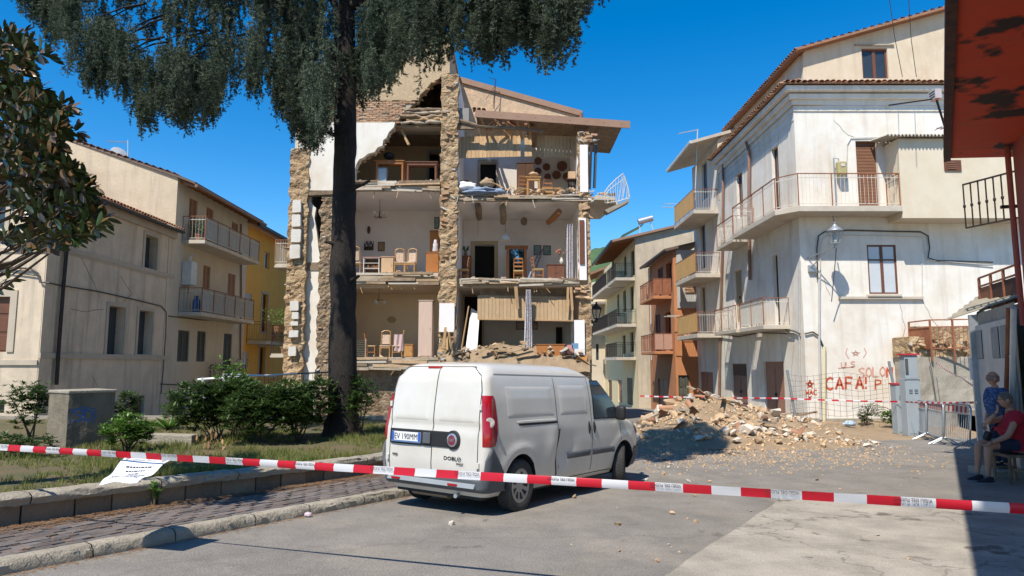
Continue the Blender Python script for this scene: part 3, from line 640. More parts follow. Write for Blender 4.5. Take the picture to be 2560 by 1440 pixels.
# frames round the openings in the back walls
def frame(parent, x0, y0, x1, y1, Y, w_, m, d=.06):
    X0, X1, z0, z1 = box2(x0, y0, x1, y1, Y); s = MB()
    s.box((X0-w_, Y-d, z0), (X0, Y-.004, z1+w_)); s.box((X1, Y-d, z0), (X1+w_, Y-.004, z1+w_)); s.box((X0, Y-d, z1), (X1, Y-.004, z1+w_)); return s.build('door_frame', m, parent)
fr_m = mat('beige_door_frame', (.50,.40,.26), (.44,.35,.22), 3, .7, bump=.05)
frame(cb, 1186, 612, 1236, 705, YB, .16, fr_m); frame(cb, 1200, 405, 1240, 500, YB, .1, wood_g); frame(cb, 1072, 380, 1098, 462, YB, .09, mat('blue_grey_paint', (.24,.29,.30), bump=.05)); frame(cb, 1160, 740, 1205, 900, YB, .1, fr_m)
# the balcony that tore off
bl = thing('torn_balcony', 'torn balcony slab with bent white railing hanging off the wall top beside the sky', 'balcony', P(1530, 515, YF))
MB().prism([P(1490, 487, YF-.3), P(1535, 492, YF-.3), P(1540, 500, YF-.3), P(1485, 499, YF-.3)], (0, 2.6, 0)).build('slab', slab_m, bl)
pts = [P(1512, 525, YF-.4), P(1530, 516, YF-.4), P(1573, 498, YF-.4), P(1573, 504, YF-.4), P(1545, 519, YF-.4), P(1520, 532, YF-.4)]
MB().prism(pts, (0, .5, 0)).build('broken_slab', coping_m, bl)
top = [P(a, b, YF-.3) for a, b in ((1511, 482), (1522, 466), (1540, 448), (1558, 434), (1562, 445), (1570, 470), (1574, 494))]; bot = [P(a, b, YF-.3) for a, b in ((1516, 508), (1524, 506), (1535, 505), (1548, 503), (1556, 500), (1564, 498), (1573, 496))]
MB().tube(top, .022, 6).build('handrail', iron_w, bl); MB().tube([t_.lerp(b_, .25) for t_, b_ in zip(top, bot)][:4], .014, 5).build('rail', iron_w, bl); MB().tube(bot, .018, 5).build('rail', iron_w, bl)
for i in range(15):
    t_ = i/14*5.6; k = int(t_); f = t_ - k; MB().tube([top[k].lerp(top[k+1], f), bot[k].lerp(bot[k+1], f) + V3(rnd.uniform(-.06,.06), 0, 0)], .011, 4).build('baluster', iron_w, bl)
for k in range(6): stone(bl, P(1497 + k*8, 487 - rnd.uniform(-2, 4), YF - .1), rnd.uniform(.08, .13))
MB().prism([P(1470, 500, YF-.1), P(1545, 512, YF-.1), P(1500, 548, YF+1.4), P(1472, 548, YF+1.4)], (0, .02, .12)).build('slab_underside', slab_m, bl)
# rubble and fallen boards heaped on the lowest open floor
hp = thing('rubble_heap', 'heap of stones, planks and plaster spilling out of the lowest open rooms behind the van', 'rubble', P(1290, 900, YF+.3))
def mound(a, b):
    px = 1100 + 375*a; h = (890 - 28*math.sin(a*math.pi)**.6 - 10*noise.noise((a*9, 0, 0)))
    p = P(px, h + (930-h)*(1-math.sin(min(1, b*1.6)*math.pi/2)) , YF - .9 + b*1.8); p.z += .06*noise.noise((p.x*5, p.y*5, 0)); return p
MB().grid(mound, 60, 16).build('debris', soil_m, hp)
for k in range(95):
    a = rnd.random(); p = P(1105 + 360*a, 885 - rnd.uniform(-18, 26*math.sin(a*math.pi)+4), YF - .55 + rnd.uniform(0, .8)); stone(hp, p, rnd.uniform(.06, .17))
for (a, b, c, e, Y_, w_) in ((1108, 870, 1114, 818, -.3, .1), (1118, 875, 1116, 822, -.4, .07), (1128, 872, 1122, 830, -.35, .08), (1136, 880, 1138, 824, -.4, .11), (1150, 895, 1172, 765, .1, .06), (1200, 880, 1260, 858, -.6, .12), (1210, 866, 1290, 884, -.55, .1), (1235, 892, 1330, 868, -.6, .1), (1290, 893, 1345, 878, -.6, .14), (1225, 860, 1245, 895, -.6, .1), (1420, 870, 1475, 912, -.6, .1), (1405, 892, 1465, 880, -.5, .08), (1440, 900, 1490, 915, -.6, .1)):
    MB().bar(P(a, b, YF+Y_), P(c, e, YF+Y_+rnd.uniform(0,.3)), w_, .03).build('plank', wood_l if rnd.random() < .6 else wood_o, hp)
MB().prism([P(1162, 885, YF-.1), P(1192, 885, YF-.1), P(1199, 782, YF+.6), P(1178, 770, YF+.6)], (0, .04, 0)).build('leaning_panel', room_white, hp)
for (a, b, c, e, m_) in ((1418, 862, 1432, 884, mat('pink_plastic', (.55,.25,.25), bump=0, rough=.4)), (1436, 872, 1462, 892, cloth_w), (1430, 858, 1446, 872, mat('blue_plastic', (.15,.28,.45), bump=0, rough=.4)), (1440, 888, 1468, 902, mat('orange_box', (.55,.26,.08), bump=.05))):
    part('household_litter', m_, hp, a, b, c, e, YF - .5, .25)
# ------------------------------------------------------------------ furniture left in the open rooms
def chair_proto(name, wood, pad, slat=False, h=1.05):
    t = local(name, 'x x x x', 'chair', (0,0,0))
    MB().box((-.21,-.20,.42), (.21,.21,.47)).build('seat', pad, t, bevel=.015)
    for sx in (-1, 1):
        MB().bar((sx*.19, -.18, 0), (sx*.19, -.17, .43), .036, .036).build('leg', wood, t); MB().tube([(sx*.19, .2, 0), (sx*.19, .19, .45), (sx*.185, .23, .8), (sx*.17, .27, h)], .019, 6).build('leg', wood, t)
        MB().bar((sx*.19, -.17, .2), (sx*.19, .19, .2), .02, .03).build('stretcher', wood, t)
    MB().bar((-.19, -.175, .38), (.19, -.175, .38), .02, .06).build('apron', wood, t)
    if slat:
        for k in range(3): MB().bar((-.17, .215+.016*k, .62+.16*k), (.17, .215+.016*k, .62+.16*k), .02, .06).build('slat', wood, t)
    else:
        o = MB().prism([(-.15,.205,.53), (.15,.205,.53), (.145,.25,h-.14), (-.145,.25,h-.14)], (0,.02,0)).build('back_pad', pad, t)
        s = MB(); s.tube([(-.17,.265,h-.03), (-.08,.275,h+.02), (.08,.275,h+.02), (.17,.265,h-.03)], .025, 6); s.build('crest_rail', wood, t)
    return t
zfl = lambda key, side: (zL if side == 'L' else zRr)[key]
wood_hon = mat('honey_wood', (.45,.24,.08), (.36,.18,.06), 5, .8, rough=.4, bump=.04, stretch=(5,5,1))
CH = chair_proto('upholstered_chair', wood_hon, uphol_m); CS = chair_proto('slat_chair', wood_r, straw_m, True, .95)
used = set()
def chair(proto, px, row, Y, rz, z, label, group=None):
    X = P(px, row, Y).x
    o = proto if proto.name not in used else copy_tree(proto); used.add(proto.name)
    o.location = (X, Y, z + .005); o.rotation_euler = (0, 0, rz); o['label'] = label
    if group: o['group'] = group
    return o
G1 = 'dining chairs in the open rooms'
chair(CH, 893, 650, YF+.55, R(175), zL['f1'], 'honey wood dining chair with patterned back pad between the cedar trunk and low bookcase', G1)
chair(CH, 999, 650, YF+.5, R(8), zL['f1'], 'patterned dining chair beside the pale square box in the white room', G1)
chair(CH, 1027, 650, YF+.5, R(-6), zL['f1'], 'patterned dining chair next to the orange wood sideboard', G1)
chair(CH, 963, 870, YF+.5, R(4), zL['f0'], 'patterned dining chair between slatted shutters and towel draped chair', G1)
chair(CS, 928, 870, YF+.6, R(90), zL['f0'], 'reddish slat back chair beside the folded louvred shutter', G1)
c_ = chair(CH, 992, 870, YF+.6, R(-80), zL['f0'], 'chair with a pinkish towel hung over its back', G1)
chair(CS, 1345, 680, YF+.75, R(100), zRr['f1'], 'small straw seated chair in front of the blue ladder', G1)
chair(CS, 1158, 665, YF+.8, R(-95), zRr['f1'], 'slat back chair with white cushion beside the dark doorway', G1)
chair(CS, 1296, 690, YF+1.2, R(180), zRr['f1'], 'slat back chair standing before the wardrobe mirror', G1)
chair(CS, 1303, 465, YF+.9, R(200), zRr['f2'], 'lattice back chair pushed against the pale kitchen table in the top room', G1)
chair(CS, 1165, 450, YF+1.6, R(170), zRr['f2'], 'chair under a white cloth against the wall of the top room', G1)
chair(CS, 1368, 470, YF+1.4, R(185), zRr['f2'], 'dark chair under the wall baskets in the top room', G1)
def hang(name, label, cat, m, x0, y0, x1, y1, Y, d=.06, folds=0, group=None):
    """cloth hanging in folds"""
    X0, X1, z0, z1 = box2(x0, y0, x1, y1, Y); s = MB(); k = max(2, folds)
    f = lambda a, b: V3(X0 + (X1-X0)*(.5 + (a-.5)*(.55 + .45*b if folds > 3 else 1)), Y + d*math.sin(a*math.pi*k*2 + b*2) , z1 + (z0-z1)*b + .02*math.sin(a*9)*b)
    s.grid(f, 26, 16); g = MB().grid(lambda a, b: f(a, b) + V3(0, .012, 0), 26, 16); s.add(g.v, g.f)
    return tag(s.build(name, m, smooth=70), label, cat, group)
hang('towel', 'pinkish towel hanging over a chair back in the low beige room', 'towel', mat('pink_towel', (.55,.40,.38), (.48,.34,.33), 8, .7, bump=.3), 984, 836, 1008, 878, YF+.42, .03, 2)
hang('curtain', 'long patterned curtain hanging beside the wall at the end of the white room', 'curtain', lace_m, 1416, 560, 1433, 704, YF+.5, .07, 3)
hang('curtain', 'patterned curtain dangling over the fallen board ceiling', 'curtain', lace_m, 1309, 724, 1333, 888, YF-.15, .05, 4)
hang('curtain', 'yellow curtain showing beside the cedar trunk', 'curtain', mat('yellow_cloth', (.52,.30,.05), (.45,.25,.04), 6, .8, bump=.2), 812, 558, 834, 614, YF+1.5, .06, 3)
hang('net_curtain', 'white net curtain behind the broken wall end of the lowest room', 'curtain', cloth_w, 1428, 805, 1444, 895, YF+1.0, .05, 3)
hang('coat', 'dark coat hanging on the wall of the lowest room', 'coat', black_m, 1390, 818, 1406, 862, YB-.2, .05, 2)
# tables and cupboards
def table(name, label, x0, x1, ytop, Y, z, dep, m, leg=.07):
    t = thing(name, label, 'table', V3(P((x0+x1)/2, ytop, Y).x, Y+dep/2, z)); X0 = P(x0, ytop, Y).x; X1 = P(x1, ytop, Y).x; zt = P(x0, ytop, Y).z
    MB().box((X0, Y, zt-.04), (X1, Y+dep, zt)).build('top', m, t); MB().box((X0+.05, Y+.03, zt-.16), (X1-.05, Y+.06, zt-.042)).build('apron', m, t)
    for x in (X0+.05, X1-.05-leg):
        for y in (Y+.04, Y+dep-.04-leg): MB().box((x, y, z+.003), (x+leg, y+leg, zt-.041)).build('leg', m, t)
    return t
table('old_table', 'old wooden table with plastic bin beneath in the upper left room', 937, 1011, 400, YF+.5, zL['f2'], .8, wood_r)
table('old_table', 'reddish battered table next to the middle wall of the upper left room', 1014, 1094, 403, YF+.45, zL['f2'], .8, wood_b)
table('kitchen_table', 'pale kitchen table piled with debris in the top right room', 1314, 1353, 441, YF+.5, zRr['f2'], .6, wood_hon)
def cupboard(name, label, cat, m, x0, y0, x1, y1, Y, d, z=None, doors=2, m2=None):
    X0, X1, z0, z1 = box2(x0, y0, x1, y1, Y)
    if z is not None: z0 = z + .004
    t = thing(name, label, cat, V3((X0+X1)/2, Y+d/2, z0)); MB().box((X0, Y, z0), (X1, Y+d, z1)).build('carcass', m, t, bevel=.01)
    MB().box((X0-.02, Y-.03, z1+.001), (X1+.02, Y+d+.01, z1+.03)).build('top', m, t)
    n = doors; wv = (X1-X0)/max(1, n)
    for i in range(n):
        o = MB().box((X0+wv*i+.015, Y-.02, z0+.05), (X0+wv*(i+1)-.015, Y-.002, z1-.04)).build('door', m2 or m, t, bevel=.006); c = X0+wv*i + (wv*.85 if i == 0 else wv*.15)
        MB().lathe([(0,-.03),(.014,-.025),(.014,0)], (c, Y-.02, (z0+z1)/2), 6, Matrix.Rotation(R(-90),3,'X')).build('knob', iron_b, o)
    return t
org_w = mat('orange_veneer', (.42,.17,.05), (.34,.13,.04), 4, .8, rough=.35, bump=.03, stretch=(5,5,1)); pale_v = mat('pale_veneer', (.56,.38,.22), (.50,.33,.19), 4, .8, rough=.5, bump=.03)
pinkp = mat('pink_veneer', (.62,.46,.36), (.55,.40,.31), 4, .8, rough=.5, bump=.03, stretch=(5,5,.7))
cupboard('sideboard', 'orange wood sideboard at the middle pier of the white left room', 'sideboard', org_w, 1065, 632, 1097, 680, YF+.35, .45, zL['f1'], 1)
cupboard('tall_cabinet', 'tall brown cabinet standing behind the orange sideboard', 'cabinet', org_w, 1074, 578, 1098, 680, YF+1.6, .4, zL['f1'], 1)
cupboard('square_box', 'pale square box cupboard between bookcase and patterned chair', 'cupboard', pale_v, 953, 643, 984, 680, YF+.4, .45, zL['f1'], 1)
cupboard('desk', 'reddish brown chest under the vase of flowers', 'chest', wood_b, 1369, 662, 1412, 698, YF+.6, .5, zRr['f1'], 2)
cupboard('dresser', 'dark dresser against the back wall of the top right room', 'dresser', wood_d, 1292, 408, 1336, 490, YF+2.6, .45, zRr['f2'], 2)
cupboard('overturned_cabinet', 'orange wooden cabinet tipped on the rubble under the patterned curtain', 'cabinet', org_w, 1342, 862, 1412, 904, YF-.35, .6, None, 2)
cupboard('wardrobe', 'tall pale wardrobe side standing at the edge of the low beige room', 'wardrobe', pinkp, 1046, 752, 1081, 893, YF+.15, .6, zL['f0'], 1, pinkp)
cupboard('cane_barrel', 'round backed wooden tub seat beside the towel draped chair', 'seat', wood_hon, 1010, 862, 1032, 893, YF+.5, .4, zL['f0'], 1)
# open bookcase with its shelves
X0, X1, z0, z1 = box2(908, 644, 948, 680, YF+.4); bc = thing('bookcase', 'low open shelf unit with red cloth top in the white left room', 'shelf', V3((X0+X1)/2, YF+.6, zL['f1']))
wh = mat('white_laminate', (.6,.56,.52), bump=.02, rough=.5); z0 = zL['f1'] + .004
for x in (X0, X1-.03): MB().box((x, YF+.4, z0), (x+.03, YF+.75, z1)).build('side_panel', wh, bc)
MB().box((X0+.031, YF+.72, z0), (X1-.031, YF+.74, z1)).build('back_panel', wood_d, bc)
for k in range(4): MB().box((X0+.031, YF+.41, z0 + (z1-z0-.02)*k/3), (X1-.031, YF+.715, z0 + (z1-z0-.02)*k/3 + .02)).build('shelf', wh, bc)
for k in range(9): x = X0+.05+k*.06; MB().box((x, YF+.45, z0+(z1-z0)/3+.02), (x+.04, YF+.6, z0+(z1-z0)/3+.02+rnd.uniform(.08,.14))).build('book', rnd.choice([wood_b, black_m, wood_r, cloth_b]), bc)
tag(MB().box((X0-.02, YF+.38, z1+.002), (X1+.5, YF+.78, z1+.022)).build('table_cloth', mat('red_white_cloth', (.55,.20,.17), (.66,.5,.45), 30, .8, bump=.1)), 'red and white cloth lying on the low shelf unit', 'cloth')
# wardrobe with mirror
X0, X1, z0, z1 = box2(1266, 618, 1317, 699, YF+2.2); mw = thing('mirror_wardrobe', 'brown wardrobe with a tall mirror door against the back wall', 'wardrobe', V3((X0+X1)/2, YF+2.5, zRr['f1'])); z0 = zRr['f1']+.004
MB().box((X0, YF+2.2, z0), (X1, YF+2.8, z1)).build('carcass', wood_r, mw, bevel=.02); MB().box((X0-.06, YF+2.14, z1+.002), (X1+.06, YF+2.82, z1+.07)).build('cornice', wood_r, mw, bevel=.01)
MB().box((X0+.12, YF+2.18, z0+.2), (X1-.12, YF+2.198, z1-.1)).build('mirror', mirror_m, mw)
# pictures, plaques and baskets on the walls
def picture(label, x0, y0, x1, y1, Y, fm, im, name='picture', cat='picture', group=None):
    X0, X1, z0, z1 = box2(x0, y0, x1, y1, Y); t = thing(name, label, cat, V3((X0+X1)/2, Y, z0), group); s = MB(); w_ = .035
    for a in ((X0,z0,X1,z0+w_), (X0,z1-w_,X1,z1), (X0,z0+w_,X0+w_,z1-w_), (X1-w_,z0+w_,X1,z1-w_)): s.box((a[0], Y-.03, a[1]), (a[2], Y-.002, a[3]))
    s.build('frame', fm, t); MB().box((X0+w_, Y-.018, z0+w_), (X1-w_, Y-.004, z1-w_)).build('print', im, t); return t
im1 = mat('brown_print', (.30,.20,.11), (.48,.36,.20), 7, .9, bump=0); im2 = mat('sea_print', (.14,.28,.33), (.36,.42,.36), 5, .9, bump=0); im3 = mat('oval_print', (.50,.44,.36), (.28,.22,.18), 5, .9, bump=0)
picture('small brown framed picture on the white wall beside the rack of cases', 945, 605, 962, 628, YB, wood_d, im1)
picture('dark framed picture high on the wall by the tall brown cabinet', 1086, 543, 1098, 572, YB, wood_d, im2)
picture('sea picture over the ladder top, nearer the mirror wardrobe', 1334, 613, 1353, 638, YB, wood_d, im2, group='sea pictures'); picture('sea picture above the chest, beside the flower vase', 1358, 614, 1377, 638, YB, wood_d, im2, group='sea pictures')
picture('wide framed print half hidden by the patterned curtain in the lowest room', 1290, 804, 1344, 824, YB, wood_d, im3)
X0, X1, z0, z1 = box2(911, 603, 934, 626, YB); rk = thing('case_rack', 'wall rack filled with dark small cases in the white left room', 'rack', V3((X0+X1)/2, YB, z0))
MB().box((X0, YB-.03, z0), (X1, YB-.004, z1)).build('back_panel', wood_d, rk)
for j in range(3):
    for i in range(8): x = X0 + .01 + (X1-X0-.02)*i/8; MB().box((x, YB-.14, z0+.02+(z1-z0)*j/3), (x+.035, YB-.032, z0+(z1-z0)*(j+1)/3-.02)).build('case', rnd.choice([black_m, cloth_b, wood_b, cloth_w, shutter_g]), rk)
tag(MB().lathe([(0,-.17),(.05,-.15),(.075,-.03),(.07,.08),(.04,.16),(0,.17)], P(922, 575, YB-.04), 8).build('wall_mask', wood_d, smooth=60), 'dark carved mask on the white wall above the rack of cases', 'mask')
tag(MB().prism([P(979 + 11*math.cos(t)*(1 + .12*math.cos(6*t)), 799 + 8*math.sin(t), YB-.05) for t in [i*math.pi/12 for i in range(24)]], (0,.04,0)).build('wall_plaque', straw_m), 'small scalloped plaque on the low beige room wall', 'plaque')
ba = [(1345,403,9.5),(1366,418,9.6),(1345,428,8.6),(1405,416,13),(1369,443,8.8),(1391,438,11),(1417,442,10.5)]
bl_ = ['woven basket high on the wall beside the dresser', 'woven tray second from the dresser on the top room wall', 'lower woven basket next to the dresser edge', 'largest woven tray on the top room wall', 'woven basket just above the table debris', 'woven tray between the largest one and the table', 'woven basket beside the pale box on the wire stand']
for (a, b, r_), lb in zip(ba, bl_):
    p = P(a, b, YB-.02); r_ = r_*YB/FPX
    s = MB().lathe([(r_, -.07), (r_*1.02, -.05), (r_*.98, 0), (.01, .0)], p + V3(0,0,0), 18, Matrix.Rotation(R(-90),3,'X')); s.lathe([(r_*.97, -.065), (r_*.9, -.02), (.01, -.018)], p, 18, Matrix.Rotation(R(-90),3,'X')); tag(s.build('wall_basket', basket_m, smooth=50, fix=False), lb, 'basket', 'baskets on the wall')
# lamps (unlit)
def tubes(t, name, m, runs, r): 
    for q in runs: MB().tube(q, r, 6).build(name, m, t, smooth=60)
brass = mat('dark_brass', (.10,.07,.035), metal=.6, rough=.4, bump=0); opal = mat('opal_glass', (.62,.58,.50), bump=0, rough=.3)
c = P(949, 540, YF+1.4); ch = thing('chandelier', 'dark five armed chandelier hanging in the white left room', 'chandelier', c)
MB().tube([V3(c.x, c.y, zL['c1']), c], .012, 6).build('rod', brass, ch); MB().lathe([(0,-.1),(.03,-.08),(.05,-.02),(.02,.04),(.03,.12),(.01,.2)], c, 10).build('stem', brass, ch, smooth=60)
for k in range(5):
    a = k*2*math.pi/5+.3; d = V3(math.cos(a), math.sin(a), 0); o = MB().tube([c + V3(0,0,-.02), c + d*.12 + V3(0,0,-.08), c + d*.24 + V3(0,0,-.06), c + d*.28 + V3(0,0,.02)], .012, 6).build('arm', brass, ch, smooth=60)
    MB().lathe([(.03,0),(.055,.06),(.05,.13)], c + d*.28 + V3(0,0,.02), 8).build('lamp_glass', opal, o, smooth=60)
c = P(947, 752, YF+1.2); ch = thing('ceiling_lamp', 'brass ceiling lamp with three bell glass shades in the low beige room', 'lamp', c)
MB().tube([V3(c.x, c.y, zL['c0']), c], .012, 6).build('rod', brass, ch)
for k in range(3):
    a = k*2.1+.2; d = V3(math.cos(a), math.sin(a), 0); o = MB().tube([c, c + d*.13 + V3(0,0,.06), c + d*.2 + V3(0,0,0)], .012, 6).build('arm', brass, ch); MB().lathe([(.02,.02),(.06,-.03),(.09,-.11)], c + d*.21, 10).build('lamp_shade', opal, o, smooth=60)
c = P(1263, 590, YF+1.3); pl = thing('pendant_lamp', 'pendant lamp with scalloped pale shade near the mirror wardrobe', 'lamp', c)
MB().tube([V3(c.x, c.y, zRr['c1']), c], .008, 5).build('cord', cable_m, pl); s = MB()
n = 20
for j, (r_, z_) in enumerate(((.03, .12), (.12, .06), (.20, -.05), (.23, -.17))):
    for k in range(n): q = 1 + (.05*(k % 2) if j > 1 else 0); s.v.append(c + V3(r_*q*math.cos(2*math.pi*k/n), r_*q*math.sin(2*math.pi*k/n), z_ - (.03*(k % 2) if j == 3 else 0)))
s.f = [(j*n+k, j*n+(k+1) % n, (j+1)*n+(k+1) % n, (j+1)*n+k) for j in range(3) for k in range(n)]; s.build('lamp_shade', opal, pl)
c = P(1195, 588, YF+1.3); bb = thing('bare_bulb', 'bare light bulb on a wire above the dark doorway', 'bulb', c); MB().tube([V3(c.x, c.y, zRr['c1']), c], .006, 5).build('wire', cable_m, bb); MB().lathe([(0,-.09),(.03,-.06),(.028,-.03),(.015,.02)], c, 8).build('bulb', opal, bb, smooth=60)
tl = thing('strip_light', 'white strip light under the joists of the low beige room', 'lamp', P(924, 716, YF+.5)); MB().bar(P(884, 715, YF+.5), P(964, 715, YF+.5), .08, .05).build('housing', opal, tl); MB().tube([P(886, 719, YF+.5), P(962, 719, YF+.5)], .018, 6).build('tube', opal, tl)
# statue, vase, plants, ladder, bin, bag, bedding
c = P(1088, 632, YF+.55); st = MB(); st.lathe([(.11,0),(.12,.05),(.09,.2),(.10,.3),(.06,.38),(.07,.44),(.04,.49),(0,.5)], (c.x, c.y, zr(632, YF+.55)+.05), 10); tag(st.build('plaster_statuette', mat('statue_plaster', (.6,.6,.62), (.35,.36,.4), 9, .8, bump=.4), smooth=60), 'grey white statuette on the orange sideboard', 'statuette')
vz = P(1404, 660, YF+.8); va = thing('flower_vase', 'white vase of reddish dried flowers on the chest', 'vase', vz); MB().lathe([(.05,0),(.09,.08),(.08,.16),(.04,.24),(.055,.28)], vz, 10).build('vase', opal, va, smooth=60)
for k in range(7):
    d = V3(rnd.uniform(-.22,.22), rnd.uniform(-.1,.1), rnd.uniform(.18,.34)); o = MB().tube([vz + V3(0,0,.26), vz + V3(d.x*.5, d.y*.5, .26+d.z*.6), vz + V3(d.x, d.y, .26+d.z)], .006, 4).build('stem', shutter_g, va); MB().lathe([(0,-.04),(.05,-.01),(.04,.03),(0,.05)], vz + V3(d.x, d.y, .26+d.z), 6).build('flower', mat('red_flower', (.35,.10,.07), (.5,.25,.15), 20, .8, bump=0), o)
ld = thing('ladder', 'blue grey metal ladder leaning on the wall between mirror and chest', 'ladder', P(1325, 700, YF+1)); a0, a1 = P(1320, 699, YF+.9), P(1350, 622, YF+3.3); b0, b1 = P(1330, 699, YF+1.0), P(1357, 622, YF+3.4)
lm_ = mat('blue_grey_metal', (.25,.31,.38), metal=.3, rough=.4, bump=0); MB().bar(a0, a1, .06, .03).build('stile', lm_, ld); MB().bar(b0, b1, .06, .03).build('stile', lm_, ld)
for k in range(8): MB().bar(a0.lerp(a1, (k+.6)/8), b0.lerp(b1, (k+.6)/8), .03, .03).build('rung', lm_, ld)
X0, X1, z0, z1 = box2(943, 421, 966, 448, YF+.6); bn = thing('plastic_bin', 'pale blue plastic bin under the old table', 'bin', V3((X0+X1)/2, YF+.75, zL['f2'])); bm_ = mat('pale_blue_plastic', (.32,.42,.50), bump=0, rough=.4)
MB().prism([(X0+.03, YF+.6, zL['f2']+.004), (X1-.03, YF+.6, zL['f2']+.004), (X1, YF+.58, z1), (X0, YF+.58, z1)], (0,.3,0)).build('body', bm_, bn); MB().box((X0-.02, YF+.56, z1+.002), (X1+.02, YF+.9, z1+.04)).build('lid', mat('slate_plastic', (.12,.16,.20), bump=0, rough=.4), bn)
def lump(name, m, label, cat, c, r, seed=0, amp=.25):
    s = MB(); n = 14
    s.grid(lambda a, b: (lambda d: Vector(c) + Vector((d.x*r[0], d.y*r[1], d.z*r[2]))*(1 + amp*noise.noise(d*2.2 + V3(seed, 0, 0))))(V3(math.cos(a*2*math.pi)*math.sin(b*math.pi), math.sin(a*2*math.pi)*math.sin(b*math.pi), -math.cos(b*math.pi))), n, n)
    return tag(s.build(name, m, smooth=80), label, cat)
p = P(973, 390, YF+.8); lump('black_bag', black_m, 'black bag slumped on the old table in the upper left room', 'bag', p, (.22,.18,.16), 1)
p = P(1166, 468, YF+.35); lump('white_bedding', cloth_w, 'crumpled white bedding at the edge of the top right room', 'bedding', p, (.42,.3,.22), 4, .5)
p = P(1205, 480, YF+.1); lump('blue_bedding', cloth_b, 'blue grey sheets spilling over the floor edge of the top right room', 'bedding', p, (.75,.3,.17), 6, .6)
p = P(1246, 480, YF+.1); lump('grey_pillow', cloth_b, 'blue grey pillow beside the rock on the top floor edge', 'pillow', p, (.26,.2,.13), 9, .4)
p = P(1219, 458, YF+.3); lump('fallen_masonry', stone_m, 'big tan lump of fallen masonry lying on the bedding', 'masonry', p, (.30,.22,.19), 12, .5)
p = P(1334, 436, YF+.75); lump('masonry_lump', stone_m, 'lump of masonry lying on the pale kitchen table', 'masonry', p, (.20,.16,.09), 15, .5)
fs = thing('floor_debris', 'spilled stones and broken boards along the edge of the top right floor', 'debris', P(1330, 488, YF+.2))
for k in range(48): stone(fs, P(rnd.uniform(1262, 1450), rnd.uniform(472, 489), YF + rnd.uniform(.05, .5)), rnd.uniform(.05, .13))
for k in range(9): a = P(rnd.uniform(1250, 1400), rnd.uniform(470, 486), YF+.15); MB().bar(a, a + V3(rnd.uniform(-.7,.7), .3, rnd.uniform(-.05,.3)), .08, .03).build('board', wood_l, fs)
for (a, b, c_, e, d_, f_) in ((1146, 487, 1142, 505, 1136, 512), (1330, 486, 1333, 505, 1338, 520), (1180, 490, 1182, 500, 1184, 508)): MB().tube([P(a, b, YF-.05), P(c_, e, YF-.1), P(d_, f_, YF-.08)], .015, 5).build('cable', opal, fs)
cr = thing('wooden_crate', 'pale wooden crate frame lying in debris of the top right room', 'crate', P(1377, 488, YF+.4)); X0, X1, z0, z1 = box2(1355, 468, 1402, 488, YF+.3); z0 = zRr['f2']+.02
for x in (X0, X1-.06): 
    for y in (YF+.3, YF+.8): MB().box((x, y, z0), (x+.06, y+.06, z1)).build('post', wood_hon, cr)
for z_ in (z0+.02, z1-.08):
    for y in (YF+.285, YF+.861): MB().box((X0, y, z_), (X1, y+.014, z_+.06)).build('slat', wood_hon, cr)
ws = thing('wire_stand', 'dark wire basket stand carrying a pale box beside the right pier', 'stand', V3(P(1430, 470, YF+.7).x, YF+.8, zRr['f2'])); c = ws.location; zz = P(1430, 450, YF+.7).z
for k in range(14): a = k*2*math.pi/14; MB().tube([V3(c.x+.22*math.cos(a), c.y+.22*math.sin(a), c.z+.005), V3(c.x+.11*math.cos(a+1), c.y+.11*math.sin(a+1), c.z+.3), V3(c.x+.18*math.cos(a+.5), c.y+.18*math.sin(a+.5), zz)], .014, 4).build('rod', iron_b, ws)
MB().cbox((c.x, c.y, zz+.02), (.5,.45,.03)).build('shelf', wood_d, ws); tag(MB().cbox((c.x, c.y, zz+.20), (.30,.28,.32)).build('pale_box', pale_v, bevel=.01), 'pale cream box sitting on the dark wire stand', 'box')
lv = thing('louvred_shutter', 'folded grey louvred shutter leaning by the cedar trunk in the low room', 'shutter', P(900, 892, YF+.35)); X0, X1, z0, z1 = box2(886, 846, 915, 892, YF+.3); z0 = zL['f0']+.005
for x in (X0, X1-.04): MB().box((x, YF+.3, z0), (x+.04, YF+.34, z1)).build('stile', wood_g, lv)
for k in range(9): MB().cbox(((X0+X1)/2, YF+.32, z0+.06+(z1-z0-.1)*k/9), (X1-X0-.082, .03, .03), Matrix.Rotation(.5,3,'X')).build('slat', shutter_g, lv)
sp = thing('house_plant', 'small potted plant standing near the doorway of the white right room', 'plant', V3(P(1164, 640, YF+2.8).x, YF+2.8, zr(640, YF+2.8))); c = sp.location
MB().box((c.x-.25, c.y-.15, zRr['f1']+.004), (c.x+.25, c.y+.15, c.z)).build('stand', wood_b, sp); MB().lathe([(.06,0),(.09,.14)], c, 8).build('pot', tile_m, sp)
for k in range(9): d = V3(rnd.uniform(-.2,.2), rnd.uniform(-.1,.1), rnd.uniform(.2,.35)); MB().prism([c + V3(-.012,0,.14), c + V3(.012,0,.14), c + V3(d.x*.6+.02, d.y, .14+d.z), c + V3(d.x, d.y, .10+d.z)], (0,.004,0)).build('leaf', bush_m, sp)
an = thing('roof_antenna', 'thin aerial mast with stays on the roof behind the brown fascia', 'antenna', P(1235, 270, YB-.4)); MB().tube([P(1235, 272, YB-.4), P(1239, 198, YB-.4)], .02, 6).build('mast', iron_b, an)
for (a, b) in ((1215, 248), (1232, 266)): MB().tube([P(1238, 214, YB-.4), P(a, b, YB-.4)], .012, 5).build('stay', iron_b, an)
MB().tube([P(1222, 194, YB-.4), P(1241, 199, YB-.4)], .012, 5).build('boom', iron_b, an)
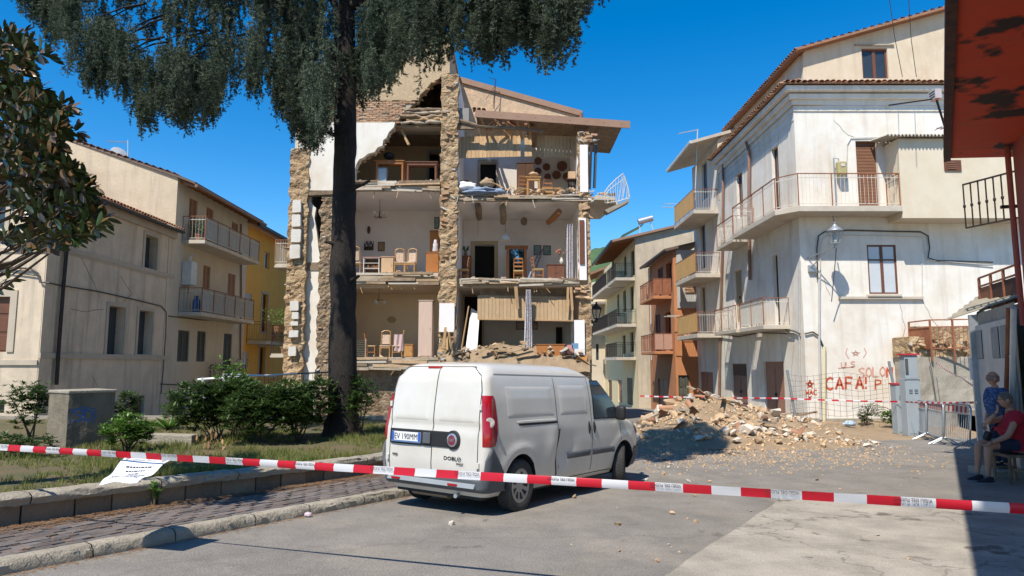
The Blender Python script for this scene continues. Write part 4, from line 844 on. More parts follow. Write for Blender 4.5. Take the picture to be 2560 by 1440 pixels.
# ------------------------------------------------------------------ facades
slat_mats = {}
class Fac:
    def __init__(s, t, O, ud, inn, W, H, m, rev=.2):
        s.t = t; s.O = Vector(O); s.ud = Vector(ud).normalized(); s.inn = Vector(inn).normalized(); s.vd = V3(0,0,1); s.W = W; s.H = H; s.m = m; s.rev = rev; s.h = []
    def at(s, px, py):
        d = ray(px, py); E = V3(0,0,EYE); k = (s.O - E).dot(s.inn)/d.dot(s.inn); q = E + d*k - s.O; return q.dot(s.ud), q.z
    def pt(s, u, v, d=0): return s.O + s.ud*u + s.vd*v + s.inn*d
    def px(s, x0, y0, x1, y1, kind, trim=None, mt=None, **k):
        xm, ym = (x0+x1)/2, (y0+y1)/2; ua = s.at(x0, ym)[0]; ub = s.at(x1, ym)[0]; u0, u1 = min(ua, ub), max(ua, ub); v0 = s.at(xm, y1)[1]; v1 = s.at(xm, y0)[1]
        s.h.append((max(.03, u0), max(.03, v0), min(s.W-.03, u1), min(s.H-.03, v1), kind, trim, mt, k)); return s
    def bx(s, mb, u0, v0, u1, v1, d0, d1):
        p = [s.pt(u0,v0,d0), s.pt(u1,v0,d0), s.pt(u1,v1,d0), s.pt(u0,v1,d0)]; return mb.prism(p, s.inn*(d1-d0))
    def pbox(s, name, m, x0, y0, x1, y1, d0, d1, parent=None):
        xm, ym = (x0+x1)/2, (y0+y1)/2; ua = s.at(x0, ym)[0]; ub = s.at(x1, ym)[0]
        return s.bx(MB(), min(ua,ub), s.at(xm,y1)[1], max(ua,ub), s.at(xm,y0)[1], d0, d1).build(name, m, parent or s.t)
    def band(s, name, m, v0, v1, d=.05, u0=0, u1=None): return s.bx(MB(), u0, v0, s.W if u1 is None else u1, v1, -d, -.003).build(name, m, s.t)
    def line(s, pts, r, name, m, off=.03, parent=None):
        q = [];
        for a, b in pts: u, v = s.at(a, b); q.append(s.pt(u, v, -off))
        return MB().tube(q, r, 6).build(name, m, parent or s.t, smooth=60)
    def done(s):
        s.w = holed(MB(), s.O, s.ud, s.vd, s.W, s.H, [h[:4] for h in s.h], s.inn*s.rev).build('wall', s.m, s.t)
        for u0, v0, u1, v1, kind, trim, mt, k in s.h:
            W, H = u1-u0, v1-v0; door = 'door' in kind
            if trim:
                b = k.get('tw', .13); q = MB()
                for a in ((u0-b, v0, u0-.004, v1+b), (u1+.004, v0, u1+b, v1+b), (u0-.003, v1+.004, u1+.003, v1+b)) + (() if door else ((u0-b, v0-b*.8, u1+b, v0-.004),)): s.bx(q, *a, -.035, -.002)
                q.build('surround', trim, s.t)
            if kind == 'dark':
                o = s.bx(MB(), u0, v0, u1, v1, s.rev-.01, s.rev+.02).build('window', mt or glass_d, s.t)
            elif kind in ('shut', 'roll'):
                o = None; n = 2 if kind == 'shut' and W > .55 else 1; m_ = mt or shutter_m; d = .05 if kind == 'shut' else .11
                for i in range(n):
                    a = u0 + W*i/n + .008; b = u0 + W*(i+1)/n - .008; q = MB(); f = .05 if kind == 'shut' else .015
                    for r_ in ((a, v0, a+f, v1), (b-f, v0, b, v1), (a+f, v0, b-f, v0+f), (a+f, v1-f, b-f, v1)): s.bx(q, *r_, d, d+.04)
                    ns = max(6, int(H/.055)); hgt = (H-2*f)/ns
                    for j in range(ns):
                        z = v0+f+hgt*j; q.prism([s.pt(a+f, z, d+.008), s.pt(b-f, z, d+.008), s.pt(b-f, z+hgt*.95, d+.03), s.pt(a+f, z+hgt*.95, d+.03)], s.inn*.006)
                    o = q.build('shutter', m_, s.t)
                s.bx(MB(), u0, v0, u1, v1, s.rev-.01, s.rev+.02).build('window', dark_m, s.t)  # black sheet painting the unlit room behind the slats, no glass
            elif kind == 'glass':
                m_ = mt or wood_b; d = k.get('d', .12); f = .06; q = MB()
                for r_ in ((u0, v0, u0+f, v1), (u1-f, v0, u1, v1), (u0+f, v0, u1-f, v0+f), (u0+f, v1-f, u1-f, v1), (u0+W/2-.05, v0+f, u0+W/2+.05, v1-f)): s.bx(q, *r_, d, d+.05)
                if k.get('transom'): s.bx(q, u0+f, v0+H*k['transom'], u0+W/2-.05, v0+H*k['transom']+.05, d, d+.05); s.bx(q, u0+W/2+.05, v0+H*k['transom'], u1-f, v0+H*k['transom']+.05, d, d+.05)
                o = q.build('window_frame', m_, s.t)
                for a, b in ((u0+f, u0+W/2-.05), (u0+W/2+.05, u1-f)): s.bx(MB(), a, v0+f, b, v1-f, d+.025, d+.035).build('pane', k.get('gm', glass_d), o)
                s.bx(MB(), u0, v0, u1, v1, s.rev-.005, s.rev+.02).build('painted_room_dark', dark_m, s.t)  # black sheet behind the panes, painted as the darkness of the room
            elif kind == 'door':
                m_ = mt or wood_b; d = .1
                for i in range(2):
                    a = u0 + W*i/2 + .006; b = u0 + W*(i+1)/2 - .006; o = s.bx(MB(), a, v0, b, v1, d, d+.05).build('door_leaf', m_, s.t); n = k.get('panels', 3)
                    for j in range(n):
                        z0 = v0 + H*(j+.1)/n; z1 = v0 + H*(j+.9)/n
                        q = MB(); s.bx(q, a+.07, z0, b-.07, z1, d-.018, d-.002)
                        if j == n-1 and k.get('grille'):
                            q.build('vent', iron_b, o)
                            for g in range(6): x = a+.1+(b-a-.2)*g/5; s.bx(MB(), x, z0, x+.015, z1, d-.035, d-.02).build('vent_bar', m_, o)
                        else: q.build('panel', m_, o, bevel=.008)
                    s.bx(MB(), b-.06 if i == 0 else a+.03, v0+H*.45, b-.03 if i == 0 else a+.06, v0+H*.5, d-.05, d-.02).build('handle', iron_b, o)
                s.bx(MB(), u0, v0, u1, v1, d+.06, d+.1).build('door_back', dark_m, s.t)
        return s
def bars(mb, a, b, z0, z1, step, r=.007, n=4):
    a = Vector(a); b = Vector(b); k = max(2, int((b-a).length/step))
    for i in range(k+1):
        p = a.lerp(b, i/k); mb.tube([V3(p.x,p.y,z0), V3(p.x,p.y,z1)], r, n, False)
def balcony(label, path, inw, z, slab_poly, group=None, m=iron_w, h=1.0, step=.12, panel=None, pm=None, sm=None, th=.16, scroll=False, name='balcony', fixed=None, outp=False):
    """path: outer rail line as xy points; slab_poly: xy outline of the slab; z: floor level"""
    c = sum((Vector((*p, 0)) for p in slab_poly), V3(0,0,0))/len(slab_poly); t = fixed or thing(name, label, 'balcony', V3(c.x, c.y, z-th), group)
    if slab_poly: MB().prism([(x, y, z-th) for x, y in slab_poly], (0,0,th)).build('slab', sm or slab_m, t, bevel=.012)
    pts = [V3(x, y, 0) for x, y in path]
    for i, (a, b) in enumerate(zip(pts, pts[1:])):
        up = V3(0,0,1)
        MB().bar(a + up*(z+h), b + up*(z+h), .05, .025).build('handrail', rust_m if m == iron_w else m, t); MB().bar(a + up*(z+.08), b + up*(z+.08), .02, .02).build('rail', m, t); MB().bar(a + up*(z+h-.14), b + up*(z+h-.14), .02, .02).build('rail', m, t)
        s = MB(); bars(s, a, b, z+.08, z+h, step); stuff(s.build('railing_bars', m, t, fix=False))
        L_ = (b-a).length; n = max(1, round(L_/1.1))
        for k in range(n+1):
            if k == 0 and i > 0: continue
            p = a.lerp(b, k/n); MB().bar(V3(p.x,p.y,z-.05), V3(p.x,p.y,z+h), .03, .03).build('post', m if m != iron_w else rust_m, t)
        if panel and i in panel:
            d = (b-a).normalized(); q = V3(-d.y, d.x, 0)*.018
            if (q.dot(Vector((*inw,0))) < 0) != outp: q = -q
            s = MB(); n = max(1, round(L_/.45))
            for k in range(n):
                e0 = a.lerp(b, (k+.03)/n) + q; e1 = a.lerp(b, (k+.97)/n) + q; MB().prism([e0+up*(z+.1), e1+up*(z+.1), e1+up*(z+h-.04), e0+up*(z+h-.04)], q*.3).build('panel', pm, t)
        if scroll:
            d = (b-a).normalized(); n = max(1, int(L_/.5)); s = MB()
            for k in range(n):
                p = a + d*(L_*(k+.5)/n)
                for sg in (-1, 1): s.tube([p + d*(sg*.10*math.cos(w_*.55)) + up*(z+.2+w_*.1) for w_ in range(7)], .008, 4, False)
            s.build('scrollwork', m, t, fix=False)
    return t
def pot_plant(label, c, r=.12, h=.4, m=None, n=60, name='potted_plant', group=None, spread=1.0):
    t = thing(name, label, 'plant', c, group); c = Vector(c); MB().lathe([(r*.7,0),(r,r*1.5),(r*1.08,r*1.5),(r*1.08,r*1.8)], c, 10).build('pot', tile_m, t, smooth=40); s = MB()
    for _ in range(n):
        d = V3(rnd.gauss(0,.5), rnd.gauss(0,.5), rnd.uniform(.1,1)); p = c + V3(d.x*h*.6*spread, d.y*h*.6*spread, r*1.7 + d.z*h); leaf(s, p, V3(rnd.gauss(0,1), rnd.gauss(0,1), rnd.uniform(0,1)), .11)
    s.build('foliage', m or bush_m, t, fix=False); return t
def leaf(s, p, d, L_, w_=.34):
    d = Vector(d).normalized(); sd = d.cross(V3(rnd.uniform(-1,1), rnd.uniform(-1,1), rnd.uniform(.2,1))).normalized()*L_*w_*.5
    s.add([p, p + d*L_*.45 + sd, p + d*L_, p + d*L_*.45 - sd], [(0,1,2,3)])

# ------------------------------------------------------------------ grey house behind the garden
XF = -13.7; YA0 = 19.85; YA1 = 27.35; zA = -.75
A = thing('grey_house', 'stained grey rendered house with moulded bands, at the corner behind the garden', 'house', (-17, 22, zA))
trimA = mat('grey_trim', (.52,.44,.34), (.44,.37,.28), 2, .8, (.30,.26,.2), .4, 1.5, bump=.15)
fa = Fac(A, (XF, YA0, zA), (0,1,0), (-1,0,0), YA1-YA0, 6.85-zA, grey_pl, .3)
fa.px(361, 590, 392, 674, 'dark', trimA, glass_d).px(268, 766, 309, 886, 'dark', trimA, glass_d).px(344, 777, 379, 886, 'dark', trimA, glass_d).px(331, 990, 360, 1041, 'door', None, darkrub, panels=1).done()
vU = fa.at(139, 612)[1]; vL = fa.at(114, 884)[1]
fa.band('band', trimA, vU-.13, vU+.02, .05); fa.band('band', trimA, vU-.20, vU-.13, .025); fa.band('band', trimA, vL-.14, vL+.02, .06); fa.band('cornice', trimA, 6.85-zA-.3, 6.85-zA, .12)
for u_, w_ in ((0, .55), (YA1-YA0-.5, .45)): fa.bx(MB(), u_+.01, 0, u_+w_, 6.5-zA, -.03, -.002).build('pilaster', grey_pl, A)
fa.line([(166, 540), (150, 720), (140, 850), (133, 962)], .06, 'downpipe', iron_b, .1)
fa.line([(110, 705), (140, 712), (240, 728), (330, 748), (400, 765), (413, 780), (412, 830), (405, 930), (400, 985)], .022, 'cable', cable_m, .04)
fb = Fac(A, (-27, YA0, zA), (1,0,0), (0,1,0), 27+XF, 6.85-zA, grey_pl, .25)
fb.px(-60, 742, 22, 880, 'door', trimA, wood_b, panels=3, tw=.2).px(-40, 1000, 11, 1034, 'dark').px(-60, 500, 15, 575, 'glass', trimA, alu_m).done()
vv = fb.at(60, 622)[1]; fb.band('band', trimA, vv-.1, vv+.02, .04); vv = fb.at(60, 902)[1]; fb.band('band', trimA, vv-.12, vv+.02, .05)
fb.line([(-10, 668), (30, 670), (80, 672), (98, 684), (104, 706), (128, 708)], .03, 'cable', cable_m, .06); fb.line([(0, 678), (70, 686), (96, 690)], .02, 'cable', cable_m, .05)
rA = MB(); e = 6.86; r0 = [(-27, YA0-.35, e), (XF+.35, YA0-.35, e), (XF+.35, YA1, e), (-27, YA1, e)]; top = [(-27, 23.6, 8.6), (-17.5, 23.6, 8.6), (-17.5, YA1, 8.6)]
rA.add(r0 + top + [(-27, YA1, 8.6)], [(0,1,5,4), (1,2,6,5), (0,3,2,1), (4,5,6,7)]); rA.build('roof', tile_m, A)
MB().bar((XF+.36, YA0-.35, e-.06), (XF+.36, YA1, e-.06), .12, .1).build('gutter', iron_b, A)
tile_row(A, (XF+.42, YA0-.3, e+.03), (XF+.42, YA1-.05, e+.03), (1,0,0), 3, .35, .19); tile_row(A, (-20, YA0-.42, e+.03), (XF+.3, YA0-.42, e+.03), (0,-1,0), 2, .35, .19)
# ------------------------------------------------------------------ cream house with two long balconies
YB0 = 27.36; YB1 = 34.9
B = thing('cream_house', 'cream three storey house with long iron balconies and blank gable, next to the grey house', 'house', (-17, 31, -1.2))
zB = -1.3; zBt = P(436, 444, YB0).z
g0 = P(436, 444, YB0); g1 = P(170, 352, YB0); g2 = P(20, 300, YB0)
MB().prism([V3(XF-.012, YB0, zB), V3(XF-.012, YB0, g0.z), g1, g2, V3(g2.x, YB0, zB)], (0, .3, 0)).build('gable_wall', cream_pl, B)
s_ = MB(); dz = V3(0,0,.1); up_ = [V3(XF+.75, YB0-.1, g0.z-.3), V3(XF, YB0-.1, g0.z), g1, g2]; s_.prism([*up_, *[q + dz for q in up_[::-1]]], (0, YB1-YB0+.2, 0)); s_.build('roof', mat('brown_roof', (.16,.11,.085), (.12,.085,.065), 3, .8, bump=.2), B)
tile_row(B, g1 + V3(0,-.1,.12), V3(XF, YB0-.1, g0.z+.1), (0,-1,0), 1, .0, .3)
fc = Fac(B, (XF, YB0, zB), (0,1,0), (-1,0,0), YB1-YB0, g0.z-zB-.02, pale_pl, .2)
for r_ in ((471,497,492,606,'shut'),(514,520,532,618,'shut'),(578,556,594,640,'shut'),(506,664,524,776,'shut'),(568,684,587,784,'shut')): fc.px(*r_, None, shutter_r)
fc.px(444, 826, 473, 904, 'shut', None, shutter_g).px(492, 828, 514, 904, 'shut', None, shutter_g).px(558, 834, 579, 925, 'shut', None, shutter_g).px(468, 655, 482, 712, 'dark').px(421, 984, 465, 1052, 'door', None, mat('green_door', (.10,.12,.10), (.08,.09,.08), 3, .8, bump=.05), grille=1, panels=2).px(487, 982, 506, 1045, 'door', None, wood_b).done()
fc.line([(600, 560), (600, 720), (598, 900)], .04, 'downpipe', copper_m, .06); fc.line([(418, 790), (500, 800), (600, 803)], .02, 'cable', cable_m, .04); fc.line([(398, 960), (450, 962), (560, 958)], .02, 'cable', cable_m, .04)
gu = MB().tube([(XF+.8, YB0-.1, g0.z-.36), (XF+.8, YB1+.3, g0.z-.36)], .07, 8).build('gutter', copper_m, B)
for k in range(12): y = YB0 + .3 + k*.6; MB().bar((XF, y, g0.z-.12), (XF+.72, y, g0.z-.36), .08, .1).build('rafter_end', wood_r, B)
sh_p = mat('shadow_net', (.20,.21,.21), (.16,.17,.17), 5, .6, bump=.1, rough=.9)
balcony('upper long balcony of the cream house with grey screens and plants', [(XF, 27.95), (XF+.95, 27.95), (XF+.95, 34.0), (XF, 34.0)], (-1,0), 6.62, [(XF,27.9), (XF+.98,27.9), (XF+.98,34.05), (XF,34.05)], 'balconies of the cream house', iron_w, 1.0, .13, [1], mat('grey_screen', (.36,.37,.37), (.30,.31,.31), 4, .7, bump=.1))
balcony('lower long balcony of the cream house below the white boiler', [(XF, 27.95), (XF+.95, 27.95), (XF+.95, 33.6), (XF, 33.6)], (-1,0), 3.62, [(XF,27.9), (XF+.98,27.9), (XF+.98,33.65), (XF,33.65)], 'balconies of the cream house', iron_w, 1.0, .13, [1], mat('grey_screen', (.36,.37,.37)))
balcony('small plant balcony at the lowest shutters of the cream house', [(XF, 31.2), (XF+.6, 31.2), (XF+.6, 33.8), (XF, 33.8)], (-1,0), .55, [(XF,31.2), (XF+.62,31.2), (XF+.62,33.8), (XF,33.8)], None, iron_b, .9, .12)
for k, (y, lb) in enumerate(((28.3, 'bushy green pot plant at the near end of the upper cream balcony'), (28.9, 'second pot plant along the upper cream balcony'))): pot_plant(lb, (XF+.5, y, 6.63), .16, .6, bush_l, 120)
for k, (y, lb) in enumerate(((31.0, 'pot plant hung outside the small black balcony'), (31.8, 'pot plant standing at the green shutters on the small balcony'), (33.3, 'taller pot plant at the far end of the small balcony'))): pot_plant(lb, (XF+.35, y, .58), .15, .7 + .2*(k == 2), bush_m, 110)
bo = thing('wall_boiler', 'white gas boiler hung on the cream house wall above a balcony', 'boiler', (XF+.2, 28.3, 4.6)); 
MB().box((XF+.01, 28.05, 4.75), (XF+.42, 28.55, 5.75)).build('casing', alu_m, bo, bevel=.02); MB().tube([(XF+.22, 28.3, 5.75), (XF+.22, 28.3, 6.0), (XF+.36, 28.3, 6.05)], .05, 8).build('flue', alu_m, bo); MB().tube([(XF+.2, 28.3, 4.75), (XF+.2, 28.3, 4.4)], .02, 6).build('pipe', copper_m, bo)
gc = (XF+.55, 28.35, 3.64); cy = thing('gas_cylinder', 'blue gas cylinder standing on the lower cream balcony', 'gas cylinder', gc); bl2 = mat('blue_enamel', (.05,.12,.30), rough=.4, bump=.02); MB().lathe([(.12,0),(.15,.03),(.15,.48),(.10,.56),(.04,.58)], gc, 14).build('body', bl2, cy, smooth=40); MB().lathe([(.09,.56),(.09,.68)], gc, 10).build('collar', bl2, cy); MB().lathe([(.02,.58),(.03,.63),(0,.66)], gc, 8).build('valve', brass, cy)
# dish and aerial on the gable
p = P(298, 392, YB0+.6); dsh = thing('satellite_dish', 'grey satellite dish on the roof edge of the cream house', 'satellite dish', p); M3 = Euler((R(65), 0, R(55))).to_matrix(); MB().lathe([(.0,.06),(.2,.035),(.36,0),(.37,.01),(.2,.05),(0,.075)], p + V3(0,0,.1), 16, M3).build('dish', alu_m, dsh, smooth=60); MB().tube([p + V3(.05,.05,-.35), p + V3(.05,.05,.1)], .025, 6).build('mast', iron_b, dsh); MB().tube([p + V3(0,0,.1), p + M3 @ V3(0,0,-.4) + V3(0,0,.1)], .012, 5).build('arm', iron_b, dsh)
def yagi(name, label, base, top, boom_a, boom_b, n=12, el=.35, r=.012, m=alu_m):
    t = thing(name, label, 'antenna', base); MB().tube([base, top], r*1.8, 6).build('mast', m, t); o = MB().tube([boom_a, boom_b], r, 5).build('boom', m, t); d = (boom_b-boom_a).normalized(); sd = d.cross(V3(0,0,1)).normalized(); s = MB()
    for k in range(n): p = boom_a.lerp(boom_b, (k+.3)/n); s.tube([p - sd*el*.5, p + sd*el*.5], r*.55, 4)
    stuff(s.build('elements', m, o)); return t
yagi('roof_aerial', 'comb aerial on a pole beside the satellite dish', P(320, 405, YB0+.8), P(320, 350, YB0+.8), P(268, 353, YB0+.6), P(318, 356, YB0+1.2))
# ------------------------------------------------------------------ ochre house
D = thing('ochre_house', 'ochre yellow house beyond the cream one', 'house', (-17, 38, -1.4)); YD0 = 35.0; YD1 = 43; zD = -1.6; zDt = P(612, 562, 35.2).z
fd = Fac(D, (XF-.12, YD0, zD), (0,1,0), (-1,0,0), YD1-YD0, zDt-zD, ochre_pl, .2)
fd.px(661, 630, 674, 672, 'glass', None, alu_m).px(613, 733, 630, 762, 'shut', None, alu_m).px(654, 735, 668, 830, 'glass', fr_m, wood_d).px(605, 878, 621, 920, 'shut', None, alu_m).px(647, 868, 661, 937, 'glass', fr_m, wood_d).done()
MB().box((-20, YD0, zD), (XF-.13, YD0+.2, zDt)).build('side_wall', ochre_pl, D)
MB().prism([(XF+.55, YD0-.2, zDt-.1), (XF+.55, YD0-.2, zDt+.08), (-19, YD0-.2, zDt+1.6), (-19, YD0-.2, zDt+1.4)], (0, 9, 0)).build('roof', tile_m, D); MB().bar((XF+.56, YD0-.2, zDt-.05), (XF+.56, YD1, zDt-.05), .12, .14).build('gutter', iron_b, D)
balcony('brown railed balcony on the ochre house', [(XF-.1, 35.6), (XF+.9, 35.6), (XF+.9, 39.5), (XF-.1, 39.5)], (-1,0), P(640, 853, 36).z, [(XF-.1,35.6), (XF+.92,35.6), (XF+.92,39.5), (XF-.1,39.5)], None, rust_m, 1.0, .12)
# balconies on the hidden flank of the collapsed house
wb = P(700, 668, 29).z
balcony('white iron balcony on the flank of the collapsed house', [(XL0, 28.0), (XL0-.85, 28.0), (XL0-.85, 30.5), (XL0, 30.5)], (1,0), wb, [(XL0,28.0), (XL0-.87,28.0), (XL0-.87,30.5), (XL0,30.5)], 'flank balconies', iron_w, 1.0, .1)
wb2 = P(690, 885, 29).z; balcony('flower filled balcony low on the flank of the collapsed house', [(XL0, 28.2), (XL0-.95, 28.2), (XL0-.95, 30.6), (XL0, 30.6)], (1,0), wb2, [(XL0,28.2), (XL0-.97,28.2), (XL0-.97,30.6), (XL0,30.6)], 'flank balconies', iron_b, .9, .1)
pot_plant('flowering plant overflowing the flank balcony rail', (XL0-.75, 28.35, wb2+.85), .15, .75, bush_l, 260, spread=1.3); pot_plant('red flowered pot on the flank balcony floor', (XL0-.5, 28.5, wb2+.01), .16, .5, bush_m, 90)
# ------------------------------------------------------------------ white corner house
XE = 10.25; YE = 24.0; zE = -.9
E = thing('white_corner_house', 'whitewashed corner house with wrap around balcony and graffiti on its front', 'house', (14, 28, zE))
zEt = P(2100, 264, YE).z
fe = Fac(E, (XE, YE, zE), (1,0,0), (0,1,0), 8.6, zEt-zE, white_pl, .2)
fe.px(2143, 352, 2196, 520, 'roll', None, shutter_m).px(2170, 612, 2243, 735, 'glass', None, wood_b, d=.03, transom=.68, gm=glass_l).done()
fl = Fac(E, (XE, YE, zE), (0,1,0), (1,0,0), 9.0, zEt-zE, white_pl, .25)
fl.px(1931, 366, 1948, 530, 'glass', None, wood_b).px(1842, 432, 1857, 545, 'glass', None, wood_b).px(1935, 636, 1947, 815, 'glass', None, wood_d).px(1836, 675, 1856, 806, 'door', None, mat('tan_board', (.42,.32,.2), (.36,.27,.17), 4, .8, bump=.1), panels=1)
brown_door = mat('brown_steel_door', (.34,.17,.11), (.28,.14,.09), 3, .8, (.40,.24,.16), .4, 2, rough=.6, bump=.05)
fl.px(1911, 904, 1962, 1062, 'door', None, brown_door, panels=1).px(1830, 909, 1869, 1062, 'door', None, mat('dark_brown_door', (.25,.14,.105), (.20,.11,.085), 3, .8, rough=.6, bump=.05), panels=4, grille=1).done()
MB().box((XE+.3, YE+.3, zE), (XE+8.5, YE+8.9, zEt-.1)).build('core', dark_m, E)
vS = fe.at(2200, 744)[1]; a_, b_ = fe.at(2095, 744)[0], fe.at(2305, 744)[0]
fe.bx(MB(), a_, vS-.06, b_, vS+.03, -.1, -.002).build('string_course', slab_m, E); fe.bx(MB(), fe.at(2165, 738)[0], vS+.031, fe.at(2250, 738)[0], vS+.1, -.14, -.002).build('window_sill', slab_m, E)
# cornice in three steps, wrapping the corner, with tiles
for k, (dz, o) in enumerate(((.0, .10), (.18, .22), (.42, .40))):
    MB().box((XE-o, YE-o, zEt+dz), (XE+8.6, YE, zEt+dz+.2)).build('cornice', white_pl, E, bevel=.03); MB().box((XE-o, YE+.002, zEt+dz), (XE, YE+9, zEt+dz+.2)).build('cornice', white_pl, E, bevel=.03)
zc = zEt+.63
MB().prism([(XE-.5, YE-.5, zc), (XE+8.6, YE-.5, zc), (XE+8.6, YE+1.0, zc+.35), (XE+.9, YE+1.0, zc+.35)], (0,0,.04)).build('lower_roof', tile_m, E); MB().prism([(XE-.5, YE-.5, zc), (XE+.9, YE+1.0, zc+.35), (XE+.9, YE+9, zc+.35), (XE-.5, YE+9, zc)], (0,0,.04)).build('lower_roof', tile_m, E)
tile_row(E, (XE-.5, YE-.58, zc+.05), (XE+5.6, YE-.58, zc+.05), (0,-1,0), 2, .24, .2); tile_row(E, (XE-.58, YE-.4, zc+.05), (XE-.58, YE+9, zc+.05), (-1,0,0), 2, .24, .2)
fe.bx(MB(), 0, zEt-zE-.22, 8.6, zEt-zE-.16, -.04, -.002).build('moulding', white_pl, E); fl.bx(MB(), 0, zEt-zE-.22, 9, zEt-zE-.16, -.04, -.002).build('moulding', white_pl, E); fl.bx(MB(), 0, zEt-zE-.55, 9, zEt-zE-.5, -.02, -.002).build('moulding', white_pl, E)
# attic storey set back
YT = YE+.95; ft = Fac(E, (XE+.85, YT, zc+.2), (1,0,0), (0,1,0), 6.5, .1, cream_pl)
a0 = P(2010, 205, YT); tri = [(2008, 205), (2008, 132), (2020, 120), (2350, 32), (2430, 10), (2430, 205)]
poly = [P(a, b, YT) for a, b in tri]
wq = [P(a, b, YT-.01) for a, b in ((2158, 196), (2158, 121), (2218, 121), (2218, 196))]
# front gable with a window opening: left piece, right piece, lintel piece
cut = lambda px: P(px, 120, YT).x
tz = lambda x: (lambda f: poly[2].z + (poly[4].z - poly[2].z)*f)((x - poly[2].x)/(poly[4].x - poly[2].x)); zb_ = poly[0].z
xl, xr_ = wq[0].x, wq[2].x; zw0, zw1 = wq[0].z, wq[1].z
wm = pale_pl if False else mat('attic_plaster', (.66,.56,.42), (.60,.49,.34), 1.6, .8, (.46,.32,.19), .6, .9, (.36,.27,.18), .35, bump=.15)
for pg in ([(poly[0].x, zb_), (xl, zb_), (xl, tz(xl)), (poly[2].x, poly[2].z), (poly[1].x, poly[1].z)], [(xr_, zb_), (poly[5].x, zb_), (poly[4].x, poly[4].z), (xr_, tz(xr_))], [(xl, zw1), (xr_, zw1), (xr_, tz(xr_)), (xl, tz(xl))], [(xl, zb_), (xr_, zb_), (xr_, zw0), (xl, zw0)]):
    MB().prism([V3(x, YT, z) for x, z in pg], (0,.25,0)).build('attic_wall', wm, E)
s_ = MB(); 
for a in ((xl, zw0, xl+.07, zw1), (xr_-.07, zw0, xr_, zw1), (xl+.07, zw1-.07, xr_-.07, zw1), (xl+.07, zw0, xr_-.07, zw0+.06), ((xl+xr_)/2-.06, zw0+.06, (xl+xr_)/2+.06, zw1-.07)): s_.box((a[0], YT+.08, a[1]), (a[2], YT+.14, a[3]))
o = s_.build('window_frame', wood_b, E); MB().box((xl+.06, YT+.11, zw0+.05), (xr_-.06, YT+.12, zw1-.06)).build('pane', glass_d, o)
MB().box((xl-.25, YT-.06, zw1+.1), (xr_+.25, YT-.002, zw1+.16)).build('drip_mould', concrete_m, E)
MB().box((poly[0].x, YT+.26, zc), (poly[0].x+.25, YE+9, poly[1].z)).build('attic_side_wall', wm, E)
q0, q1 = poly[1] + V3(-.35,-.35,-.05), poly[4] + V3(.4,-.35,.1)
MB().prism([q0, q1, q1 + V3(0,0,.1), q0 + V3(0,0,.1)], (0, 9.5, 0)).build('attic_roof', tile_m, E); tile_row(E, q0 + V3(-.05, .1, .1), q0 + V3(-.05, 9.3, .1), (-1,0,0), 2, .25, .2)
tile_row(E, q0 + V3(.1,-.02,.1), q1 + V3(0,-.02,.1), (0,-1,0), 1, .0, .3)
for k in range(3): MB().box((poly[0].x-.02, YE+2.2+k*2.2, zc+.28), (poly[0].x+.02, YE+3.1+k*2.2, zc+.75)).build('attic_vent', wood_b, E)
# overhanging closed veranda
fv0 = P(2250, 440, YE-.9).x; zo = P(2300, 545, YE-.9).z; zv = P(2300, 346, YE-.9).z
MB().box((fv0, YE-.9, zo), (XE+8.0, YE-.002, zv)).build('veranda', mat('veranda_plaster', (.68,.60,.46), (.62,.53,.38), 1.4, .8, (.54,.42,.26), .5, .7, bump=.1), E)
s_ = MB().grid(lambda a, b: V3(fv0-.5 + a*(XE+8-fv0+.4), YE-1.15 + b*1.14, zv + .03 + .05*math.sin(a*260) + .16*b), 240, 1); s_.build('corrugated_roof', mat('fibre_cement', (.40,.37,.31), (.30,.28,.23), 4, .8, bump=.2), E, smooth=80)
p0 = P(2361, 400, YE-.95); p1 = P(2405, 427, YE-.95); vt = MB().box((p0.x, YE-.94, p1.z), (p1.x, YE-.902, p0.z)).build('vent_window', wood_b, E)
for k in range(4): MB().box((p0.x+.08, YE-.965, p1.z+.07+k*.07), (p1.x-.2, YE-.942, p1.z+.105+k*.07)).build('louvre', shutter_m, vt)
# corner balcony
zf = P(2100, 522, YE-.9).z + .1
path = [(XE, 28.4), (9.35, 28.4), (9.35, 23.75), (9.9, 23.1), (fv0-.05, 23.1), (fv0-.05, 23.9)]
balcony('rusty railed balcony wrapping the corner of the white house', path, (1, 1), zf, [(XE,28.4), (9.3,28.4), (9.3,23.72), (9.87,23.05), (fv0-.01,23.05), (fv0-.01,24), (XE,24)], None, iron_w, 1.15, .13, th=.2)
balcony('lower cream scrollwork balcony of the white house above the brown doors', [(XE,25.2),(9.3,25.2),(9.3,27.8),(XE,27.8)], (1,0), P(1940, 812, 25.2).z, [(XE,25.15),(9.27,25.15),(9.27,27.85),(XE,27.85)], 'side balconies of the white house', iron_w, 1.0, .12, [1], mat('pale_screen', (.58,.55,.48), (.5,.47,.4), 6, .7, bump=.1))
balcony('lace patterned iron balcony between the white house door and yellow screens', [(XE,28.6),(9.4,28.6),(9.4,31.6),(XE,31.6)], (1,0), P(1840, 822, 28.6).z, [(XE,28.55),(9.37,28.55),(9.37,31.65),(XE,31.65)], 'side balconies of the white house', iron_w, 1.0, .12, scroll=True)
balcony('small upper scrollwork balcony beside the downpipe of the white house', [(XE,28.9),(9.5,28.9),(9.5,31.2),(XE,31.2)], (1,0), P(1840, 596, 28.9).z, [(XE,28.85),(9.47,28.85),(9.47,31.25),(XE,31.25)], 'side balconies of the white house', iron_w, 1.0, .12, scroll=True)
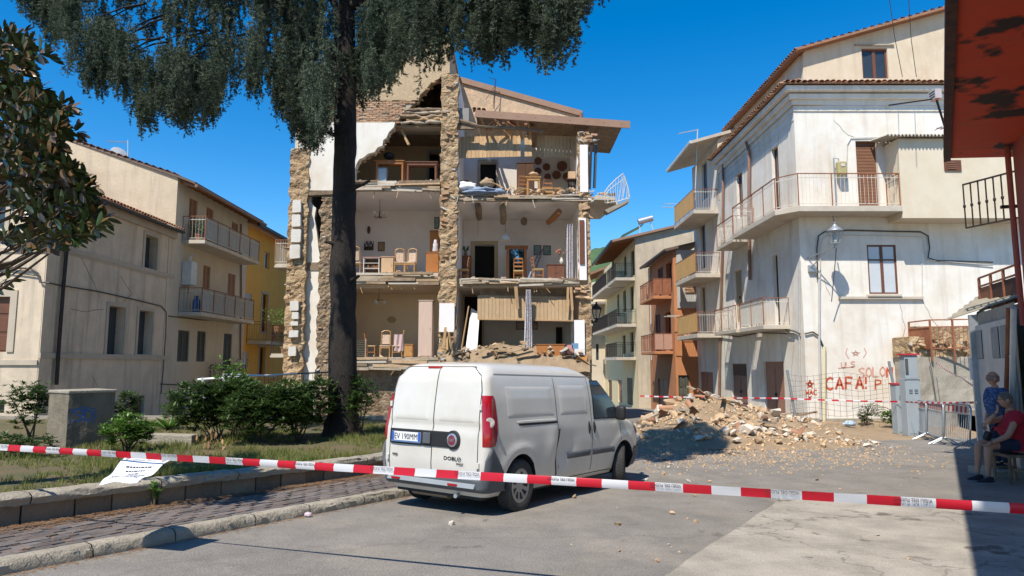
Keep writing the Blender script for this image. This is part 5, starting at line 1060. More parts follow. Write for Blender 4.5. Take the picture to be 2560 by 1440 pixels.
# pipes and cables on the white house
fl.line([(1856, 318), (1866, 335), (1872, 352), (1880, 380), (1879, 560), (1882, 700)], .07, 'downpipe', copper_m, .12); fl.line([(1806, 390), (1813, 400), (1812, 600), (1806, 800), (1802, 1040)], .06, 'downpipe', copper_m, .1)
fe.line([(2046, 700), (2046, 860), (2050, 1050)], .045, 'conduit', alu_m, .06); fe.line([(2058, 868), (2058, 960), (2058, 1062)], .06, 'conduit', mat('cream_pipe', (.62,.55,.36), bump=.03), .08); fe.line([(2042, 700), (2041, 620), (2045, 590), (2060, 580), (2120, 576), (2200, 578), (2300, 580), (2318, 590), (2322, 620), (2318, 645), (2340, 652), (2480, 656)], .025, 'cable', cable_m, .05)
fe.line([(2049, 720), (2049, 640), (2052, 600), (2070, 588), (2200, 588), (2305, 592), (2312, 630), (2316, 650), (2480, 664)], .018, 'cable', alu_m, .05); fe.line([(2010, 835), (2030, 830), (2045, 840), (2056, 866)], .03, 'cable', cable_m, .06); fe.line([(2304, 655), (2304, 745)], .015, 'cable', alu_m, .03)
fl.line([(1960, 822), (1990, 828), (2004, 835)], .03, 'cable', cable_m, .06); fl.line([(1780, 832), (1850, 842), (1900, 832), (1990, 834)], .025, 'cable', cable_m, .08); fl.line([(2001, 650), (2001, 830), (2003, 1050)], .03, 'conduit', alu_m, .04); fe.line([(2116, 455), (2116, 410), (2117, 362), (2126, 346), (2190, 344), (2205, 352), (2206, 372)], .015, 'cable', alu_m, .03)
fe.pbox('junction_box', steel_m, 2019, 664, 2036, 680, -.12, -.003); fe.pbox('plinth_strip', concrete_m, 2010, 1046, 2275, 1066, -.03, -.002)
mt = thing('gas_meter', 'yellowish gas meter on brackets beside the roller shuttered balcony door', 'meter', P(2107, 440, YE-.3)); pA, pB = P(2095, 402, YE-.35), P(2120, 436, YE-.35)
MB().box((pA.x, YE-.35, pB.z), (pB.x, YE-.12, pA.z)).build('case', mat('yellow_grey_enamel', (.42,.37,.17), (.36,.31,.15), 4, .7, rough=.5, bump=.02), mt, bevel=.05); MB().box((pA.x+.1, YE-.37, pA.z-.2), (pB.x-.1, YE-.351, pA.z-.1)).build('dial', opal, mt); MB().tube([V3(pA.x-.08, YE-.2, zf), V3(pA.x-.08, YE-.2, pA.z+.15), V3(pA.x+.1, YE-.2, pA.z+.12), V3(pA.x+.1, YE-.2, pA.z)], .025, 6).build('pipe', steel_m, mt)
# broken plaster with bricks at the low right edge of the front
hb = thing('exposed_brickwork', 'patch of bare brick and stone where plaster fell off the white house front', 'masonry', P(2258, 950, YE-.1))
pa, pb = P(2246, 950, YE-.05), P(2278, 852, YE-.05)
rough('rubble_face', darkrub, hb, pa.x, pb.x+.5, pa.z, pb.z, YE-.03, .02, .06, .1, .08, 21)
for k in range(26): inst('brick', brick_me, brick_m, hb, (rnd.uniform(pa.x+.1, pb.x+.3), YE-.1, pa.z + (pb.z-pa.z)*(k+.5)/26), (rnd.uniform(-.1,.1), rnd.uniform(-.08,.08), rnd.uniform(-.2,.2)), .9)
# graffiti, sprayed as strokes
red_p = mat('red_spray', (.50,.07,.03), (.58,.14,.06), 14, .7, bump=0); pale_p = mat('faded_red_spray', (.58,.27,.2), (.64,.4,.32), 14, .7, bump=0)
def strokes(parent, fac, name, m, runs, w_):
    mb = MB()
    for run in runs:
        q = [fac.pt(*fac.at(a, b), -.002) for a, b in run]
        fine = []
        for i in range(len(q)-1): fine += [q[i].lerp(q[i+1], t/3) for t in range(3)]
        ribbon(mb, fine + [q[-1]], w_, -fac.inn)
    return mb.build(name, m, parent, fix=False)
let = {'C': [[(1,.15),(.6,0),(.2,.15),(0,.5),(.2,.88),(.6,1),(1,.85)]], 'A': [[(0,1),(.5,0),(1,1)],[(.2,.62),(.8,.62)]], 'F': [[(0,1),(0,0),(.9,.05)],[(0,.5),(.7,.5)]], 'I': [[(0,0),(0,.6)],[(0,.85),(.02,1)]], 'S': [[(1,.1),(.5,0),(0,.2),(.3,.45),(.8,.55),(1,.8),(.5,1),(0,.9)]], 'O': [[(.5,0),(.05,.3),(.05,.7),(.5,1),(.95,.7),(.95,.3),(.5,0)]], 'L': [[(0,0),(0,1),(.9,1)]], 'N': [[(0,1),(0,0),(.9,1),(.95,0)]], 'U': [[(0,0),(.05,.8),(.5,1),(.95,.8),(1,0)]], 'W': [[(0,0),(.2,1),(.5,.35),(.8,1),(1,0)]], 'X': [[(0,0),(1,1)],[(1,0),(0,1)]], 'P': [[(0,1),(0,0),(.8,.05),(.9,.35),(0,.5)]], '*': [[(.5,0),(.8,1),(0,.38),(1,.38),(.2,1),(.5,0)]], 'D': [[(0,0),(0,1),(.6,.95),(1,.6),(.9,.25),(0,0)]]}
def word(parent, fac, txt, x, y, w_, h, m, sw, gap=1.3, dy=0):
    runs = []
    for i, ch in enumerate(txt):
        if ch == ' ': continue
        for r_ in let[ch]: runs.append([(x + i*w_*gap + a*w_, y + dy*i + b*h) for a, b in r_])
    return strokes(parent, fac, 'graffiti', m, runs, sw)
word(E, fe, 'CAFAI', 2064, 944, 19, 30, red_p, .075, 1.32, -.5); word(E, fe, 'P', 2188, 950, 16, 24, red_p, .05); word(E, fe, 'SOLO', 2147, 920, 14, 24, pale_p, .05, 1.25, -1); word(E, fe, 'N', 2217, 918, 14, 26, red_p, .06); word(E, fe, 'O', 2238, 916, 14, 26, pale_p, .035)
word(E, fe, 'UIS', 2103, 906, 10, 14, pale_p, .04, 1.2, -1); word(E, fe, '*', 2014, 950, 21, 20, red_p, .045); word(E, fe, 'WAC', 2014, 975, 8, 12, red_p, .04, 1.25); word(E, fe, 'X', 2020, 990, 9, 8, red_p, .04); word(E, fe, '*', 2128, 876, 22, 14, pale_p, .025); strokes(E, fe, 'graffiti', pale_p, [[(2095, 921), (2135, 917)], [(2118, 870), (2114, 884), (2122, 897)], [(2160, 870), (2166, 882), (2158, 895)]], .03)
# ------------------------------------------------------------------ wall lantern
def lantern(name, label, c, wall, s=1.0, m=iron_b, up=None):
    c = Vector(c); wall = Vector(wall); t = thing(name, label, 'street lamp', c); f = MB(); gl = mat('lantern_glass', (.45,.47,.46), bump=0, rough=.15, spec=.6)
    pr = lambda r_, z: [c + V3(r_*math.cos(R(60*k+30)), r_*math.sin(R(60*k+30)), z)*1.0 for k in range(6)]
    lo_, hi_ = pr(.12*s, -.25*s), pr(.24*s, .17*s)
    for a, b in zip(lo_, hi_): f.bar(a, b, .018*s, .018*s)
    for ring in (lo_, hi_):
        for k in range(6): f.bar(ring[k], ring[(k+1) % 6], .025*s, .025*s)
    f.build('frame', m, t)
    MB().lathe([(.27*s,.17*s),(.22*s,.25*s),(.10*s,.33*s),(.08*s,.38*s),(.04*s,.40*s),(.05*s,.46*s),(0,.5*s)], c, 12).build('cap', steel_m if m != iron_b else m, t, smooth=40)
    for k in range(6):
        a, b, d, e = lo_[k], lo_[(k+1) % 6], hi_[(k+1) % 6], hi_[k]; i_ = (c - (a+b+d+e)/4)*.06; 
    MB().lathe([(.05*s,-.2*s),(.07*s,-.05*s),(.05*s,.1*s)], c, 10).build('bulb', gl, t, smooth=60)
    MB().lathe([(.03*s,-.42*s),(.06*s,-.36*s),(.05*s,-.3*s),(.12*s,-.25*s)], c, 10).build('finial', m, t)
    MB().tube([c + V3(0,0,-.38*s), c.lerp(wall, .35) + V3(0,0,-.45*s), wall + V3(0,0,-.62*s)], .022*s, 6).build('bracket', m, t, smooth=60); MB().tube([c.lerp(wall, .3) + V3(0,0,-.44*s), c.lerp(wall, .75) + V3(0,0,-.85*s), wall + V3(0,0,-1.05*s)], .018*s, 6).build('brace', m, t, smooth=60)
    return t
lc = P(2088, 590, YE-1.0); lt = lantern('wall_lantern', 'grey street lantern on a bracket under the corner balcony', lc, (lc.x-.55, YE, lc.z), 1.0, steel_m)
MB().tube([lc + V3(0,0,.45), V3(lc.x, lc.y+.1, P(2090, 540, YE-.9).z)], .02, 6).build('stay', iron_b, lt)
MB().tube([lc + V3(.02,0,-.4), lc + V3(.05,.3,-1.2), lc + V3(.04,.6,-2.2)], .016, 6).build('cable', cable_m, lt)
lc2 = P(1491, 782, 30.5); lantern('street_lantern', 'black street lantern on the flank of the collapsed house by the narrow street', lc2, (XR1, 30.8, lc2.z), 1.0)
# ------------------------------------------------------------------ house with yellow balcony screens
YF0 = 33.05; YF1 = 37.9; Fh = thing('yellow_balcony_house', 'tall pale house whose three balconies carry yellow screens', 'house', (12, 35, -1.2)); zFt = P(1800, 352, YF0).z; zF0 = -1.2
ff = Fac(Fh, (XE, YF0, zF0), (0,1,0), (1,0,0), YF1-YF0, zFt-zF0, white_pl, .2)
ff.px(1751, 560, 1764, 672, 'glass', None, mat('blue_frame', (.08,.18,.36), bump=0, rough=.4)).px(1754, 405, 1768, 500, 'glass', None, mat('blue_frame', (.08,.18,.36))).px(1752, 716, 1765, 830, 'glass', None, mat('pale_frame', (.55,.52,.45), bump=0)).px(1750, 930, 1784, 1045, 'door', None, brown_door, panels=2).done()
MB().prism([V3(XE-.01, YF0-.02, zFt-3), V3(XE-.01, YF0-.02, zFt), P(1815, 332, YF0-.02), V3(XE+1.5, YF0-.02, zFt-3)], (0, .2, 0)).build('gable_wall', pale_pl, Fh)
q0 = P(1704, 414, YF1); MB().prism([(XE-1.35, YF0-.2, zFt-.2), (XE-1.35, YF0-.2, zFt-.05), (XE+2, YF0-.2, zFt+.9), (XE+2, YF0-.2, zFt+.75)], (0, 5.2, 0)).build('roof', slab_m, Fh); MB().bar((XE-1.4, YF0-.2, zFt-.12), (XE-1.4, YF1+.1, zFt-.12), .1, .14).build('gutter', alu_m, Fh)
yel = mat('yellow_screen', (.82,.57,.25), (.75,.50,.21), 3, .7, (.6,.38,.13), .3, 1, bump=.05, rough=.8, sub=.4)
for y_, lb in ((533, 'topmost balcony with yellow screens and an aerial pole'), (692, 'middle balcony with yellow screens and blue door'), (842, 'lowest balcony with yellow screens above the street doors')):
    z_ = P(1770, y_-8, YF0+.3).z; balcony(lb, [(XE, YF0+.25), (XE-1.2, YF0+.25), (XE-1.2, YF1-.6), (XE, YF1-.6)], (1,0), z_, [(XE,YF0+.2), (XE-1.24,YF0+.2), (XE-1.24,YF1-.55), (XE,YF1-.55)], 'balconies with yellow screens', iron_w, 1.05, .11, [1], yel, th=.2, outp=True)
    for k in range(2): 
        if y_ != 692: MB().tube([V3(XE-1.2, YF1-1.2+k*.8, z_+1.1), V3(XE-1.9, YF1-1.2+k*.8, z_+1.12)], .02, 5).build('clothes_pole', alu_m, [o for o in C.objects if o.get('label') == lb][0])
yagi('pole_aerial', 'tall comb aerial on a pole at the topmost yellow balcony', V3(XE-1.1, YF0+.4, P(1742, 500, YF0+.4).z), P(1744, 325, YF0+.4), P(1697, 334, YF0+.2), P(1746, 324, YF0+.6), 10, .3, .016)
# ------------------------------------------------------------------ orange house
YG0 = 38.0; YG1 = 45; XG = 9.05; Og = thing('orange_house', 'narrow terracotta orange house between the yellow balcony house and cream terrace', 'house', (10, 41, -1.4)); zG0 = -1.5; zGt = P(1687, 628, YG0).z
fg = Fac(Og, (XG, YG0, zG0), (0,1,0), (1,0,0), YG1-YG0, zGt-zG0, orange_pl, .22)
fg.px(1645, 668, 1658, 740, 'shut', None, wood_b).px(1666, 655, 1680, 735, 'dark').px(1640, 785, 1652, 880, 'shut', None, wood_b).px(1664, 780, 1678, 880, 'dark').px(1646, 948, 1668, 1030, 'door', None, brown_door).done()
fh = Fac(Og, (XG, YG0, zG0), (1,0,0), (0,1,0), 1.25, zGt-zG0, orange_pl, .2); fh.px(1697, 938, 1724, 1035, 'door', None, shutter_g, grille=1, panels=3).done()
MB().prism([V3(XG-.5, YG0-.25, zGt-.05), V3(XG-.5, YG0-.25, zGt+.1), V3(XG+1.6, YG0-.25, zGt+.6), V3(XG+1.6, YG0-.25, zGt+.45)], (0, 7.2, 0)).build('roof', mat('brown_roof', (.16,.11,.085)), Og); MB().bar((XG-.52, YG0-.25, zGt), (XG-.52, YG1, zGt), .1, .12).build('gutter', iron_b, Og)
pa, pb = P(1694, 770, YG0-.06), P(1736, 625, YG0-.06); MB().box((pa.x, YG0-.06, pa.z), (pb.x+.3, YG0-.004, pb.z)).build('render_patch', concrete_m if False else mat('grey_render', (.46,.45,.43), (.36,.35,.33), 2, .8, bump=.3), Og)
pa, pb = P(1713, 732, YG0-.09), P(1736, 695, YG0-.09); bp_ = MB().box((pa.x, YG0-.08, pa.z), (pb.x+.3, YG0-.062, pb.z)).build('brick_patch', brick_m, Og)
for j in range(9):
    for i in range(4): inst('brick', brick_me, brick_m, bp_, (pa.x + .13 + i*.26 + (.1 if j % 2 else 0), YG0-.09, pa.z + .05 + j*.092))
for a_, lb, pn in ((748, 'upper rusty balcony on the orange house', rust_m), (886, 'lower rusty balcony on the orange house', mat('pinkish_sheet', (.45,.27,.2), (.38,.22,.16), 5, .7, bump=.1))):
    balcony(lb, [(XG, YG0+.6), (XG-1.0, YG0+.6), (XG-1.0, YG0+4.6), (XG, YG0+4.6)], (1,0), P(1660, a_-8, YG0+.6).z, [(XG,YG0+.55), (XG-1.03,YG0+.55), (XG-1.03,YG0+4.65), (XG,YG0+4.65)], 'balconies of the orange house', rust_m, 1.0, .12, [0], pn, sm=orange_pl)
fg.line([(1628, 655), (1630, 760), (1632, 900)], .05, 'downpipe', alu_m, .08)
# ------------------------------------------------------------------ cream terrace further down the street
YH0 = 46; XH = 8.4; Hh = thing('lemon_terrace_house', 'pale lemon house with black railed balconies down the narrow street', 'house', (12, 55, -2)); zH0 = -1.8; zHt = P(1595, 596, YH0).z
fi = Fac(Hh, (XH, YH0, zH0), (0,1,0), (1,0,0), 22, zHt-zH0, lemon_pl, .25)
for r_ in ((1577,625,1587,690),(1560,640,1566,690),(1576,715,1584,775),(1558,725,1565,780),(1543,735,1548,790),(1576,830,1584,880),(1557,838,1564,885),(1530,650,1535,700)): fi.px(*r_, 'glass', None, wood_d)
fi.px(1568, 945, 1582, 1012, 'door', None, shutter_g).px(1545, 950, 1555, 1005, 'door', None, brown_door).px(1520, 950, 1530, 1000, 'door', None, wood_d).done()
MB().prism([V3(XH+.012, YH0, zH0), V3(XH+.012, YH0, zHt), P(1740, 560, YH0), V3(XH+6, YH0, zH0)], (0,.3,0)).build('gable_wall', cream_pl, Hh)
zz = zHt; MB().prism([V3(XH-1.6, YH0-.3, zz-.3), V3(XH-1.6, YH0-.3, zz-.14), V3(XH+7, YH0-.3, zz+1.9), V3(XH+7, YH0-.3, zz+1.75)], (0, 11, 0)).build('roof', fascia_m, Hh); MB().bar((XH-1.65, YH0-.3, zz-.25), (XH-1.65, YH0+11, zz-.25), .12, .16).build('gutter', iron_b, Hh)
for k in range(13): MB().bar((XH, YH0+.3+k*.8, zz-.02), (XH-1.5, YH0+.3+k*.8, zz-.36), .09, .12).build('rafter_end', wood_r, Hh)
GB = 'black railed balconies of the lemon house'
for (a_, y0, y1, lb) in ((706, YH0+.3, YH0+4.5, 'top near balcony of the lemon house'), (742, YH0+5, YH0+14, 'top far balcony of the lemon house with dark screens'), (822, YH0+.2, YH0+4.2, 'middle near balcony of the lemon house with white scrollwork'), (842, YH0+4.6, YH0+14, 'middle far balcony of the lemon house with dark screens'), (905, YH0+.5, YH0+6, 'lowest balcony of the lemon house above the doors')):
    px_ = 1580 if y0 < YH0+1 else 1530; z_ = P(px_, a_-12, y0).z if y0 < YH0+1 else None
    if z_ is None: z_ = lastz
    lastz = z_; balcony(lb, [(XH, y0), (XH-1.3, y0), (XH-1.3, y1), (XH, y1)], (1,0), z_, [(XH,y0-.05), (XH-1.33,y0-.05), (XH-1.33,y1+.05), (XH,y1+.05)], GB, iron_b, 1.0, .12, [1] if 'dark' in lb else None, mat('dark_screen', (.03,.032,.035), bump=0, rough=.6), th=.2)
wt = thing('solar_boiler', 'white solar water tank on the roof above the lemon house', 'water tank', P(1625, 565, 52)); q = P(1625, 558, 52); MB().tube([q + V3(-.9,0,.1), q + V3(.2,0,.4)], .24, 12).build('tank', steel_m, wt, smooth=50); MB().prism([q + V3(-2.2,0,-1), q + V3(-.5,0,-.1), q + V3(-.5,1.6,-.1), q + V3(-2.2,1.6,-1)], (0,0,.06)).build('panel', glass_d, wt); MB().bar(q + V3(0,0,.2), q + V3(.4,0,-1.2), .06, .06).build('leg', alu_m, wt); MB().bar(q + V3(-.8,0,.1), q + V3(-.8,0,-1.2), .06, .06).build('leg', alu_m, wt)
hz_ = thing('distant_row_house', 'far pale house with red roof at the end of the narrow street', 'house', (8, 78, -3)); fj = Fac(hz_, (6.2, 70, -3), (1,0,0), (0,1,0), 9, 10.2, lemon_pl, .2); fj.px(1446, 760, 1452, 800, 'glass', None, wood_d).px(1470, 845, 1476, 880, 'shut', None, wood_d).px(1490, 900, 1497, 940, 'glass', None, wood_d).done(); MB().prism([(5.6, 69.5, 7.2), (5.6, 69.5, 7.4), (11, 69.5, 9), (15.6, 69.5, 7.4), (15.6, 69.5, 7.2)], (0, 9, 0)).build('roof', tile_m, hz_)
h2 = thing('pale_end_house', 'pale house with grey balcony slabs glimpsed beside the collapsed wall', 'house', (5, 60, -2)); Fk = Fac(h2, (6.35, 62, -3), (1,0,0), (0,1,0), 2.6, P(1480, 705, 62).z+3, pale_pl, .2); Fk.px(1478, 745, 1483, 775, 'dark').px(1478, 800, 1483, 840, 'dark').px(1490, 860, 1497, 900, 'dark').done(); MB().prism([(6, 61.6, P(1480, 700, 62).z), (9.5, 61.6, P(1480, 690, 62).z+1), (9.5, 61.6, P(1480, 690, 62).z+1.2), (6, 61.6, P(1480, 700, 62).z+.2)], (0, 7, 0)).build('roof', tile_m, h2)
for z_ in (P(1480, 815, 61).z, P(1480, 760, 61).z): MB().box((6.2, 60.8, z_), (9, 61.99, z_+.2)).build('balcony_slab', slab_m, h2)
# ------------------------------------------------------------------ retaining wall, stairs and railings on the right
rt = thing('retaining_wall', 'cracked cement faced retaining wall with rubble top beside the white house', 'wall', (12.4, 20.4, G(20)))
zt = P(2350, 892, 22.7).z; X0 = P(2292, 980, 22.7).x; X1 = P(2470, 980, 22.7).x
rough('cement_face', concrete_m, rt, X0, X1, G(22.7)-.1, zt, 22.7, 1.2, .06, .2, .04, 31); rough('rubble_top', rubble, rt, X0-.05, X1, zt, P(2350, 842, 23).z, 23.0, .9, .1, .14, .06, 33); MB().box((X0+.6, 23.6, zt), (X1+2, 23.95, P(2350, 815, 23.4).z)).build('rubble_wall', rubble, rt)
for k in range(40): stone(rt, (rnd.uniform(X0, X1), 22.95 + rnd.uniform(-.1,.1), zt + rnd.uniform(.0, .5)), rnd.uniform(.07,.14))
MB().tube([P(2322, 892, 22.5), P(2330, 930, 22.5), P(2342, 1010, 22.5)], .012, 5).build('hanging_wire', cable_m, rt)
for k in range(4): MB().box((X1-1.1, 20.4+k*.32, G(20)-.1), (X1+.8, 22.6, G(20)+.17*(k+1))).build('step', concrete_m, rt)
zr0 = P(2330, 880, 22.5).z; r_l = [P(2275, 860, 23.9), P(2328, 860, 22.6), P(2442, 860, 22.2)]
rr = thing('rusty_railing', 'rust brown iron railing with one solid panel on top of the retaining wall', 'railing', r_l[1])
for i, (a, b) in enumerate(zip(r_l, r_l[1:])):
    a = V3(a.x, a.y, 0); b = V3(b.x, b.y, 0); U_ = V3(0,0,1); h_ = P(2328, 800, 22.6).z - zr0
    for dz in (h_, h_*.78, .12): MB().bar(a + U_*(zr0+dz), b + U_*(zr0+dz), .04, .04).build('rail', rust_m, rr)
    for k in (range(1, 3) if i else range(2)): p = a.lerp(b, k/(2 if i else 1)); MB().bar(p + U_*(zr0-.3), p + U_*(zr0+h_), .05, .05).build('post', rust_m, rr)
    if i: s = MB(); bars(s, a, b, zr0+.12, zr0+h_*.78, .11, .011); stuff(s.build('railing_bars', rust_m, rr, fix=False))
    else: MB().prism([a + U_*(zr0+.1), b + U_*(zr0+.1), b + U_*(zr0+h_*.76), a + U_*(zr0+h_*.76)], (0,.01,0)).build('panel', rust_m, rr)
# garage block
g1 = V3(10.74, 15.8, 0); g2 = V3(9.27, 12.55, 0); gd = (g1-g2).normalized(); gi = V3(gd.y, -gd.x, 0); zg0 = -.7; zg1 = P(2440, 786, 15.8).z
ga = thing('garage_block', 'low block with pale sheet metal garage doors behind the two men', 'garage', (10, 14.2, zg0)); fG = Fac(ga, (g2.x, g2.y, zg0), gd, gi, (g1-g2).length, zg1-zg0, concrete_m, .2)
shm = mat('grey_sheet_door', (.50,.50,.48), (.42,.42,.41), 2, .8, (.33,.30,.26), .4, 1.5, (.34,.28,.22), .4, rough=.55, bump=.04)
L_ = fG.W
fG.done(); MB().prism([g2 + gi*.25 + V3(0,0,zg0), g1 + gi*.25 + V3(0,0,zg0), g1 + gi*4 + V3(0,0,zg0), g2 + gi*4 + V3(0,0,zg0)], (0,0,zg1-zg0)).build('block', concrete_m, ga)
nd = 4
for k in range(nd):
    a = .22 + (L_-.42)*k/nd; b = .22 + (L_-.42)*(k+1)/nd - .015; o = fG.bx(MB(), a, .06, b, zg1-zg0-.28, -.06, -.004).build('door_leaf', shm, ga); hz = zg1-zg0-.28
    if k in (0, 1, 3):
        fG.bx(MB(), a+.1, hz-.75, b-.08, hz-.12, -.072, -.0605).build('grille_back', iron_b, o)
        s = MB()
        for j in range(11): x = a+.11 + (b-a-.2)*j/10; fG.bx(s, x, hz-.74, x+.016, hz-.13, -.085, -.073)
        stuff(s.build('grille_bars', steel_m, o))
fG.bx(MB(), L_-.2, 0, L_-.06, zg1-zg0-.02, -.16, -.002).build('post', steel_m, ga); fG.bx(MB(), L_-.205, zg1-zg0-1.5, L_-.055, zg1-zg0-1.0, -.2, -.161).build('paper_roll', cloth_w, ga)
fG.line([(2537, 770), (2534, 900), (2530, 1000)], .04, 'pipe', rust_m, .1); fG.line([(2551, 770), (2548, 900), (2546, 1100)], .05, 'pipe', alu_m, .1)
# red house: soffit slab overhead, wall, pillar
red_s = mat('peeling_red_paint', (.58,.07,.026), (.50,.06,.024), 1.5, .8, (.34,.09,.05), .5, 1.2, bump=.2, spots=(.03,.022,.02), spot_s=.8, spot_t=.56, rough=.8, stretch=(1,1,1))
Rh = thing('red_house', 'red house with a broad peeling overhang above the seated man', 'house', (7, 5, 0)); zs = 5.66; K = V3(8.92, 13.52, 0); uu = V3(.53,.848,0); vv = V3(.848,-.53,0)
q = [K, K + V3(4.5,-.35,0), K + V3(4.5,-.35,0) - uu*20 + vv*3, K - uu*18]
MB().prism([V3(a.x, a.y, zs) for a in q], (0,0,.22)).build('overhang_slab', red_s, Rh)
MB().bar(K - vv*.055 + V3(0,0,zs+.02), K - vv*.055 - uu*18 + V3(0,0,zs+.02), .12, .16).build('edge_flashing', mat('rusty_flashing', (.035,.028,.026), (.14,.05,.03), 5, .8, bump=.3), Rh)
MB().prism([V3(*(K + V3(.85,-.45,0)).xy, zs-.012), V3(*(K + V3(2.6,-.6,0)).xy, zs-.012), V3(*(K + V3(2.4,-1.5,0)).xy, zs-.012), V3(*(K + V3(.75,-1.15,0)).xy, zs-.012)], (0,0,.008)).build('cement_patch', concrete_m, Rh)
pk_red = mat('dull_red_paint', (.40,.10,.075), (.34,.08,.06), 1.5, .8, (.30,.14,.11), .4, 1, bump=.1)
w0 = V3(9.62, 12.75, 0); w1 = w0 - gd*9
for z0_, z1_, m_ in ((zg0, 2.3, white_pl), (2.3, zs-.001, pk_red)): MB().prism([w0 + V3(0,0,z0_), w1 + V3(0,0,z0_), w1 + gi*4 + V3(0,0,z0_), w0 + gi*4 + V3(0,0,z0_)], (0,0,z1_-z0_)).build('wall', m_, Rh)
for (a_, b_) in ((4.3, 4.0),): MB().cbox((a_, b_, zs/2-.15), (.3,.3,zs+.298)).build('pillar', pk_red, Rh)
MB().prism([V3(*UV(-5, 4).xy, zs), V3(*UV(10, 4).xy, zs), V3(*UV(10, 9).xy, zs), V3(*UV(-5, 9).xy, zs)], (0,0,5)).build('upper_storey', pk_red, Rh)
MB().tube([V3(9.52, 12.75, zs), V3(9.5, 12.72, 4.6), V3(9.38, 12.55, 3.4), V3(9.36, 12.5, 2.2)], .05, 8).build('downpipe', pk_red, Rh)
fl_ = thing('flood_light', 'floodlight on a thin arm fixed to the red overhang edge', 'floodlight', P(2338, 240, 12.3)); k_ = P(2338, 238, 12.3); MB().cbox(k_, (.12,.2,.18)).build('housing', alu_m, fl_)
for j in range(3): MB().cbox(k_ + V3(-.062,0,-.05+.05*j), (.004,.16,.02)).build('fin', iron_b, fl_)
MB().tube([P(2222, 263, 12.3), P(2330, 248, 12.3)], .014, 6).build('arm', iron_b, fl_); MB().bar(k_, K - uu*1.2 + V3(-.05,0,zs+.1), .03, .03).build('bracket', iron_b, fl_)
yagi('balcony_aerial', 'long comb aerial fixed under the red overhang', V3(*(K + V3(1.3,-.5,0)).xy, zs), P(2480, 318, 12.9), P(2342, 321, 12.9), P(2570, 300, 12.9), 16, .25, .014, steel_m)
# black balcony railing over the garages
ra, rb = P(2410, 500, 15.1), P(2570, 500, 13.8); zt_ = P(2410, 462, 15.1).z; z0_ = P(2410, 570, 15.1).z
br = thing('black_railing', 'black iron balcony railing with knuckled bars beside the red house', 'railing', V3(ra.x, ra.y, z0_))
for z_ in (zt_, z0_): MB().bar(V3(ra.x, ra.y, z_), V3(rb.x, rb.y, z_), .05, .03).build('rail', iron_b, br)
for k in range(9):
    p = ra.lerp(rb, k/8); o = MB().bar(V3(p.x, p.y, z0_), V3(p.x, p.y, zt_), .022, .022).build('baluster', iron_b, br); MB().lathe([(.012,-.05),(.03,-.02),(.03,.02),(.012,.05)], V3(p.x, p.y, (zt_+z0_)/2), 8).build('knuckle', iron_b, o)
MB().bar(V3(rb.x-.5, rb.y+.1, z0_+.2), V3(rb.x+.6, rb.y-.2, z0_+.2), .08, .06).build('bracket', iron_b, br); MB().prism([V3(ra.x+.9, ra.y-.6, z0_-.03), V3(rb.x, rb.y, z0_-.03), V3(rb.x+1, rb.y+1, z0_-.03), V3(ra.x+1.5, ra.y+.3, z0_-.03)], (0,0,.03)).build('floor', iron_b, br)
la, lb_ = P(2447, 700, 17.6), P(2545, 700, 15.1); zl0 = zg1+.02; zl1 = zl0+1.05
lr = thing('landing_railing', 'rusty landing railing with dark sheet panels above the garage doors', 'railing', V3(la.x, la.y, zl0))
for z_ in (zl1, zl1-.22, zl0+.15): MB().bar(V3(la.x, la.y, z_), V3(lb_.x, lb_.y, z_), .04, .04).build('rail', rust_m, lr)
for k in range(4): p = la.lerp(lb_, k/3); MB().bar(V3(p.x, p.y, zl0-.1), V3(p.x, p.y, zl1), .05, .05).build('post', rust_m, lr)
for k in range(3): p, q_ = la.lerp(lb_, k/3+.02), la.lerp(lb_, (k+1)/3-.02); MB().prism([V3(p.x,p.y,zl0+.2), V3(q_.x,q_.y,zl0+.2), V3(q_.x,q_.y,zl1-.26), V3(p.x,p.y,zl1-.26)], (.01,.01,0)).build('panel', rust_m if k == 0 else mat('dark_rust_sheet', (.07,.032,.025), (.10,.045,.03), 4, .8, bump=.1), lr)
c0, c1, c2, c3 = P(2364, 801, 16.3), P(2452, 735, 18.3), P(2545, 742, 14.5), P(2545, 728, 17.2)
s_ = MB(); fn = lambda a, b: (c0*(1-a) + c2*a)*(1-b) + (c1*(1-a) + c3*a)*b + V3(0,0,.03*math.sin(b*40))
s_.grid(fn, 6, 60); g_ = MB().grid(lambda a, b: fn(a, b) + V3(0,0,-.012), 6, 60); s_.add(g_.v, g_.f)
cw = thing('sheet_canopy', 'tilted corrugated sheet canopy over the garage corner', 'canopy', c0); s_.build('sheet', mat('old_corrugated_sheet', (.34,.30,.22), (.24,.21,.16), 3, .8, (.2,.16,.11), .5, 2, bump=.2), cw, smooth=80); MB().bar(fn(.6,.1) + V3(0,0,-.03), fn(.6,.9) + V3(0,0,-.05), .05, .05).build('bearer', wood_o, cw); MB().bar(fn(.62,.5) + V3(0,0,-.05), V3(10.6,15.5,zg1), .05, .05).build('prop', iron_b, cw)
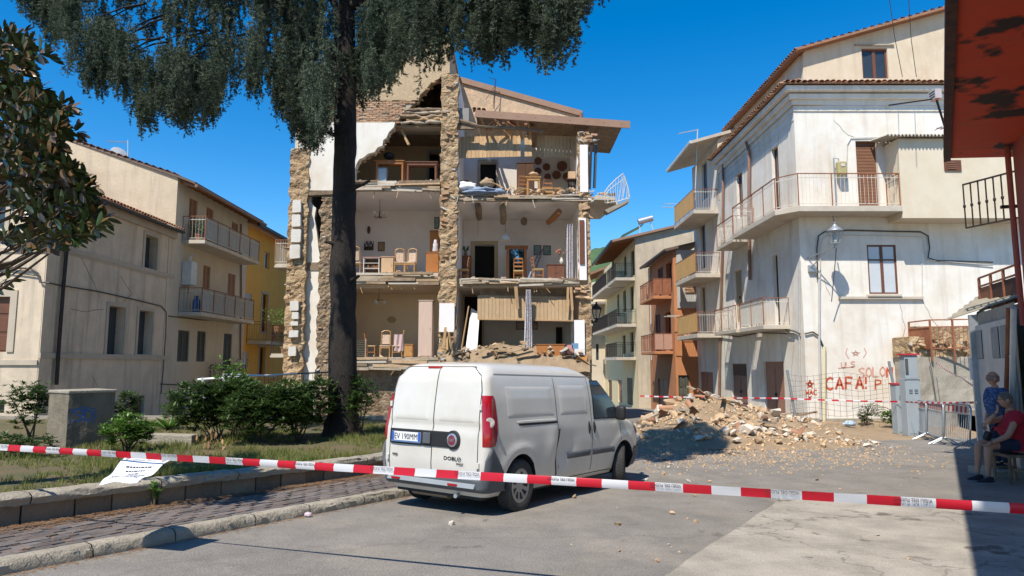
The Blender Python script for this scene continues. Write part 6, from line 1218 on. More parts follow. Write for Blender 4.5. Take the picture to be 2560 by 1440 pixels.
# ------------------------------------------------------------------ the van, in its own frame: x forward from the tail, y to its left
VPHI = R(35); vr = PG(1288, 1275); fx = V3(math.sin(VPHI), math.cos(VPHI), 0); lx = V3(-math.cos(VPHI), math.sin(VPHI), 0)
vo = V3(vr.x, vr.y, 0) - fx*.78 + lx*.80
zra = G((vo + fx*.78).y); zfa = G((vo + fx*3.88).y); vp = math.atan2(zra-zfa, 3.1)
van = local('delivery_van', 'dented white delivery van parked beside the kerb, seen from its rear doors', 'van', V3(vo.x, vo.y, zra + .78*math.tan(vp)), math.atan2(fx.y, fx.x), rx=0, ry=vp)
van.scale = (.985, 1, 1.045)
paint = mat('white_van_paint', (.60,.58,.53), (.55,.52,.46), 1.4, .7, (.46,.40,.32), .4, 1.1, rough=.32, bump=.015, bs=5, coat=.5, spec=.5)
plast = mat('grey_bumper_plastic', (.075,.085,.095), (.10,.105,.11), 3, .8, (.16,.15,.14), .3, 2, rough=.6, bump=.05)
tyre_m = mat('tyre_rubber', (.035,.034,.033), (.06,.056,.05), 5, .8, rough=.85, bump=.2, bs=40)
hub_m = mat('hubcap_silver', (.42,.39,.34), (.34,.31,.27), 6, .8, rough=.45, metal=.35, bump=.03)
lens_r = mat('red_lens', (.36,.008,.012), (.26,.005,.008), 12, .8, rough=.12, bump=.04, bs=80, spec=.6, coat=.4)
lens_w = mat('clear_lens', (.48,.44,.38), (.28,.25,.22), 22, .8, rough=.1, bump=.1, spec=.6)
lerp1 = lambda tab, z: next((a[1] + (b[1]-a[1])*(z-a[0])/(b[0]-a[0]) for a, b in zip(tab, tab[1:]) if z <= b[0]), tab[-1][1]) if z > tab[0][0] else tab[0][1]
W_ = [(.24,.80),(.30,.845),(.42,.875),(.60,.895),(.80,.905),(.98,.90),(1.08,.888),(1.15,.878),(1.40,.845),(1.60,.80),(1.70,.765),(1.76,.73),(1.80,.68),(1.835,.58),(1.86,.38),(1.87,.12)]
XR_ = [(.24,.12),(.34,.03),(.6,.0),(1.0,.012),(1.3,.04),(1.6,.085),(1.72,.115),(1.78,.15),(1.82,.22),(1.85,.42),(1.87,1.2)]
XFt = [(.24,4.55),(.34,4.66),(.5,4.72),(.75,4.71),(.88,4.66),(.98,4.52),(1.05,4.25),(1.12,3.98),(1.2,3.86),(1.45,3.52),(1.62,3.28),(1.72,3.08),(1.78,2.9),(1.82,2.72),(1.85,2.45),(1.87,1.7)]
def outline(z, off=0, n=(8,7,46,9,8)):
    w_ = lerp1(W_, z)+off; x0 = lerp1(XR_, z)-off; x1 = lerp1(XFt, z)+off
    rr = min(.11, w_*.5) if z < 1.7 else min(.2, w_*.6); rf = min(.42, w_*.6); pts = []
    for i in range(n[0]): pts.append((x0, -(w_-rr)*i/n[0]))
    for i in range(n[1]): a = R(90)*i/n[1]; pts.append((x0+rr-rr*math.cos(a), -(w_-rr)-rr*math.sin(a)))
    for i in range(n[2]): pts.append((x0+rr+(x1-rf-x0-rr)*i/n[2], -w_))
    for i in range(n[3]): a = R(90)*i/n[3]; pts.append((x1-rf+rf*math.sin(a), -w_+rf-rf*math.cos(a)))
    for i in range(n[4]+1): pts.append((x1, -(w_-rf)*(1-i/n[4])))
    return [V3(x, y, z) for x, y in pts]
def dent(p):
    q = Vector(p)
    if q.y < -.3:
        g = math.exp(-((q.x-1.78)/.10)**2 - ((q.z-.62)/.26)**2); q.y += .075*g; q.y -= .03*math.exp(-((q.x-1.58)/.14)**2 - ((q.z-.75)/.2)**2)
        q.y += .028*math.exp(-((q.x-2.05)/.2)**2 - ((q.z-.72)/.16)**2); q.y -= .028*math.exp(-((math.hypot(q.x-.78, q.z-.32)-.47)/.05)**2)*(1 if q.z > .3 else 0); q.y -= .022*math.exp(-((math.hypot(q.x-3.88, q.z-.32)-.47)/.05)**2)*(1 if q.z > .3 else 0)
        q.y += .006*math.sin(q.x*3)*math.exp(-((q.z-1.0)/.2)**2)
    if q.x < .3 and abs(q.y) < .8: q.x += .02*math.exp(-((q.z-1.05)/.05)**2) + .012*math.exp(-((abs(q.y)-.55)/.2)**2 - ((q.z-.62)/.2)**2)
    return q
LV = sorted(set([.24,.27,.30,.36,.42,.48,.54,.60,.66,.72,.76,.80,.84,.88,.92,.96,1.0,1.04,1.08,1.12,1.15,1.2,1.26,1.33,1.40,1.47,1.54,1.60,1.65,1.70,1.73,1.76,1.78,1.80,1.82,1.835,1.85,1.86,1.87]))
s = MB(); rows = []
for z in LV:
    h_ = outline(z); full = h_ + [V3(q.x, -q.y, q.z) for q in reversed(h_[1:-1])]; rows.append(len(full)); s.v += [dent(q) for q in full]
n = rows[0]
for j in range(len(LV)-1):
    for i in range(n): s.f.append((j*n+i, j*n+(i+1) % n, (j+1)*n+(i+1) % n, (j+1)*n+i))
s.f.append(tuple(range(n))); s.f.append(tuple((len(LV)-1)*n + i for i in range(n)))
body = s.build('body', paint, van, smooth=35)
# wheel arches are cut out of the shell
cut = MB()
for x in (.78, 3.88):
    for sy in (-1, 1):
        cut.lathe([(.385, -.30), (.385, .30)], (x, sy*.86, .33), 36, Matrix.Rotation(R(90), 3, 'X'))
co = cut.build('cut', black_m, None, org=V3(0,0,0)); co.parent = van
bo_ = body.modifiers.new('b', 'BOOLEAN'); bo_.object = co; bo_.operation = 'DIFFERENCE'; bo_.solver = 'EXACT'
try: bo_.material_mode = 'TRANSFER'
except Exception: pass
bpy.context.view_layer.update(); dg = bpy.context.evaluated_depsgraph_get(); nm = bpy.data.meshes.new_from_object(body.evaluated_get(dg)); body.modifiers.clear(); body.data = nm
bpy.data.objects.remove(co); nm.set_sharp_from_angle(angle=R(35))
def surf(x, z, off=0):           # point on the right flank
    return dent(V3(x, -lerp1(W_, z), z)) + V3(0, -off, 0)
def rear(y, z, off=0): q = dent(V3(lerp1(XR_, z), y, z)); return q - V3(off, 0, 0)
def seam(name, pts, nrm, w_=.011, m=None): return ribbon(MB(), pts, w_, nrm, .004).build(name, m or black_m, body, fix=False)
def patch(name, m, fn, nu, nv, parent=None, th=None, smooth=60):
    s = MB().grid(fn, nu, nv)
    if th:
        k = len(s.v); th = Vector(th); s.v += [q + th for q in s.v[:k]]; w_ = nu+1
        ring = list(range(nu+1)) + [j*w_+nu for j in range(1, nv+1)] + [nv*w_+i for i in range(nu-1, -1, -1)] + [j*w_ for j in range(nv-1, 0, -1)]
        s.f += [(ring[i], ring[(i+1) % len(ring)], ring[(i+1) % len(ring)]+k, ring[i]+k) for i in range(len(ring))]
    return s.build(name, m, parent or van, smooth=smooth)
zs_ = lambda a, b, n: [a + (b-a)*i/n for i in range(n+1)]
seam('door_seam', [surf(1.72 + .02*math.sin(z*4), z) for z in zs_(.30, 1.68, 26)], (0,-1,0)); seam('door_seam', [surf(2.74, z) for z in zs_(.34, 1.70, 24)], (0,-1,0)); seam('door_seam', [surf(3.72 - max(0, (z-1.1)*1.15), z) for z in zs_(.40, 1.10, 16)] , (0,-1,0))
seam('door_seam', [surf(x, .30) for x in zs_(1.72, 3.42, 14)], (0,-1,0)); seam('roof_seam', [surf(x, 1.70) for x in zs_(.28, 2.9, 24)], (0,-1,.3), .012, mat('seam_grey', (.25,.24,.22), bump=0))
seam('door_gap', [surf(1.755, z, .002) for z in zs_(.36, .98, 14)], (0,-1,0), .035); seam('scrape', [surf(1.80 + .03*math.sin(z*30), z, .002) for z in zs_(.40, .60, 8)], (0,-1,0), .02, rust_m)
seam('door_seam', [rear(.0, z) for z in zs_(.44, 1.79, 26)], (-1,0,0), .012)
for sy in (-1, 1):
    ed = [rear(sy*.755, z) for z in zs_(.44, 1.50, 20)] + [rear(sy*(.755 - .04*(z-1.5)/.2 - .12*max(0, z-1.68)/.1), z) for z in zs_(1.52, 1.78, 8)]; seam('door_seam', ed, (-1,0,0), .010)
seam('door_seam', [rear(y, .445) for y in zs_(-.755, .755, 12)], (-1,0,0), .012); seam('roof_seam', [rear(y, 1.785) for y in zs_(-.6, .6, 12)], (-1,0,.4), .010)
# pressed panels on the flank and on the rear doors
def pressed(x0, x1, z0, z1, on, r=.07, h=.008, slope=0):
    def fn(a, b):
        e = min(a, 1-a, b, 1-b)*8; hh = h*min(1, e)**.8 - .004*(e <= 0); x = x0 + (x1-x0)*a; z = z0 + (z1-z0)*b + slope*(a-.5)
        if on == 'side': return surf(x, z, hh)
        return rear(x, z, hh)
    return fn
patch('pressed_panel', paint, pressed(.46, 1.66, 1.16, 1.56, 'side'), 40, 24, body); patch('pressed_panel', paint, pressed(1.80, 2.66, 1.16, 1.58, 'side'), 30, 24, body)
for sy in (-1, 1): patch('pressed_panel', paint, pressed(sy*.07 if sy > 0 else -.70, .70 if sy > 0 else -.07, 1.10, 1.66, 'rear', h=.007), 24, 30, body)
# cab side window, windscreen
ws = [(2.84, 1.10, 3.70, 1.10), (2.84, 1.62, 3.17, 1.62)]
def win(a, b, o): x0 = 2.84; x1 = 3.74 - .62*max(0, b)**1.15; return surf(x0 + (x1-x0)*a, 1.09 + .545*b, o)
patch('window_rubber', black_m, lambda a, b: win(a*1.06-.03, b*1.06-.03, .004), 16, 14); patch('side_window', glass_d, lambda a, b: win(a, b, .008), 16, 14)
h0 = outline(1.16); fi_ = len(h0)
def wscr(a, b):
    z = 1.15 + .52*b; h_ = outline(z, .006); i0 = 8+7+46; k = i0 + 2 + (len(h_)-1-i0-2)*min(1, a*2 if a <= .5 else (1-a)*2); i = int(k); f = k-i; q = h_[i].lerp(h_[min(i+1, len(h_)-1)], f); return q if a <= .5 else V3(q.x, -q.y, q.z)
patch('windscreen', glass_d, wscr, 40, 10)
# rear bumper in grey plastic, rising at the corners
def bump(a, b, off=.028):
    i = a*30; k = int(min(i, 29)); f = i-k; top = .50 + (.34*math.exp(-((i-15)/5)**2) if i < 15 else .34*(1-(i-15)/15)**.9 + .0)
    if i < 11: top = .455 + .06*max(0, (i-8)/3)
    z = .30 + (top-.30)*b; h_ = outline(z, off - .02*(b > .97)); idx = [0,1,2,3,4,5,6,7,8,9,10,11,12,13,14,15]
    if i <= 15: q = h_[k].lerp(h_[k+1], f) if k < 15 else h_[15]
    else: q = V3(h_[15].x + (i-15)/15*.30, h_[15].y, z)
    return q
for sy in (1, -1): patch('rear_bumper', plast, lambda a, b: (lambda q: V3(q.x, q.y*sy, q.z))(bump(a, b)), 60, 12)
patch('bumper_step', mat('worn_bumper_edge', (.20,.23,.25), (.26,.27,.27), 4, .8, rough=.5, bump=.05), lambda a, b: V3(-.045 + .03*b, -.74 + 1.48*a, .355 + .05*b), 20, 4, th=(.03,0,0))
for y in (.58, -.40): MB().box((-.052, y-.075, .365), (-.04, y+.075, .39)).build('reflector', lens_r, van)
MB().box((.15, -.72, .20), (4.3, .72, .30)).build('underbody', black_m, van); MB().tube([(.30, -.10, .24), (.30, .52, .24)], .10, 12).build('silencer', mat('sooty_steel', (.30,.26,.20), (.2,.17,.13), 5, .8, rough=.6, metal=.3, bump=.1), van, smooth=40); MB().tube([(.35,-.1,.24),(.2,-.35,.24),(.0,-.42,.24)], .025, 8).build('tailpipe', steel_m, van)
# tail lamps wrapping the corners
def lamp(a, b, off=.016):
    z = .84 + .60*b; sh = math.sin(math.pi*min(1, max(0, b*.96+.02)))**.35; i0 = 9.2 - .2*sh; i1 = 15 + (.35*sh); k = i0 + (i1-i0)*a; h_ = outline(z, off*min(1, 6*min(a, 1-a, b, 1-b)+.25))
    if k <= 15: i = int(k); q = h_[i].lerp(h_[i+1], k-i)
    else: q = V3(h_[15].x + (k-15)*.36*(1.0-.35*b) , h_[15].y, z)
    return q
for sy in (1, -1):
    tl_ = patch('tail_lamp', lens_r, lambda a, b: (lambda q: V3(q.x, q.y*sy, q.z))(lamp(a, b)), 22, 28)
    c = lamp(.62, .47, .022); c.y *= sy; nrm = V3(-.75, -.66*sy, 0).normalized(); M_ = nrm.to_track_quat('Z', 'Y').to_matrix(); MB().lathe([(.062,-.02),(.062,-.008),(.05,-.004),(.03,-.006),(.0,-.012)], c, 16, M_).build('reversing_lens', lens_w, tl_, smooth=50)
MB().box((.135, -.02, 1.765), (.16, .22, 1.795)).build('high_brake_lamp', lens_r, van)
# plate carrier, plate, lock, badge, lettering
def rbox(name, m, y0, y1, z0, z1, d0, d1, parent=van, bevel=0): x = lerp1(XR_, (z0+z1)/2); return MB().box((x-d1, y0, z0), (x-d0, y1, z1)).build(name, m, parent, bevel=bevel)
st_ = rbox('plate_strip', black_m, -.34, .74, .80, .99, -.02, .022, bevel=.012); MB().lathe([(.115,-.02),(.115,.02),(.1,.028)], (lerp1(XR_,.9), -.36, .895), 26, Matrix.Rotation(R(-90),3,'Y')).build('badge_base', black_m, van, smooth=40)
npl = rbox('number_plate', mat('plate_white', (.72,.72,.72), bump=0, rough=.4), .175, .70, .845, .955, .024, .034); blue_p = mat('plate_blue', (.03,.10,.42), bump=0, rough=.4); rbox('blue_band', blue_p, .655, .699, .846, .954, .0345, .036, npl); rbox('blue_band', blue_p, .176, .22, .846, .954, .0345, .036, npl); rbox('plate_frame', mat('frame_blue', (.10,.17,.30), bump=0), .172, .703, .825, .844, .024, .036, npl)
xp = lerp1(XR_, .9) - .037
text_mb('EV 190MM', .105, (xp, .437, .862), (0,-1,0), (0,0,1), .001, sx=.92).build('plate_text', black_m, npl, fix=False)
rbox('lock_handle', plast, .0, .13, .83, .965, .024, .05, bevel=.01); bx_ = lerp1(XR_, .9); MB().lathe([(.082,.028),(.08,.036),(.066,.04),(.0,.041)], (bx_, -.36, .895), 24, Matrix.Rotation(R(-90),3,'Y')).build('badge', mat('badge_chrome', (.5,.5,.52), metal=.7, rough=.2, bump=0), van, smooth=40); MB().lathe([(.062,.0415),(.0,.044)], (bx_, -.36, .895), 24, Matrix.Rotation(R(-90),3,'Y')).build('badge_disc', mat('badge_red', (.16,.03,.05), bump=0, rough=.3), van)
text_mb('FIAT', .058, (bx_-.046, -.36, .875), (0,-1,0), (0,0,1), .001, sx=.8).build('badge_text', mat('badge_chrome', (.5,.5,.52)), van, fix=False)
dk = mat('lettering_grey', (.06,.055,.05), bump=0, rough=.3, metal=.3)
text_mb('DOBLO', .062, (lerp1(XR_,.68)-.004, -.21, .655), (0,-1,0), (0,0,1), .003, 'LEFT', 1.35).build('model_lettering', dk, van, fix=False); text_mb('maxi', .042, (lerp1(XR_,.62)-.004, -.42, .610), (0,-1,0), (0,0,1), .003, 'LEFT', 1.4).build('model_lettering', dk, van, fix=False); text_mb('cargo', .05, (lerp1(XR_,.66)-.004, .70, .655), (0,-1,0), (0,0,1), .003, 'LEFT', .9).build('model_lettering', dk, van, fix=False)
for sy in (1, -1):
    for z in (.62, 1.30): q = rear(sy*.775, z); MB().cbox(q - V3(.012,0,0), (.03,.035,.07)).build('hinge', paint, van, bevel=.006)
# flank fittings
for x in (2.66, 2.82): 
    o = MB().grid(lambda a, b: (lambda t, r_: surf(x + r_*.035*math.cos(t), .96 + r_*.095*math.sin(t), .03*(1-r_)+.004))(a*2*math.pi, b), 20, 4).build('door_handle', black_m, van, smooth=60)
patch('rub_strip', plast, lambda a, b: surf(2.0 + .70*a, .56 + .085*b, .02*min(1, 6*min(a,1-a,b,1-b)+.2)), 20, 6); patch('rub_strip', plast, lambda a, b: surf(2.77 + .72*a, .56 + .085*b, .02*min(1, 6*min(a,1-a,b,1-b)+.2)), 20, 6)
seam('slide_rail', [surf(x, 1.075, .002) for x in zs_(.72, 1.70, 10)], (0,-1,0), .026); patch('rail_cover', paint, pressed(.66, 1.71, 1.09, 1.125, 'side', h=.012), 20, 6, body)
mr = MB().grid(lambda a, b: (lambda c_, s_, q_: V3(3.62 + .06*math.copysign(abs(c_)**.5, c_)*q_, -.97 + .085*math.copysign(abs(s_)**.5, s_)*q_, 1.15 - .11*math.copysign(abs(math.cos(b*3.1416))**.6, math.cos(b*3.1416))))(math.cos(a*6.283), math.sin(a*6.283), abs(math.sin(b*3.1416))**.4), 16, 12).build('door_mirror', black_m, van, smooth=70); MB().bar((3.62, -.86, 1.08), (3.62, -.94, 1.08), .08, .05).build('mirror_arm', black_m, van)
# wheels
def wheel(x, y, steer=0):
    w0 = bpy.data.objects.new('wheel', None); C.objects.link(w0); w0.parent = van; w0.location = (x, y, .325); w0.rotation_euler = (0, 0, steer); ORG[w0.name] = V3(0,0,0); w0.empty_display_size = .1
    Ax = Matrix.Rotation(R(90), 3, 'X')
    prof = [(.21,.09),(.25,.105),(.295,.10),(.315,.085),(.325,.055),(.325,-.055),(.315,-.085),(.295,-.10),(.25,-.105),(.21,-.09)]
    MB().lathe(prof, (0,0,0), 40, Ax, False).build('tyre', tyre_m, w0, smooth=35, fix=False); sg = 1 if y < 0 else -1
    g_ = MB()
    for k in range(40):
        a = k*2*math.pi/40
        for yy in (-.05, .0, .05): g_.cbox((.326*math.cos(a+yy*2), yy, .326*math.sin(a+yy*2)), (.006,.04,.03), Matrix.Rotation(-a-yy*2, 3, 'Y'))
    stuff(g_.build('tread_blocks', tyre_m, w0))
    r_ = MB().lathe([(.0,.075),(.05,.078),(.08,.068),(.17,.085),(.20,.092),(.215,.085),(.212,.05),(.21,.0)], (0,0,0), 40, Matrix.Rotation(R(90)*sg, 3, 'X')).build('hubcap', hub_m, w0, smooth=40, fix=False)
    for k in range(9):
        a = k*2*math.pi/9; q = MB(); pts = [(.085,-.10),(.165,-.19),(.175,.19),(.085,.10)]
        vs = [V3(rr*math.cos(a+da), -sg*(.071 + .014*(rr-.08)/.09 + .003), rr*math.sin(a+da)) for rr, da in pts]; q.prism(vs, (0, sg*.002, 0)); q.build('slot', black_m, w0)
    return w0
for x, y, st_a in ((.78,-.80,0), (.78,.80,0), (3.88,-.80,R(24)), (3.88,.80,R(24))): wheel(x, y, st_a)
for x in (.78, 3.88): MB().tube([(x,-.75,.325),(x,.75,.325)], .04, 8).build('axle', black_m, van)
MB().box((.9,-.6,.22),(1.6,.6,.4)).build('tank', black_m, van)
# front lamps, bonnet badge and front bumper for anyone who walks round
for sy in (1, -1): patch('head_lamp', lens_w, lambda a, b: (lambda h_: (lambda q: V3(q.x, q.y*sy, q.z))(h_[62 + int(a*6)]))(outline(.80 + .18*b, .012)), 6, 6)
for sy in (1, -1): patch('front_bumper', plast, lambda a, b: (lambda h_: (lambda q: V3(q.x, q.y*sy, q.z))(h_[60 + int(a*(len(h_)-61))]))(outline(.30 + .3*b, .02)), 18, 8)
# ------------------------------------------------------------------ vegetation
import numpy as np
nr = np.random.default_rng(11)
def np_mesh(name, V, F, m, parent=None, org=None, smooth=False):
    me = bpy.data.meshes.new(name); o_ = np.array(org if org is not None else (ORG[parent.name] if parent else (0,0,0)), dtype=np.float32)
    V = (V - o_).astype(np.float32); k = F.shape[1]; me.vertices.add(len(V)); me.vertices.foreach_set('co', V.ravel())
    me.loops.add(F.size); me.loops.foreach_set('vertex_index', F.ravel().astype(np.int32)); me.polygons.add(len(F)); me.polygons.foreach_set('loop_start', np.arange(0, F.size, k, dtype=np.int32))
    me.update(calc_edges=True); me.validate(); me.materials.append(m); o = bpy.data.objects.new(name, me); C.objects.link(o)
    if parent: o.parent = parent
    elif org is not None: o.location = org
    ORG[o.name] = Vector(o_.tolist()); return o
def rotz(V, a): c, s_ = math.cos(a), math.sin(a); return V @ np.array([[c, s_, 0], [-s_, c, 0], [0, 0, 1]])
def stamp(temps, places):
    """places: (x, y, z, rz, scale xyz)"""
    Vs, Fs, o = [], [], 0
    for (x, y, z, a, sc) in places:
        V, F = temps[nr.integers(len(temps))]; Q = rotz(V*np.array(sc), a) + np.array((x, y, z)); Vs.append(Q); Fs.append(F + o); o += len(Q)
    return np.concatenate(Vs), np.concatenate(Fs)
def tri_tuft(c, n, L_, w_, d=None):
    v = nr.normal(size=(n, 3)); 
    if d is not None: v = v*.75 + np.array(d)
    v /= np.linalg.norm(v, axis=1)[:, None]; s_ = np.cross(v, nr.normal(size=(n, 3))); s_ /= np.linalg.norm(s_, axis=1)[:, None]; l = L_*nr.uniform(.7, 1.2, (n, 1)); c = np.array(c)
    V = np.stack([c - s_*w_*.5 + v*0, c + s_*w_*.5 + v*0, c + v*l], axis=1).reshape(-1, 3); return V, np.arange(n*3).reshape(n, 3)
# ---- weeping cedar
TY = 15.6; tb = P(855, 1088, TY)
cd = thing('cedar_tree', 'tall weeping blue cedar with a dark trunk in front of the collapsed house', 'tree', V3(tb.x, TY, ZPg(tb.x, TY)))
tp = [(855, 1100, .50), (856, 1075, .40), (857, 1030, .33), (857, 900, .305), (858, 780, .285), (857, 690, .295), (858, 600, .275), (860, 520, .27), (862, 400, .25), (863, 330, .265), (865, 200, .25), (866, 80, .21), (866, -60, .18), (866, -260, .15), (862, -520, .10), (860, -800, .05)]
pts = []; rad = []
for (a, b, r_), (c_, e, r2) in zip(tp, tp[1:]):
    for k in range(4): f = k/4; q = P(a+(c_-a)*f, b+(e-b)*f, TY); pts.append(q + V3(.02*noise.noise((q.z*1.7, 0, 0)), .02*noise.noise((0, q.z*1.7, 0)), 0)); rad.append((r_+(r2-r_)*f)*(1+.06*noise.noise((q.z*2.1, 3, 0))))
tr = MB().tube(pts, rad, 18)
for i, q in enumerate(tr.v):
    if i < len(pts)*18: c_ = pts[i//18]; d = q - c_; q += d*(.10*noise.noise(Vector((q.x*9, q.y*9, q.z*1.6))) + .06*noise.noise(Vector((q.x*22, q.y*22, q.z*4))))
tr.build('trunk', bark_m, cd, smooth=70)
for (a, b, c_, e) in ((842, 340, 800, 322), (884, 470, 925, 452), (838, 610, 812, 604), (880, 700, 898, 690)): MB().tube([P(862, b+12, TY-.1), P(a, b, TY-.2), P(c_, e, TY-.3)], [.08, .055, .03], 7).build('branch_stub', bark_m, cd, smooth=60)
limbs = [[(880, 185, .17, 0), (915, 110, .14, -.2), (960, 55, .12, -.4), (1010, -25, .10, -.6), (1090, -110, .07, -.8)], [(852, 150, .14, 0), (800, 95, .12, .3), (740, 45, .10, .5), (680, -10, .09, .6), (560, -90, .06, .8)], [(860, 70, .11, 0), (838, 15, .09, .4), (815, -60, .07, .8)], [(868, 20, .12, 0), (1100, -70, .09, -1.2), (1300, -90, .06, -2), (1450, -60, .03, -2.4)], [(862, -80, .1, 0), (600, -160, .08, -1), (350, -130, .06, -1.4), (180, -70, .03, -1.6)], [(866, -60, .09, 0), (900, -160, .07, 2), (930, -190, .04, 3.2)], [(862, -100, .09, 0), (800, -190, .06, -1.8), (760, -170, .03, -2.8)]]
for lb in limbs:
    q = [P(a, b, TY+d) for a, b, r_, d in lb]; fine = []; rr = []
    for i in range(len(q)-1):
        for k in range(4): fine.append(q[i].lerp(q[i+1], k/4) + V3(rnd.uniform(-.03,.03), rnd.uniform(-.03,.03), rnd.uniform(-.03,.03))); rr.append(lb[i][2] + (lb[i+1][2]-lb[i][2])*k/4)
    MB().tube(fine + [q[-1]], rr + [lb[-1][2]], 9).build('limb', bark_m, cd, smooth=70)
def strand(n=22, L_=1.0):
    Vs, Fs, o = [], [], 0; ph = nr.uniform(0, 6); am = nr.uniform(.02, .07); flick = nr.uniform(.0, .14)
    for i in range(n):
        t = i/(n-1); c = np.array((am*math.sin(ph+t*4) + flick*max(0, t-.75)*4*.25, am*math.cos(ph+t*3.2), -L_*t))
        V, F = tri_tuft(c + nr.normal(size=3)*.018, 11, .075*(1-.3*t), .017, (0, 0, -.35)); Vs.append(V); Fs.append(F+o); o += len(V)
        if nr.random() < .4 and t < .93:       # side twig pointing out and down
            a = nr.uniform(0, 6.28); l = nr.uniform(.06, .20)*(1.1-t*.7)
            for k in range(1, 5):
                V, F = tri_tuft(c + np.array((math.cos(a)*l*k/4, math.sin(a)*l*k/4, -l*.5*k/4)), 7, .058, .015); Vs.append(V); Fs.append(F+o); o += len(V)
    return np.concatenate(Vs), np.concatenate(Fs)
TEMP = [strand(int(nr.integers(17, 26))) for _ in range(16)]
env = [(40, 20), (75, 35), (120, 105), (180, 135), (225, 245), (260, 265), (300, 225), (345, 345), (385, 290), (430, 300), (480, 350), (520, 335), (550, 300), (575, 215), (605, 275), (640, 225), (680, 235), (700, 305), (740, 335), (765, 390), (792, 408), (812, 335), (835, 265), (870, 215), (905, 295), (935, 275), (960, 220), (992, 205), (1004, 60), (1034, 70), (1046, 195), (1085, 208), (1122, 140), (1150, 160), (1185, 195), (1225, 195), (1262, 185), (1300, 172), (1335, 150), (1378, 205), (1400, 160), (1422, 150), (1440, 62), (1480, 35), (1510, 15)]
def bound(px):
    for (a, ya), (b, yb) in zip(env, env[1:]):
        if px <= b: return ya + (yb-ya)*(px-a)/(b-a)
    return 0
places = []; xt = tb.x; ncl = 0
while ncl < 520:            # each spray is a drooping bunch of strands, longest in its middle
    px = nr.uniform(45, 1510); bd = bound(px) + (22 if px < 830 else 8)
    py = bd - nr.uniform(0, 40) if nr.random() < .42 else bd - nr.uniform(0, 1)**1.1*(bd + 260)
    if 955 < px < 1042 and -40 < py < 125 and nr.random() < .85: continue
    if ncl < 34: px = nr.uniform(690, 828); py = bound(px) + 15 - nr.uniform(0, 120)
    elif ncl < 66: px = nr.uniform(888, 996); py = bound(px) + 8 - nr.uniform(0, 130)
    x0 = P(px, py, TY).x - xt; yy = math.sqrt(max(.3, 7.2**2 - x0*x0)); Y = TY + float(np.clip(nr.normal(0, .42), -1, 1))*yy*.62
    if px > 1040: Y = TY - 5.0 + 1.9*nr.random(); py = max(py, -150)
    if Y < TY-5.1 or (abs(px-862) < 46 and Y < TY+.4 and py > -60) or (560 < px < 690 and py > 130 and nr.random() < .6) or (abs(px-960+py*.62) < 42 and Y < TY and -20 < py < 170): continue
    ncl += 1; p = P(px, py, Y); L0 = nr.uniform(.8, 1.9); cr = nr.uniform(.16, .42); dr0 = nr.uniform(0, 6.28); top = p.z + L0
    for k in range(int(nr.integers(7, 15))):
        a = nr.uniform(0, 6.28); r_ = cr*math.sqrt(nr.random()); L_ = L0*(1 - .75*(r_/cr)*nr.uniform(.4, 1)); w_ = nr.uniform(.7, 1.15)
        places.append((p.x + r_*math.cos(a) + .25*math.cos(dr0)*r_/cr, p.y + r_*math.sin(a), top - .25*r_, nr.uniform(0, 6.28), (w_, w_, max(.35, L_))))
    q0 = V3(p.x, p.y, top); q1 = q0 + V3((xt - p.x)*.16, (TY - p.y)*.16, nr.uniform(.15, .5)); 
    if ncl % 4 == 0: MB().tube([q0, q0.lerp(q1, .5) + V3(0,0,.06), q1], [.012, .02, .03], 5).build('twig', bark_m, cd)
for _ in range(900):        # the crown goes on above the picture
    a = nr.uniform(0, 6.28); z = nr.uniform(10.5, 16.5); r_ = (1-(z-9)/9.5)*6.5*math.sqrt(nr.uniform(.1, 1))
    if r_*math.cos(a) > 1.0: continue
    places.append((xt + r_*math.cos(a), TY + r_*math.sin(a)*.8, z, nr.uniform(0, 6.28), (1.2, 1.2, nr.uniform(.8, 1.6))))
V, F = stamp(TEMP, places); np_mesh('crown', V, F, cedar_m, cd)
# ---- magnolia
mg = MB(); L_ = 1.0
def leaf_shape(n=6, w_=.36, cup=.10, droop=.12):
    V = []; F = []
    for i in range(n+1):
        t = i/n; hw = w_*.5*math.sin(math.pi*min(1, t*.92+.05))**.8*(1 if i < n else 0); z = -droop*t*t
        V += [(t, -hw, z + cup*hw*2), (t, 0, z - .0), (t, hw, z + cup*hw*2)]
    for i in range(n): a = i*3; F += [(a, a+1, a+4, a+3), (a+1, a+2, a+5, a+4)]
    return V, F
lv, lf = leaf_shape(); lm = bpy.data.meshes.new('magnolia_leaf'); lm.from_pydata(lv, [], lf); lm.polygons.foreach_set('use_smooth', [True]*len(lm.polygons)); lm.update()
def two_sided(m1, m2):
    t = m1.node_tree; N = t.nodes; Lk = t.links; b = N['Principled BSDF']; src = b.inputs['Base Color'].links[0].from_socket; geo = N.new('ShaderNodeNewGeometry'); x = N.new('ShaderNodeMix'); x.data_type = 'RGBA'
    Lk.new(geo.outputs['Backfacing'], x.inputs[0]); Lk.new(src, x.inputs[6]); x.inputs[7].default_value = (*m2, 1); Lk.new(x.outputs[2], b.inputs['Base Color'])
two_sided(magn_m, (.12, .07, .026))
mt_ = thing('magnolia_tree', 'magnolia with big glossy leaves and rusty undersides reaching over the garden', 'tree', V3(-6.75, 7.9, ZPg(-6.75, 7.9)))
MB().tube([(-6.75, 7.9, .05), (-6.72, 7.9, 1.2), (-6.8, 7.95, 2.4), (-6.7, 8.1, 3.6), (-6.75, 8.2, 5.2)], [.19,.15,.14,.11,.05], 10).build('trunk', bark2_m, mt_, smooth=60)
redge = [(60, 35), (120, 85), (150, 88), (200, 40), (225, 105), (265, 145), (295, 190), (335, 160), (400, 145), (435, 210), (475, 225), (505, 205), (535, 240), (575, 245), (592, 205), (612, 140), (640, 20)]
